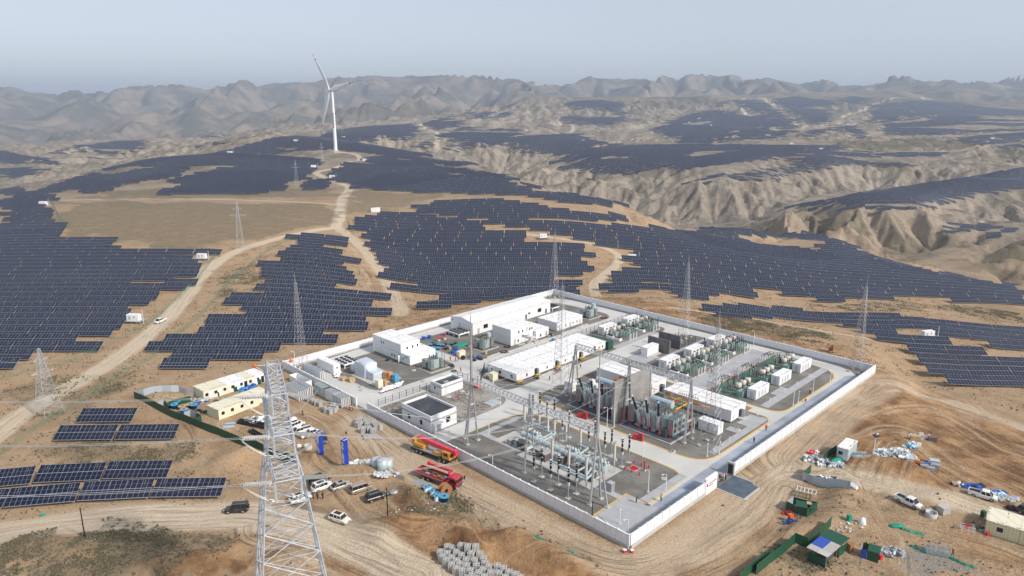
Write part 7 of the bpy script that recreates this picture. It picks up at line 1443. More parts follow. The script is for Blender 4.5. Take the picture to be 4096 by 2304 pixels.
# crane truck
def trucks():
    t=thing('crane_truck','yellow mobile crane truck with red boom folded forward beside the wall','crane truck',(0,0,0)); mb=MB(); mb.box(-6,5.9,-1.25,1.25,.8,1.35,'black',bev=.1); mb.obj('chassis',t); mb=MB(); mb.box(-6,2.8,-1.3,1.3,1.35,1.5,'galv'); mb.obj('deck',t)
    mb=MB(); mb.box(3.6,5.95,-1.25,1.25,1.2,2.9,'crane_yellow',bev=.15); c=mb.obj('cab',t); mb=MB(); mb.box(5.6,6.,-1.1,1.1,1.9,2.75,'glass_dark'); mb.box(4.2,5.4,-1.28,-1.24,2.,2.75,'glass_dark'); mb.box(4.2,5.4,1.24,1.28,2.,2.75,'glass_dark'); mb.obj('window',c)
    mb=MB(); mb.box(1.,3.4,-1.2,.2,1.5,2.1,'crane_yellow',bev=.1); mb.obj('engine_box',t)
    mb=MB(); mb.cyl((-3,0,1.5),(-3,0,1.9),1.1,1.1,'crane_yellow',16); mb.box(-5.9,-2.,-1.25,1.2,1.9,2.6,'crane_yellow',bev=.2); mb.box(-5.9,-4.8,-1.2,1.2,2.6,3.5,'crane_yellow'); mb.add([(-5.,-.5,2.6),(-2.,-.5,2.6),(-4.5,-.5,4.),(-5.,.5,2.6),(-2.,.5,2.6),(-4.5,.5,4.)],[(0,1,2),(5,4,3),(0,2,5,3),(1,4,5,2),(0,3,4,1)],'crane_yellow'); mb.obj('superstructure',t)
    mb=MB(); mb.add([(-4.6,-.5,3.),(6.4,-.38,2.75),(6.4,.38,2.75),(-4.6,.5,3.),(-4.6,-.5,4.1),(6.4,-.38,3.5),(6.4,.38,3.5),(-4.6,.5,4.1)],[(0,1,5,4),(1,2,6,5),(2,3,7,6),(3,0,4,7),(4,5,6,7),(3,2,1,0)],'boom_red'); mb.box(6.4,7.2,-.5,.5,2.4,3.6,'boom_red'); mb.obj('boom',t); mb=MB(); mb.bar((7.,0,2.4),(7.,0,1.2),.06,'black'); mb.box(6.8,7.2,-.2,.2,.8,1.3,'crane_yellow'); mb.obj('hook',t); mb=MB(); mb.cyl((-2.2,0,2.4),(1.6,0,3.1),.2,.16,'galv_pale',8); mb.obj('lift_cylinder',t)
    for x in (-5.2,2.9,-5.9):
        for s in (-1,1): mb=MB(); mb.box(x-.15,x+.15,s*1.3-.1,s*1.3+.1,.4,1.4,'dark_grey'); mb.box(x-.3,x+.3,s*1.35-.25,s*1.35+.25,.3,.4,'galv'); mb.obj('outrigger',t)
    for x in (-4.3,-3.,2.9+1.4,3.0-.0):
        for s in (-1,1): wheel(t,x,s*1.08,.55,.35,'galv')
    mb=MB()
    for k in range(12): mb.box(-5.8+k*.7,-5.5+k*.7,-1.33,-1.3,1.37,1.48,'white_paint')
    mb.obj('marking',t); put(t,'m',(1560,665),(1890,790))
    t=thing('lorry','red flatbed lorry with red loading crane near the cable drums','lorry',(0,0,0)); mb=MB(); mb.box(-5.8,5.6,-.6,.6,.75,1.15,'black'); mb.obj('chassis',t)
    mb=MB(); mb.box(-5.8,2.3,-1.25,1.25,1.15,1.3,'dark_grey'); mb.box(-5.8,2.3,-1.28,-1.2,1.1,1.95,'truck_red'); mb.box(-5.8,2.3,1.2,1.28,1.1,1.95,'truck_red'); mb.box(-5.88,-5.8,-1.28,1.28,1.1,1.95,'truck_red'); mb.box(2.3,2.38,-1.28,1.28,1.1,1.95,'truck_red'); mb.obj('bed',t)
    mb=MB(); rg=random.Random(2)
    for k in range(14): x=rg.uniform(-5.3,1.6); y=rg.uniform(-.9,.9); mb.box(x-.5,x+.5,y-.3,y+.3,1.3,1.45+rg.random()*.35,rg.choice(['black','dark_grey','galv','wood_brown']))
    o=mb.obj('load_scrap'); o.parent=t
    mb=MB(); mb.box(3.4,5.6,-1.22,1.22,1.0,3.0,'truck_red',bev=.2); c=mb.obj('cab',t); mb=MB(); mb.box(5.45,5.66,-1.05,1.05,1.95,2.75,'glass_dark'); mb.box(4.,5.2,-1.26,-1.2,1.95,2.7,'glass_dark'); mb.box(4.,5.2,1.2,1.26,1.95,2.7,'glass_dark'); mb.obj('window',c); mb=MB(); mb.box(5.5,5.68,-.9,.9,.9,1.6,'dark_grey'); mb.obj('grille',c)
    for s in (-1,1): mb=MB(); mb.box(5.55,5.7,s*.95-.15,s*.95+.15,.8,1.,'headlight'); mb.obj('headlight',c); mb=MB(); mb.box(5.5,5.8,s*1.55-.08,s*1.55+.08,1.9,2.7,'black'); mb.obj('mirror',c)
    mb=MB(); mb.box(2.5,3.2,-1.1,1.1,1.1,1.7,'truck_red'); mb.cyl((2.85,0,1.6),(2.85,0,3.6),.28,.25,'boom_red',8); mb.obj('crane_column',t); mb=MB(); mb.add([(3.3,.2,3.3),(-3.2,.5,3.1),(-3.2,.95,3.1),(3.3,.65,3.3),(3.3,.2,3.85),(-3.2,.5,3.5),(-3.2,.95,3.5),(3.3,.65,3.85)],[(0,4,5,1),(1,5,6,2),(2,6,7,3),(3,7,4,0),(4,7,6,5),(0,1,2,3)],'boom_red'); mb.box(-3.7,-3.1,.4,1.05,3.,3.7,'boom_red'); mb.obj('boom',t)
    for x in (-3.6,-2.3,2.9,4.5):
        for s in (-1,1): wheel(t,x,s*1.02,.5,.32,'galv')
    mb=MB()
    for k in range(15): mb.box(-5.6+k*.52,-5.45+k*.52,-1.31,-1.28,1.45,1.6,'white_paint')
    mb.obj('marking',t); put(t,'m',(1590,985),(2010,1140))
trucks()
# ---------- people ----------
def skin_person(name,joints,bones):
    """joints: name -> (x,y,z,radius); bones: (a,b,label)"""
    me=bpy.data.meshes.new(name); ks=list(joints); me.from_pydata([joints[k][:3] for k in ks],[(ks.index(a),ks.index(b)) for a,b,_ in bones],[]); o=bpy.data.objects.new(name,me); COL.objects.link(o)
    md=o.modifiers.new('s','SKIN'); 
    sv=me.skin_vertices[0].data if me.skin_vertices else None
    if sv is None: me.attributes.new if 0 else None
    for i,k in enumerate(ks): r=joints[k][3]; sv[i].radius=(r,r); sv[i].use_root=(k=='pelvis')
    sb=o.modifiers.new('u','SUBSURF'); sb.levels=1; sb.render_levels=1
    dg=bpy.context.evaluated_depsgraph_get(); ev=bpy.data.meshes.new_from_object(o.evaluated_get(dg)); bpy.data.objects.remove(o); ev.name=name
    seg=[(np.array(joints[a][:3]),np.array(joints[b][:3]),l) for a,b,l in bones]; labs=[]
    for p in ev.polygons:
        c=np.array(p.center); best=None
        for a,b,l in seg:
            d=b-a; u=np.clip(np.dot(c-a,d)/max(1e-9,np.dot(d,d)),0,1); q=np.linalg.norm(c-a-u*d)
            if best is None or q<best[0]: best=(q,l)
        labs.append(best[1])
    return ev,labs
def pose(kind):
    J={'pelvis':(0,0,.93,.155),'waist':(0,0,1.08,.14),'chest':(0.01,0,1.30,.165),'neckb':(0,0,1.45,.075),'neck':(.01,0,1.50,.058),'chin':(.03,0,1.56,.07),'head':(.02,0,1.64,.10),'crown':(.01,0,1.71,.075)}
    def limb(s,arm,leg):
        J['sh'+s],J['el'+s],J['wr'+s],J['ha'+s]=arm; J['hip'+s],J['kn'+s],J['an'+s],J['to'+s]=leg
    def a(sy,sx,ex): y=.2*sy; return ((0,y,1.40,.062),(ex*.5,y*1.25,1.13,.048),(ex,y*1.2,.90,.034),(ex*1.1+.02,y*1.15,.80,.042))
    def l(sy,kx,ax): y=.095*sy; return ((0,y,.88,.10),(kx,y,.50,.07),(ax,y,.10,.05),(ax+.16,y*1.1,.04,.045))
    if kind=='stand': limb('L',a(1,0,.08),l(1,.02,0)); limb('R',a(-1,0,.05),l(-1,.02,0))
    if kind=='walk': limb('L',a(1,0,.28),l(1,.02,-.26)); limb('R',a(-1,0,-.22),l(-1,.18,.24))
    if kind in('work','sweep'):
        for k,dx,dz in (('waist',.04,0),('chest',.14,-.04),('neckb',.2,-.05),('neck',.23,-.06),('chin',.27,-.07),('head',.28,-.07),('crown',.28,-.07)): x,y,z,r=J[k]; J[k]=(x+dx,y,z+dz,r)
        for s,sy in (('L',1),('R',-1)): J['sh'+s]=(.15,.2*sy,1.36,.062); J['el'+s]=(.26,.24*sy,1.12,.048); J['wr'+s]=(.46,.12*sy,1.08,.034); J['ha'+s]=(.55,.07*sy,1.07,.042); q=l(sy,.06*sy+.02,.05*sy); J['hip'+s],J['kn'+s],J['an'+s],J['to'+s]=q
    if kind=='crouch':
        for k,(x,z) in {'pelvis':(-.08,.42),'waist':(.02,.56),'chest':(.16,.74),'neckb':(.24,.87),'neck':(.27,.91),'chin':(.32,.96),'head':(.33,1.03),'crown':(.33,1.1)}.items(): J[k]=(x,0,z,J[k][3])
        for s,sy in (('L',1),('R',-1)): J['sh'+s]=(.18,.2*sy,.82,.062); J['el'+s]=(.36,.22*sy,.6,.048); J['wr'+s]=(.52,.14*sy,.42,.034); J['ha'+s]=(.58,.1*sy,.34,.042); J['hip'+s]=(-.06,.1*sy,.38,.10); J['kn'+s]=(.30,.14*sy,.46,.07); J['an'+s]=(.08,.12*sy,.10,.05); J['to'+s]=(.24,.12*sy,.04,.045)
    B=[('pelvis','waist','top'),('waist','chest','top'),('chest','neckb','top'),('neckb','neck','skin'),('neck','chin','skin'),('chin','head','skin'),('head','crown','skin')]
    for s in 'LR': B+=[('chest','sh'+s,'top'),('sh'+s,'el'+s,'top'),('el'+s,'wr'+s,'top'),('wr'+s,'ha'+s,'skin'),('pelvis','hip'+s,'legs'),('hip'+s,'kn'+s,'legs'),('kn'+s,'an'+s,'legs'),('an'+s,'to'+s,'shoe')]
    return J,B
PC={}
def person(label,p,kind='stand',top='black',legs='black',hat='yellow',rz=0.,vest=None,sc=1.,tool=None):
    key=(kind,top,legs)
    if kind not in PC: PC[kind]=skin_person('person_body',*pose(kind))
    if key not in PC:
        ev,labs=PC[kind]; m2=ev.copy(); m2.materials.clear(); names=[top,legs,'skin','dark_grey']
        for n_ in names: m2.materials.append(MATS[n_])
        m2.polygons.foreach_set('material_index',[{'top':0,'legs':1,'skin':2,'shoe':3}[l] for l in labs]); m2.polygons.foreach_set('use_smooth',[True]*len(m2.polygons)); m2.update(); PC[key]=m2
    o=bpy.data.objects.new('person',PC[key]); COL.objects.link(o); o.location=p; o.rotation_euler=(0,0,rz); o.scale=(sc,)*3; tag(o,label,'person')
    J=pose(kind)[0]; hx,hy,hz,_=J['head']
    mb=MB(); 
    if hat=='hair': mb.lathe((hx-.015,0,hz-.02),[(.105,0),(.118,.06),(.09,.12),(.02,.145)],'black',10); mb.obj('hair',o)
    else: mb.lathe((hx,0,hz+.02),[(.165,0),(.135,.015),(.13,.07),(.09,.13),(.02,.155)],hat,12); mb.obj('helmet',o)
    if vest:
        cx,_,cz,_=J['chest']; wx,_,wz,_=J['waist']; mb=MB(); V=[];n=12
        for (x,z,r1,r2) in ((wx-.01,wz-.16,.175,.19),((wx+cx)/2,(wz+cz)/2,.165,.2),(cx,cz+.03,.18,.215),(cx+.01,cz+.12,.13,.19)):
            for i in range(n): a_=2*PI*i/n; V.append((x+r1*math.cos(a_),r2*math.sin(a_),z))
        mb.add(V,[(j*n+i,j*n+(i+1)%n,(j+1)*n+(i+1)%n,(j+1)*n+i) for j in range(3) for i in range(n)],vest,True); mb.add([(wx+.185,-.17,wz+.02),(wx+.185,.17,wz+.02),(wx+.185,.17,wz+.06),(wx+.185,-.17,wz+.06)],[(0,1,2,3)],'hi_green'); mb.obj('vest',o)
    return o
def pz(k,x,y,z=None):
    p=G(k,x,y,.1 if z is None else z)
    if z is None:
        a=(p.x-cF.x)*EA.x+(p.y-cF.y)*EA.y; b=(p.x-cF.x)*EB.x+(p.y-cF.y)*EB.y
        p.z=.12 if (0<a<LA and 0<b<LB) else (.1 if (-7<a<1 and 31<b<38.5) else gnd(p.x,p.y))
    return p
O_='orange'
for l,k,x,y,kd,tp,lg_,ht,vs,rz in (
 ('worker in orange vest, left of three on the bend road','f',2195,530,'stand','navy','navy',O_,O_,2.),('worker in orange vest, middle of three on the bend road','f',2262,540,'walk','navy','navy',O_,O_,.5),('worker in orange vest, right of three on the bend road','f',2294,528,'walk','navy','navy',O_,O_,.6),('worker in red jacket walking on the bend road alone','f',2328,676,'walk','red','navy','red',None,4.),
 ('left of two workers in red vests by the side gate','f',898,1152,'stand','navy','navy','yellow','bright_red',1.),('right of two workers in red vests by the side gate','f',933,1166,'stand','navy','navy','yellow','bright_red',3.),('worker with yellow helmet near the stacked concrete slabs','f',297,1225,'work','bright_red','navy','yellow',None,3.5),
 ('left worker of the trio beside the mid yard transformer','g',556,805,'stand','bright_red','navy',O_,O_,0.),('pale clothed middle worker of the trio by the transformer','g',578,808,'stand','white_paint','white_paint','white_paint',None,1.),('right worker of the trio beside the mid yard transformer','g',608,800,'stand','bright_red','navy','yellow',O_,2.),
 ('worker standing among the transformer cable posts','g',882,765,'stand','navy','navy','red',O_,2.5),('person in black with yellow helmet walking past the long prefab','c',1155,395,'walk','black','black','yellow',None,3.8),('person in black walking behind the rear gantry leg','c',1550,240,'walk','black','black','white_paint',None,1.),
 ('worker with yellow helmet on gravel behind the front beam','q3',384,212,'work','dark_grey','dark_grey','yellow',None,2.),('person in black on the far grey path','h',1343,480,'stand','black','black','hair',None,1.),('crouching worker in orange at the gravel edge','h',1395,855,'crouch','navy','navy','white_paint',O_,2.),('worker in dark clothes at the paved strip lamp','h',1440,885,'work','navy','denim','red',None,2.),('person in white crouching on the paved strip','h',1665,935,'crouch','white_paint','dark_grey','white_paint',None,1.),('crouching worker in orange beside the paved strip edge','h',1742,932,'crouch',O_,'navy',O_,None,3.),
 ('worker in red jacket on the right gravel by the kerb','x',2045,665,'stand','bright_red','black','white_paint',None,.5),('crouching worker in red on the right ring road','x',1885,920,'crouch','bright_red','maroon','white_paint',None,.3),('person in black beside the rear gantry foot','q3',1341,352,'stand','black','black','yellow',None,2.),('person in dark clothes walking on the ring road','q3',1824,448,'walk','navy','navy','red',None,.8),('worker in red vest on the ring road at the right corner path','q3',1916,357,'stand','denim','denim','bright_red','bright_red',1.5),
 ('sweeper in navy with a broom on the front slab','q3',937,897,'sweep','navy','navy','blue',None,-.4),('worker in yellow-green vest on the entrance road','q3',1125,886,'stand','blue','navy','blue','hi_green',2.),('person in black fixing letters on the name board','q3',1512,796,'work','black','black','red',None,2.3),
 ('worker in orange vest at the left of the gate group','y',428,280,'stand','black','black','red',O_,2.8),('person in black with yellow helmet in the gate group','y',464,255,'stand','black','black','yellow',None,2.5),('person in dark grey at the front of the gate group','y',484,282,'stand','dark_grey','black','red',None,1.),('person in black with red helmet right in the gate group','y',513,278,'stand','black','black','red',None,3.),('person in black standing apart at the right of gate group','y',553,263,'stand','black','black','bright_red',None,3.4),
 ('person in grey jacket standing behind the white car','n',326,522,'stand','galv','black','hair',None,1.),('left one of three people in black, wearing white cap','n',443,612,'stand','black','black','white_paint',None,.2),('middle one of three people in black seen from behind','n',513,627,'stand','black','black','hair',None,1.2),('right one of three people in black facing the others','n',607,622,'stand','black','black','hair',None,2.6),
 ('worker with a white sack walking below the slab stacks','q2',354,236,'walk','maroon','navy','yellow',None,4.),('lone person in dark red walking across the open ground','q2',682,398,'walk','maroon','galv','navy',None,4.7),('worker in orange vest and yellow helmet walking at lower right','s',985,1198,'walk','dark_grey','dark_grey','yellow',O_,.2),('figure in blue bending over the pipes behind the near tower','l',1990,905,'crouch','blue','navy','blue',None,3.)):
    person(l,pz(k,x,y),kd,tp,lg_,ht,rz,vs)
person('worker in orange vest kneeling on top of the mid yard transformer',G('g',738,690,3.4),'crouch','navy','navy','yellow',1.,O_); person('worker in red helmet at the right on top of mid yard transformer',G('g',848,690,3.4),'work','navy','navy','red',2.,O_)
p=pz('q3',937,897); t=thing('broom','long handled dark broom held out by the sweeper','broom',p,-.4); mb=MB(); mb.bar((.5,.05,1.1),(2.,.1,.15),.03,'wood_brown'); mb.obj('handle',t); mb=MB(); mb.add([(1.9,-.1,.2),(1.9,.25,.2),(2.9,.5,.0),(2.9,-.35,.0),(2.,.08,.3),(2.8,.08,.12)],[(0,1,2,3),(0,3,5,4),(3,2,5),(2,1,4,5),(1,0,4)],'dark_grey'); mb.obj('bristles',t)
# ---------- site camps, stores, debris ----------
def gl(k,x,y): 
    p=G(k,x,y); p.z=gnd(p.x,p.y); return p
def gbox(name,label,cat,k,near,left,right,h,wall,roof,segs=None,group=None,base=.15,z0=-.4,ly=None,lx=None):
    A=G(k,*near); Lf=G(k,*left); Rt=G(k,*right); d=Rt-A; rz=math.atan2(d.y,d.x); lx=lx or d.length; n=Vector((-math.sin(rz),math.cos(rz),0)); ly=ly or abs((Lf-A).dot(n)); A.z=gnd(A.x,A.y)
    t=thing(name,label,cat,A,rz,group); S_=segs or [(1,wall,roof)]; x=0; tot=sum(s[0] for s in S_)
    for f,w,r in S_:
        L=lx*f/tot; mb=MB(); mb.box(x,x+L-.04,0,ly,z0,h,w); mb.obj('wall',t); mb=MB(); mb.box(x-.05,x+L-.02,-.08,ly+.08,h,h+.12,r); mb.obj('roof',t); x+=L
    t['lx']=lx; t['ly']=ly; return t,lx,ly
def hoard(label,k,pts,h=2.1,m='green_corr',name='hoarding',grp='sheet metal hoardings',hm=None):
    W=[gl(k,*p) for p in pts]; o=W[0].copy(); t=thing(name,label,'fence',o,0,grp)
    for i,(a,b) in enumerate(zip(W[:-1],W[1:])):
        a=a-o;b=b-o; d=(b-a); L=d.length; n=max(1,round(L/3.)); nr=Vector((-d.y,d.x,0)).normalized()*.03
        for j in range(n):
            p=a.lerp(b,j/n); q=a.lerp(b,(j+1)/n); mb=MB(); u=Vector((0,0,h+((j*7+i*3)%3)*.04)); V=[p-nr,q-nr,q+nr,p+nr]; V=[v-Vector((0,0,.4)) for v in V]+[v+u for v in V]; mm=m[(i+j)%len(m)] if isinstance(m,(list,tuple)) else m
            mb.add(V,[(0,1,5,4),(1,2,6,5),(2,3,7,6),(3,0,4,7),(4,5,6,7)],mm); mb.obj('panel',t)
            mb=MB(); mb.bar(p+Vector((0,0,-.4)),p+u+Vector((0,0,.06)),.05,'galv'); mb.obj('post',t)
    return t
# left camp
t,lx,ly=gbox('site_cabins','upper row of joined white and cream site cabins beside the far wall corner','site cabin','l',(1020,592),(895,520),(1810,345),2.7,'cream','roof_cream',[(2.2,'cream','roof_cream'),(1.4,'cream','roof_cream'),(3,'white_paint','roof_white'),(1.3,'cream','roof_cream'),(1.8,'white_paint','roof_white')],ly=6.)
for f,w in ((.05,1.0),(.19,1.),(.33,.9),(.46,1.1),(.60,.9),(.75,.9),(.88,.8)): door(t,'y',lx*f,1.1,w*.9,.9,'glass_dark','window')
for f,m in ((.11,'white_paint'),(.25,'white_paint'),(.40,'cream'),(.53,'white_paint'),(.67,'black'),(.81,'white_paint'),(.955,'black')): door(t,'y',lx*f,.05,.95,2.05,m,'door')
t,lx,ly=gbox('site_cabins','lower cream site cabin row with five windows behind the near tower','site cabin','l',(1215,845),(1070,775),(1885,590),2.7,'cream','roof_cream',[(1,'cream','roof_cream')]*4,ly=5.4)
for f in (.08,.25,.43,.62,.85): door(t,'y',lx*f,1.1,.9,.9,'glass_dark','window')
hoard('long dark green hoarding slanting across the left camp to the near tower','l',[(125,572),(260,635),(390,690),(600,800),(820,880),(980,955),(1210,1040),(1460,1150),(1720,1262),(1960,1345),(2200,1425)],2.1)
hoard('pale metal sheet fence closing the far side of the left camp','l',[(150,560),(250,562),(372,535),(487,515),(605,508),(700,492)],2.,'silver_corr'); hoard('pale metal sheets leaning beside the cream cabins','l',[(700,492),(800,525),(892,535)],1.8,'silver_sheet')
hoard('short green partition behind the blue cable drums','l',[(560,690),(700,645),(850,612)],1.9); hoard('small open green and silver pen beside the long green hoarding','l',[(770,810),(850,790),(990,860),(900,905)],1.7,['silver_corr','silver_corr','green_corr'])
hoard('small silver pen corner near the drums','l',[(415,680),(510,650),(560,690)],1.5,['silver_corr','green_corr'])
RM=[reel('sky_blue','black',1.05,1.3),reel('galv','blue',1.1,1.3),reel('plywood','black',1.15,1.1),reel('sky_blue','white_paint',.68,1.25),reel('wood_brown','wood_brown',1.4,1.3)]; um=set()
for k,x,y,i,l in (('l',670,655,0,'blue flanged drum at the left of camp drum group'),('l',745,700,2,'wooden flanged drum in the middle of camp drum group'),('l',765,755,1,'big blue wound drum at the front of camp drum group'),('l',840,680,2,'wooden drum at the rear of camp drum group'),('l',930,640,1,'blue wound drum at the right of camp drum group'),('l',890,695,0,'dark drum at the right front of camp drum group'),('l',640,690,0,'dark drum leaning left in camp drum group'),
  ('m',1625,1225,3,'leftmost of the blue and white drums near red lorry'),('m',1665,1190,3,'rear one of the blue and white drums near red lorry'),('m',1705,1250,3,'middle blue and white drum near the red lorry'),('m',1775,1275,3,'right blue and white drum near the red lorry'),('m',1860,1310,0,'black wound drum at the front near the red lorry'),('m',1760,1310,3,'white drum standing lowest near the red lorry'),('l',1230,600,2,'flat wooden drum lying between the cabin rows')):
    o=RM[i] if i not in um else dup(RM[i]); um.add(i); o.location=gl(k,x,y); o['label']=l; o['group']='large cable drums on the earth'
for k,x,y,s,l,rz in (('m',1850,1215,1.,'huge wooden drum standing on edge beside the red lorry',.6),('F',1107,935,1.05,'lone rusty drum on edge on bare ground behind the back wall',1.0)):
    p=gl(k,x,y); o=RM[4] if 4 not in um else dup(RM[4]); um.add(4); o.location=p+Vector((0,0,1.4*s)); o.rotation_euler=(PI/2,0,rz); o['label']=l; o.scale=(s,)*3; o['group']='large cable drums on the earth'
if 'F': pass
def heap(name,label,cat,k,x,y,rx,ry,h,mats,n,seed,rz=0,sz=.5,grp=None):
    """a pile of loose pieces heaped in one place, one mesh"""
    rg=random.Random(seed); mb=MB(); p=gl(k,x,y)
    for i in range(n):
        a=rg.random()*2*PI; r=math.sqrt(rg.random()); X_,Y_=rx*r*math.cos(a),ry*r*math.sin(a); zz=h*(1-r)*rg.random(); s=[sz*rg.uniform(.4,1.4),sz*rg.uniform(.3,1.),sz*rg.uniform(.15,.5)]
        M=Matrix.Translation((X_,Y_,zz+.1))@Matrix.Rotation(rg.uniform(-.5,.5),4,'X')@Matrix.Rotation(rg.uniform(-.5,.5),4,'Y')@Matrix.Rotation(rg.random()*6,4,'Z'); mb.box(-s[0],s[0],-s[1],s[1],-s[2],s[2],rg.choice(mats),M)
    o=mb.obj(name,None,p,rz); tag(o,label,cat,grp,'stuff'); return o
for a in (('net_bundle','bundle of blue netting, left one before the upper cabins','netting','l',1530,447,1.5,1.1,.9,['blue','sky_blue'],40,3),('net_bundle','bundle of blue netting, right one before the upper cabins','netting','l',1630,408,1.3,1.,.8,['blue','sky_blue'],34,4),
 ('scrap_pile','mixed scraps at the corner of cream cabins','scrap','l',960,590,2.6,1.4,.5,['galv_pale','blue','black','white_paint'],40,5),('scrap_pile','black hoses and scraps below the camp drums','scrap','l',900,745,3,1.5,.3,['black','dark_grey'],30,6),('scrap_pile','white and grey scraps behind the black pipes','scrap','l',1740,845,3.5,2.,.7,['white_paint','galv_pale','dark_grey','galv'],60,7),
 ('rubble_pile','heap of broken pale concrete left of grey tanks','rubble','m',780,850,2.6,1.6,.8,['concrete','white_paint','block_grey'],60,8),('rubble_pile','grey scraps between rubble and tanks','rubble','m',900,880,1.6,1.,.6,['galv_pale','block_grey'],26,9),
 ('scrap_pile','scattered sheet scraps before the grey tanks','scrap','m',1110,1050,3.,1.,.3,['galv_pale','white_paint','concrete'],30,10),('litter','white litter thrown along the scrub edge','litter','q2',1240,990,6,3,.15,['white_paint'],16,11,0,.13),('litter','white litter on the spoil bank right of scrub','litter','q2',1800,930,5,2.,.15,['white_paint'],10,12,0,.13),
 ('sack_pile','large heap of white and pale green sacks on the graded ground','sacks','r',1265,300,4.8,3.6,1.9,['white_paint','galv_pale','blue_grey_steel','silver_sheet','white_wall'],260,13,0,.38),('sack_pile','light blue wrapped bundles above the sack heap','sacks','r',1405,215,1.5,1.1,.7,['sky_blue','blue_grey_steel','white_paint'],24,14),('sack_pile','white bundles farther right above the sack heap','sacks','r',1450,188,1.3,.9,.6,['white_paint','block_grey'],20,15),
 ('scrap_pile','planks and boards at the top of graded storage','scrap','r',1510,100,3.2,1.1,.7,['concrete','white_paint','wood_brown','galv'],40,16),('scrap_pile','scrap heap at the left of white container','scrap','r',510,335,2.9,1.8,.7,['galv','white_paint','dark_grey','block_grey'],80,17),('scrap_pile','red and white scraps behind the green fence','scrap','r',500,270,1.6,.7,.4,['bright_red','white_paint'],14,18),
 ('scrap_pile','white rubbish strip below the green tarpaulin','scrap','r',680,390,3.6,.9,.4,['white_paint','tarp','blue_grey_steel','navy'],70,19),('scrap_pile','rubbish behind the silver sheet fence','scrap','r',560,530,4.,1.,.9,['white_paint','dark_grey','navy','galv'],60,20),('scrap_pile','white sheeting at the end of the silver fence','scrap','r',840,640,1.2,1.2,.8,['white_paint','tarp'],20,21),
 ('scrap_pile','red canisters beside the green sheet pen','scrap','r',270,850,1.5,1.,.4,['red','dark_grey','maroon'],22,22),('scrap_pile','dark blue sheeting left of the orange box','scrap','r',265,965,1.6,.7,.2,['navy','blue'],16,23),('scrap_pile','fine litter near the white machine','litter','r',760,990,4,2,.1,['white_paint','galv_pale'],40,24,0,.18),
 ('steel_scrap','tangle of steel brackets right of the small blue hut','scrap','r',1190,1225,3.2,1.5,.5,['galv','galv_pale','dark_grey'],60,25),('blue_sheeting','dark blue sheeting behind the muddy pickup','sheeting','s',1240,315,2.6,.8,.4,['blue','navy'],34,26),('scrap_pile','blue and white nets right of the muddy pickup','scrap','s',1530,405,2.6,.9,.25,['blue','white_paint','sky_blue'],40,27),('scrap_pile','pale tubes beside the nets','scrap','s',1690,465,2.4,.9,.2,['silver_sheet','galv_pale'],30,28),
 ('scrap_pile','pale pipe bundle behind the container','scrap','r',925,335,1.6,1.,.6,['galv','sky_blue','galv_pale'],26,29),('motor_scrap','tan and grey motorbike lying near blue sheeting','scrap','s',1050,290,1.2,.5,.7,['orange_soft','galv','black','white_paint'],18,30),('scrap_pile','steel and boards around the drum stack base','scrap','s',760,630,2.2,1.2,.5,['block_grey','wood_brown','galv'],24,31),('scrap_pile','dark scrap by the cream cabin end','scrap','s',1375,860,1.,.8,.5,['dark_grey','galv'],16,32)):
    heap(*a)
for i,(k,x,y,m,l) in enumerate((('l',1430,468,'green_sheet','green bin before the white cabin segment'),('l',1200,530,'green_sheet','green bin before the first cream cabin'),('l',1738,372,'green_sheet','green bin near the black cabin door'),('r',828,935,'green_net','bright green bin on open ground'),('r',265,930,'orange','orange box below the green sheet pen'),('s',1375,705,'green_sheet','dark green bin behind the cream cabin'))):
    small_box('waste_bin',l,'bin',0,0,.75,.75,1.25,m,loc=gl(k,x,y),rz=.3,group='bins and boxes on the ground')
# long pipes and sheets near the tower
rg=random.Random(4)
for i,(x1,y1,x2,y2) in enumerate(((1440,880,1830,960),(1460,865,1835,935),(1480,850,1838,915),(1600,985,1840,1110),(1590,1000,1835,1130),(1640,975,1850,1085),(1660,880,1850,900))):
    a=gl('l',x1,y1);b=gl('l',x2,y2); t=thing('pipe_bundle','bundle of long black pipes, '+ordn(i)+' counted from the far side','pipes',a,0,'black pipes beside the near tower'); mb=MB()
    for q in range(4): o_=Vector((rg.uniform(-.3,.3),rg.uniform(-.3,.3),.15+.12*q)); mb.cyl(o_,b-a+o_,.12,.12,'black',6)
    mb.obj('pipes',t)
for x1,y1,x2,y2,m,l in ((1540,830,1690,900,'white_paint','white battens lying over the black pipes'),(1740,650,1840,620,'galv','grey steel sections at the end of lower cabins')):
    a=gl('l',x1,y1);b=gl('l',x2,y2); t=thing('batten_stack',l,'battens',a,0); mb=MB(); d=b-a; n_=Vector((-d.y,d.x,0)).normalized()
    for q in range(7): mb.box(0,0,0,0,0,0,m) if 0 else mb.bar(n_*(q*.28-.8)+Vector((0,0,.5)),d+n_*(q*.28-.8)+Vector((0,0,.5)),.09,m)
    mb.obj('battens',t)
p=gl('l',1345,920); t=thing('metal_sheet','two pale corrugated sheets lying on the earth near the pipes','sheet',p,.25); mb=MB(); mb.box(-1.5,1.3,-1.5,.4,.1,.16,'silver_corr'); mb.box(-1.2,1.6,.5,1.6,.25,.3,'silver_corr'); mb.obj('sheets',t)
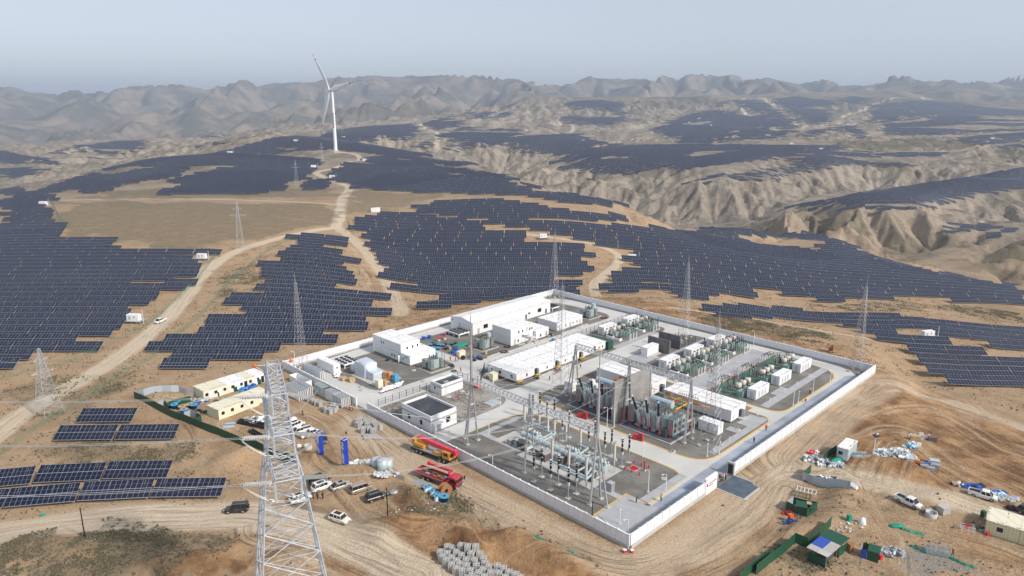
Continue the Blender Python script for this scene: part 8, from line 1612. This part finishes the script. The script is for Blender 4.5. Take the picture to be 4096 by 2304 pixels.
# tanks, barrier plates, drum ring, tarp bundle
for i,(x,y,r,h,m) in enumerate(((990,955,1.15,2.2,'blue_grey_steel'),(1070,995,1.2,2.5,'blue_grey_steel'),(1130,930,1.2,2.5,'blue_grey_steel'),(1025,860,1.3,1.9,'galv'))):
    p=gl('m',x,y); t=thing('storage_tank',['pale blue round tank at the left of the trio','pale blue round tank at the front of the trio','pale blue round tank at the right of the trio','grey covered round tank behind the pale trio'][i],'tank',p,0,'round tanks on the earth'); mb=MB(); mb.lathe((0,0,-.2),[(r,0),(r,h)],m,22); mb.obj('shell',t); mb=MB(); mb.lathe((0,0,h-.2),[(r+.04,0),(r+.04,.08),(r*.5,.14),(.1,.16)],'galv_pale',22); mb.obj('lid',t)
for x1,y1,x2,y2 in ((1168,1050,1252,1082),(1262,1088,1352,1115)): hoard('rusty barrier plate '+('nearest the tanks' if x1<1200 else 'farther from the tanks'),'m',[(x1,y1),(x2,y2)],1.1,'block_grey','barrier_plate','rusty barrier plates')
p=gl('m',1490,1110); t=thing('steel_plate','flat grey steel plate lying near the red lorry','plate',p,.35); mb=MB(); mb.box(-2.,2.,-1.2,1.2,.08,.14,'galv'); mb.obj('plate',t)
a=gl('m',1435,1000);b=gl('m',1620,1095); t=thing('steel_rail','long steel beam lying above the grey plate','beam',a,0); mb=MB(); mb.bar((0,0,.15),b-a+Vector((0,0,.15)),.14,'galv'); mb.obj('beam',t)
for k,x,y,r,h,l in (('l',2360,1215,.95,1.,'concrete ring left of the blue sign'),('s',715,690,1.1,.9,'concrete ring beside the right hand pickup'),('q3',905,1265,.3,.5,'small red and white drum at the wall front corner')):
    p=gl(k,x,y); t=thing('concrete_ring',l,'ring',p,0,'concrete pipe rings' if r>.5 else None); mb=MB(); n=20; V=[]
    for rr_,z in ((r,-.1),(r,h),(r*.82,h),(r*.82,-.1)): V+=[(rr_*math.cos(2*PI*i/n),rr_*math.sin(2*PI*i/n),z) for i in range(n)]
    mb.add(V,[(j*n+i,j*n+(i+1)%n,(j+1)*n+(i+1)%n,(j+1)*n+i) for j in range(3) for i in range(n)],'concrete' if r>.5 else 'red',True); mb.obj('ring',t)
def lump(name,label,cat,k,x,y,rx,ry,h,m,seed,rz=0):
    rg=np.random.RandomState(seed); p=gl(k,x,y); mb=MB(); n=14;V=[]
    for j,(rr_,z) in enumerate(((1,-.1),(1.05,.3),(.85,.75),(.45,1.),(.05,1.03))):
        for i in range(n): q=rr_*(1+.25*(rg.rand()-.5)); V.append((rx*q*math.cos(2*PI*i/n),ry*q*math.sin(2*PI*i/n),h*z*(1+.2*(rg.rand()-.5))))
    mb.add(V,[(j*n+i,j*n+(i+1)%n,(j+1)*n+(i+1)%n,(j+1)*n+i) for j in range(4) for i in range(n)],m,True); o=mb.obj(name,None,p,rz); return tag(o,label,cat)
lump('tarp_bundle','pale grey tarpaulin bundle beside the black pole','bundle','m',1210,1235,1.1,.8,.5,'galv',5); lump('boulder_sack','white round sack behind the white pickups','sack','l',2170,860,.9,.9,1.2,'white_paint',6); lump('green_tarp','bright green tarpaulin before the white container','tarpaulin','r',715,360,2.2,.7,.7,'green_net',7,.5); lump('green_tarp','green net heap on open ground right of tracks','tarpaulin','s',280,820,1.5,.7,.5,'green_net',8); lump('white_machine','small white and black machine on open ground','machine','r',955,950,.7,.6,1.3,'white_paint',9); lump('white_bag','white bag beside the left blue sign','bag','l',2240,1180,.6,.5,.6,'white_paint',10); lump('tyre_pile','black tyre heap near the right edge','tyres','s',1745,600,1.1,.9,.6,'tyre',11); lump('green_tarp','small green cloth near the lower left pole','tarpaulin','q1',320,992,.7,.35,.3,'green_net',12)
# strips of green netting on the ground
for k,pts,l in (('s',[(450,1075),(600,1130),(860,1195),(1000,1250),(1130,1310),(1250,1350)],'long green net strip along the gravel heap'),('q3',[(20,1125),(180,1180),(300,1240),(470,1295)],'green net strip on the spoil bank below the wall'),('s',[(330,850),(430,880),(620,925)],'thin green net trailing right of the net heap')):
    W=[gl(k,*p) for p in pts]; W2=smooth([(p.x,p.y) for p in W],5); o=Vector((W2[0][0],W2[0][1],gnd(*W2[0]))); V=[]; rg=random.Random(3)
    for x,y in W2:
        z=gnd(x,y); w=rg.uniform(.2,.55); V+=[Vector((x,y-w,z+.06))-o,Vector((x,y,z+.3+rg.random()*.2))-o,Vector((x,y+w,z+.06))-o]
    mb=MB(); n=len(W2); mb.add(V,[(3*i+j,3*i+3+j,3*i+4+j,3*i+1+j) for i in range(n-1) for j in range(2)]+[(3*i,3*i+2,3*i+5,3*i+3) for i in range(n-1)],'green_net'); ob=mb.obj('net_strip',None,o); tag(ob,l,'netting','green net strips')
# block pallets
mt,tt_,bb_=nt('block_stack'); tc=nd(tt_,'ShaderNodeTexCoord'); s_=nd(tt_,'ShaderNodeSeparateXYZ'); lk(tt_,tc.outputs['Object'],s_.inputs[0]); l1=mth(tt_,'LESS_THAN',mth(tt_,'FRACT',mth(tt_,'MULTIPLY',mth(tt_,'ADD',s_.outputs[0],s_.outputs[1]),3.3)),.14); l2=mth(tt_,'LESS_THAN',mth(tt_,'FRACT',mth(tt_,'MULTIPLY',s_.outputs[2],5.)),.16)
lk(tt_,mixc(tt_,mth(tt_,'MAXIMUM',l1,l2),mixc(tt_,noise(tt_,2.5,4),(.42,.415,.40),(.60,.59,.57)),(.20,.195,.19)),bb_.inputs['Base Color']); bb_.inputs['Roughness'].default_value=.95
t0=thing('block_pallet','x','block pallet',(0,0,0),0,'pallets of grey blocks at the bottom edge'); mb=MB(); mb.box(-.58,.58,-.58,.58,0,1.32,'block_stack',bev=.04); mb.obj('blocks',t0); mb=MB()
for s in (-.3,.3): mb.box(s-.025,s+.025,-.595,.595,.0,1.335,'dark_grey'); mb.box(-.595,.595,s-.025,s+.025,.002,1.337,'dark_grey')
mb.obj('straps',t0); used0=False; rg=random.Random(6)
OP=[(447,1070),(516,1095),(622,1105),(708,1140),(808,1150),(355,1120),(444,1150),(562,1150),(632,1190),(750,1195),(860,1190),(383,1180),(497,1200),(563,1235),(687,1240),(790,1240),(905,1225),(432,1225),(605,1275),(690,1300),(815,1295),(925,1270),(501,1280),(975,1315),(1083,1310),(1163,1335),(560,1330),(636,1355),(733,1360),(898,1350),(840,1395),(1000,1390),(1095,1395),(1230,1380),(1313,1410),(760,1410),(915,1440),(1185,1445),(1380,1445),(805,1455),(700,1450)]
def pal(label,p,grp,rz=0,sc=1,tilt=0):
    global used0
    o=t0 if not used0 else dup(t0); used0=True; o.location=p; o.rotation_euler=(tilt,tilt*.6,rz); o.scale=(sc,sc,sc); o['label']=label; o['group']=grp
OPs=sorted(OP,key=lambda q:(round(q[1]/65),q[0])); rowc={}
for x,y in OPs:
    r_=round(y/65); rowc[r_]=rowc.get(r_,0)+1; p=G('o',x,y+10,1.3); p.z=gnd(p.x,p.y); pal('strapped pallet of grey blocks, row '+ordn(r_-16)+' from the back, '+ordn(rowc[r_]-1)+' from left',p,'pallets of grey blocks at the bottom edge',R(-12)+rg.uniform(-.2,.2),1.0)
for i,(x,y) in enumerate(((840,290),(775,275),(745,330),(780,320),(815,400),(880,340),(895,400),(960,340),(945,300),(1025,360),(945,430),(990,360),(870,320),(760,300))):
    pal('tumbled grey block stack, '+ordn(i)+' of the heap before the wall gate',gl('m',x,y+22),'tumbled block stacks before the wall',rg.random()*3,1.15,rg.uniform(-.12,.12))
for i,(x,y) in enumerate(((575,1150),(600,1175),(640,1165),(665,1130),(650,1190),(700,1175),(720,1140),(690,1110),(385,1040),(430,1060),(470,1080),(515,1095))):
    pal('grey slab stack, '+ordn(i)+' beside the white frames and side gate',gl('f',x,y+18),'grey slab stacks by the side gate',rg.random()*3,.95,rg.uniform(-.08,.08))
for i,(x,y,w,rz_) in enumerate(((900,500,3.,.2),(1010,510,2.4,-.1),(860,470,2.2,.4),(930,480,2.6,.1),(960,800,3.,.3),(880,790,2.8,.2),(920,775,3.2,.35))):
    p=gl('m',x,y); t=thing('slab_stack','flat dark grey slabs, '+('at the foot of the tumbled blocks, ' if y<700 else 'above the round tanks, ')+ordn(i)+' of all','slabs',p,rz_,'flat slab stacks'); mb=MB()
    for q in range(3): mb.box(-w/2+.1*q,w/2-.05*q,-.5,.5-.06*q,q*.16,q*.16+.13,'block_grey')
    mb.obj('slabs',t)
# white wall panels stacked upright outside, and the open white tray
def upright(label,a,b,La,n,h,m='white_paint',off=.55):
    t=thing('frame_stack',label,'frame stack',S(a,b),R45,'upright white frames stored by the side gate')
    for i in range(n):
        mb=MB(); x=i*off; mb.box(x,x+.12,0,La,.2,h,m); 
        for y in (0,La*.33,La*.66,La-.14): mb.box(x-.05,x+.22,y,y+.14,.05,h+.05,'white_paint')
        mb.box(x-.05,x+.22,0,La,h-.02,h+.12,'galv_pale'); mb.box(x-.05,x+.22,0,La,.05,.2,'galv_pale'); mb.obj('frame',t)
    return t
upright('outermost stack of upright white frames outside the side wall',104.9,-9.3,8.,5,3.,'white_paint',.62); upright('second stack of upright white frames beside the outermost',105.7,-5.9,8.,3,3.); upright('third stack of frames with pale green panels',101.2,-3.2,6.,4,2.9,'blue_grey_steel',.5); upright('fourth stack of upright white frames nearer the gate',96.6,-3.2,5.4,4,2.9,'white_paint',.5); upright('last stack of upright frames right beside the gate opening',92.6,-3.4,4.6,6,2.8,'galv_pale',.5)
upright('pair of upright white panels inside the left wall',114.5,3.,9.5,3,2.8)
t=thing('open_tray','open topped white metal tray outside the left wall','tray',S(112.5,-3.6,.0),R45); mb=MB()
for q in ((0,2.6,0,.1),(0,2.6,8.4,8.5),(0,.1,.1,8.4),(2.5,2.6,.1,8.4)): mb.box(*q,0,1.9,'white_paint')
mb.obj('sides',t); mb=MB(); mb.box(.1,2.5,.1,8.4,.3,.4,'galv_pale'); mb.obj('floor',t)
# blue sign pillars
def sign_pillar(label,k,x,y,h,text):
    p=gl(k,x,y); t=thing('sign_pillar',label,'sign pillar',p,R(50),'blue sign pillars at the site entrance'); mb=MB(); mb.box(-.55,.55,-.55,.55,-.3,h,'blue_sign'); mb.obj('shaft',t); mb=MB()
    for q in ((-.6,.6,-.6,-.5),(-.6,.6,.5,.6),(-.6,-.5,-.5,.5),(.5,.6,-.5,.5)): mb.box(*q,h-.02,h+.16,'galv_pale')
    mb.obj('cap_frame',t); n=len(text)
    for i,ch in enumerate(text):
        cu=bpy.data.curves.new('character','FONT'); cu.body=ch; cu.size=.92; cu.align_x='CENTER'; cu.align_y='CENTER'; cu.extrude=.012; cu.offset=.03; o=bpy.data.objects.new('character',cu); COL.objects.link(o)
        dg=bpy.context.evaluated_depsgraph_get(); me=bpy.data.meshes.new_from_object(o.evaluated_get(dg)); bpy.data.objects.remove(o); me.materials.clear(); me.materials.append(MATS['white_paint'])
        ob=bpy.data.objects.new('character',me); COL.objects.link(ob); ob.parent=t; ob.location=(-.57,0,h-.95-i*(h-1.)/n); ob.rotation_euler=(PI/2,0,-PI/2)
mat('blue_sign',(.012,.05,.42),.4,0,.15,1)
sign_pillar('left blue pillar sign with white characters near the grey van','m',270,765,5.6,'诚信创新永恒'); sign_pillar('right blue pillar sign with white characters near the rubble','m',590,895,6.3,'精品人品同在')
for k,xb,yb,yt,l in (('n',1722,965,455,'black pole standing on the bank beside the big black SUV'),('q1',647,1190,955,'black pole on the scrub at the lower left'),('q3',602,1092,882,'black pole just outside the front wall')):
    u,v=Z(k,xb,yb); p=gl(k,xb,yb); h=hgt(k,xb,yb,yt)*.97; t=thing('utility_pole',l,'pole',p,0,'black utility poles'); mb=MB(); mb.cyl((0,0,-.5),(0,0,h),.13,.09,'black',8); mb.obj('shaft',t); mb=MB(); mb.bar((-.3,0,h-.5),(.3,0,h-.5),.06,'black'); mb.obj('bracket',t)
a=gl('q1',647,1190); conductor('thin black cable between the lower left pole and the parking pole',a+Vector((0,0,7.2)),gl('n',1722,965)+Vector((0,0,8)),1.5,.02,False,'site cables')
# right camp ------------------------------------------------------------
t,lx,ly=gbox('site_container','pale blue-white container with barred window beside green tarpaulin','container','r',(808,378),(700,347),(872,312),2.75,'blue_grey_steel','roof_white',ly=None,lx=6.2)
door(t,'x',ly*.68,1.1,.95,.9,'glass_dark','window'); door(t,'x',ly*.27,.05,.9,2.1,'silver_sheet','door')
hoard('short green fence panel left of the white container','r',[(580,350),(705,272)],1.9); hoard('silver sheet fence with rubbish behind it','r',[(382,535),(490,572),(597,610),(712,652),(828,690)],2.0,'silver_corr'); hoard('short green panel at the left end of the silver fence','r',[(380,478+55),(462,455)],2.)
hoard('low green sheet pen with open silver end','r',[(222,805),(325,865),(425,895),(520,825)],1.9,'green_corr'); hoard('rear sheets of the low green pen','r',[(222,805),(290,760),(400,790),(520,825)],1.7,['silver_corr','green_corr','green_corr'])
p=gl('r',400,850); t=thing('sheet_cover','dark green sheets lying over the low pen','sheet',p,-.35); mb=MB(); mb.box(-1.7,.4,-1.3,1.2,1.95,2.0,'green_corr'); mb.box(.9,2.2,-1.2,1.2,1.9,1.95,'green_corr'); mb.box(.3,1.2,.1,1.2,2.05,2.12,'plywood'); mb.obj('cover',t)
hoard('long green hoarding rising from the bottom edge at right','r',[(-60,1440),(60,1340),(180,1255),(305,1165),(430,1195)],2.1); hoard('green hoarding running up behind the patchwork shelter','r',[(430,1190),(520,1120),(595,1060),(650,1000)],2.1)
hoard('long green hoarding cut by the bottom edge','q3',[(1720,1500),(1790,1440),(1860,1390),(1940,1330)],2.1)
t,lx,ly=gbox('open_shelter','patchwork roofed shelter with blue, white and green sheets','shelter','r',(600,1385),(430,1300),(800,1210),.1,'brown_paint','brown_paint')
for o in list(t.children): bpy.data.objects.remove(o)
for x in (0,lx/2,lx):
    for y in (0,ly): mb=MB(); mb.bar((x,y,-.3),(x,y,2.6+.25*(x/lx)),.07,'galv'); mb.obj('post',t)
for q,(x0,x1,y0,y1,m) in enumerate(((-.3,lx*.18,-.3,ly*.5,'concrete'),(-.3,lx*.18,ly*.5,ly+.3,'block_grey'),(lx*.18,lx*.6,-.3,ly*.45,'block_grey'),(lx*.18,lx*.62,ly*.45,ly+.3,'blue_corr'),(lx*.6,lx+.3,-.3,ly*.45,'green_corr'),(lx*.62,lx+.3,ly*.45,ly+.3,'green_corr'))):
    mb=MB(); z=2.65+.01*q; mb.box(x0,x1-.02,y0,y1-.02,z,z+.05,m); mb.obj('roof_sheet',t)
mb=MB(); mb.box(-.06,0,0,ly,-.2,1.9,'green_corr'); mb.obj('wall_sheet',t); mb=MB(); mb.box(lx*.6,lx,-.05,0,-.2,1.9,'green_corr'); mb.obj('wall_sheet',t); mb=MB(); mb.box(lx*.25,lx*.6,ly*.2,ly*.7,0,1.3,'dark_grey'); mb.obj('store',t)
t,lx,ly=gbox('tool_hut','small green and blue sheet hut with one open bay','hut','r',(1108,1325),(935,1275),(1125,1250),.1,'brown_paint','brown_paint',lx=2.4)
for o in list(t.children): bpy.data.objects.remove(o)
for q in ((-.05,0,0,ly*.65,'green_corr'),(-.05,0,ly*.66,ly,'blue_corr'),(0,lx,ly-.04,ly,'silver_corr'),(lx-.04,lx,0,ly-.05,'green_corr')): mb=MB(); mb.box(*q[:4],-.2,1.9,q[4]); mb.obj('wall_sheet',t)
mb=MB(); mb.box(-.1,lx+.1,-.1,ly*.65,1.92,1.97,'green_corr'); mb.obj('roof_sheet',t)
small_box('red_tank','red canister right of the blue sheeted hut','canister',0,0,.5,.5,.8,'bright_red',loc=gl('r',1130,1290),rz=.2); small_box('brown_box','brown box right of the patchwork shelter','box',0,0,1.,1.,1.5,'wood_brown',loc=gl('r',832,1205),rz=.5)
p=gl('r',1060,316); t=thing('solar_lamp','white pole with small solar panel on the graded ground','solar lamp',p,R(20)); mb=MB(); mb.cyl((0,0,-.2),(0,0,5.2),.09,.07,'white_paint',8); mb.obj('pole',t); mb=MB(); M=Matrix.Translation((0,0,5.1))@Matrix.Rotation(R(25),4,'X'); mb.box(-.75,.75,-.5,.5,-.03,.03,'glass_dark',M); mb.obj('solar_panel',t); mb=MB(); mb.box(.2,.6,-.1,.1,5.35,5.6,'white_paint'); mb.obj('lamp_head',t)
def aprop(a,b): return a
t,lx,ly=gbox('site_cabin','long cream corrugated cabin cut off by the right edge','site cabin','s',(1392,905),(1482,830),(1902,1062),2.8,'corr_cream','roof_cream',ly=5.8)
d_=G('s',1902,1062)-G('s',1392,905); 
for o in list(t.children): bpy.data.objects.remove(o)
lx=16.; 
for k_ in range(3): mb=MB(); mb.box(k_*5.4,k_*5.4+5.35,0,5.8,-.3,2.8,'corr_cream'); mb.obj('wall',t); mb=MB(); mb.box(k_*5.4-.05,k_*5.4+5.38,-.1,5.9,2.8,2.92,'roof_cream'); mb.obj('roof',t)
for x in (2.3,7.4,12.5): mb=MB(); mb.box(x-.62,x+.62,-.05,.02,1.05,2.2,'white_paint'); w_=mb.obj('window',t); mb=MB(); mb.box(x-.52,x+.52,-.07,-.05,1.15,2.1,'glass_dark'); mb.obj('pane',w_)
small_box('red_canister','red canister at the foot of the cream cabin','canister',0,0,.4,.4,.6,'bright_red',loc=gl('s',1432,935),rz=0)
# mixed goods laid in a row on the graded ground
rg=random.Random(21); cols=['white_paint','silver_sheet','cream','orange_soft','blue','navy','block_grey','galv','galv_pale','plywood']
for i,(x,y,m,w,h) in enumerate(((1335,385,'white_paint',1.4,.8),(1372,395,'silver_sheet',1.2,.7),(1400,408,'galv_pale',1.2,.8),(1430,400,'plywood',1.,1.),(1462,412,'orange_soft',1.1,1.),(1490,405,'black',.9,.9),(1510,425,'wood_brown',1.1,.8),(1540,410,'navy',1.3,.9),(1560,432,'blue',1.2,1.),(1545,450,'galv',1.3,.6),(1590,440,'white_paint',1.,.7),(1600,462,'block_grey',1.4,.8),(1640,420,'galv_pale',1.6,1.8),(1650,460,'galv',1.2,1.6))):
    small_box('goods_bundle',ordn(i)+' bundle from the left in the mixed goods row on the graded ground','bundle',0,0,w*.9,w*1.2,h,m,loc=gl('r',x,y),rz=R(-22)+rg.uniform(-.2,.2),group='row of mixed goods on the graded ground')
small_box('brown_crate','brown crate among planks above the sack heap','crate',0,0,1.2,2.2,1.1,'plywood',loc=gl('r',1465,135),rz=-.3); t=small_box('wire_crate','dark wire crate right of the planks','crate',0,0,1.1,1.9,.9,'brown_paint',loc=gl('r',1630,130),rz=-.3)
small_box('pallet_stack','round grey strapped bundle beside the concrete ring','bundle',0,0,1.6,1.9,1.4,'block_stack',loc=gl('s',870,650),rz=.3)
def frames(label,k,x,y,rz,n,m='galv'):
    p=gl(k,x,y); t=thing('frame_stack',label,'steel frames',p,rz); 
    for i in range(n):
        mb=MB(); z=.15+i*.2
        for yy in (-.9,.9): mb.bar((-1.9,yy,z),(1.9,yy,z),.06,m)
        for xx in (-1.9,-1.1,-.4,.4,1.1,1.9): mb.bar((xx,-.9,z),(xx,.9,z),.06,m)
        mb.obj('frame',t)
frames('stack of galvanised steel frames near the walking worker','s',790,1165,-.35,7); frames('low steel frames lying under the tarpaulin fence','r',370,680,-.5,2,'green_sheet'); frames('pale frames with blue stripes behind the low pen','r',420,640,-.5,2,'white_paint'); frames('grey steel frames right of the white container','r',925,350,-.1,4,'galv')
p=gl('s',1175,885); t=thing('tool_cart','white railed cart with a red panel','cart',p,-.35); mb=MB()
for z in (.3,.7,1.15):
    for a_,b_ in (((-1.1,-.6),(1.1,-.6)),((1.1,-.6),(1.1,.6)),((1.1,.6),(-1.1,.6)),((-1.1,.6),(-1.1,-.6))): mb.bar((*a_,z),(*b_,z),.035,'white_paint')
for x in (-1.1,0,1.1):
    for y in (-.6,.6): mb.bar((x,y,0),(x,y,1.15),.04,'white_paint')
mb.obj('rails',t); mb=MB(); mb.box(-.4,.2,.1,.2,.4,1.4,'bright_red'); mb.obj('panel',t)
for i,(k,x,y) in enumerate((('q3',850,1270),('q3',905,1272))): small_box('marker_drum',['left','right'][i]+' red and white marker at the front wall corner','marker',0,0,.5,.5,.55,'bright_red' ,loc=gl(k,x,y),rz=.3,top='white_paint',group='markers at the wall corner')
a=gl('q4',1820,600) if 0 else None
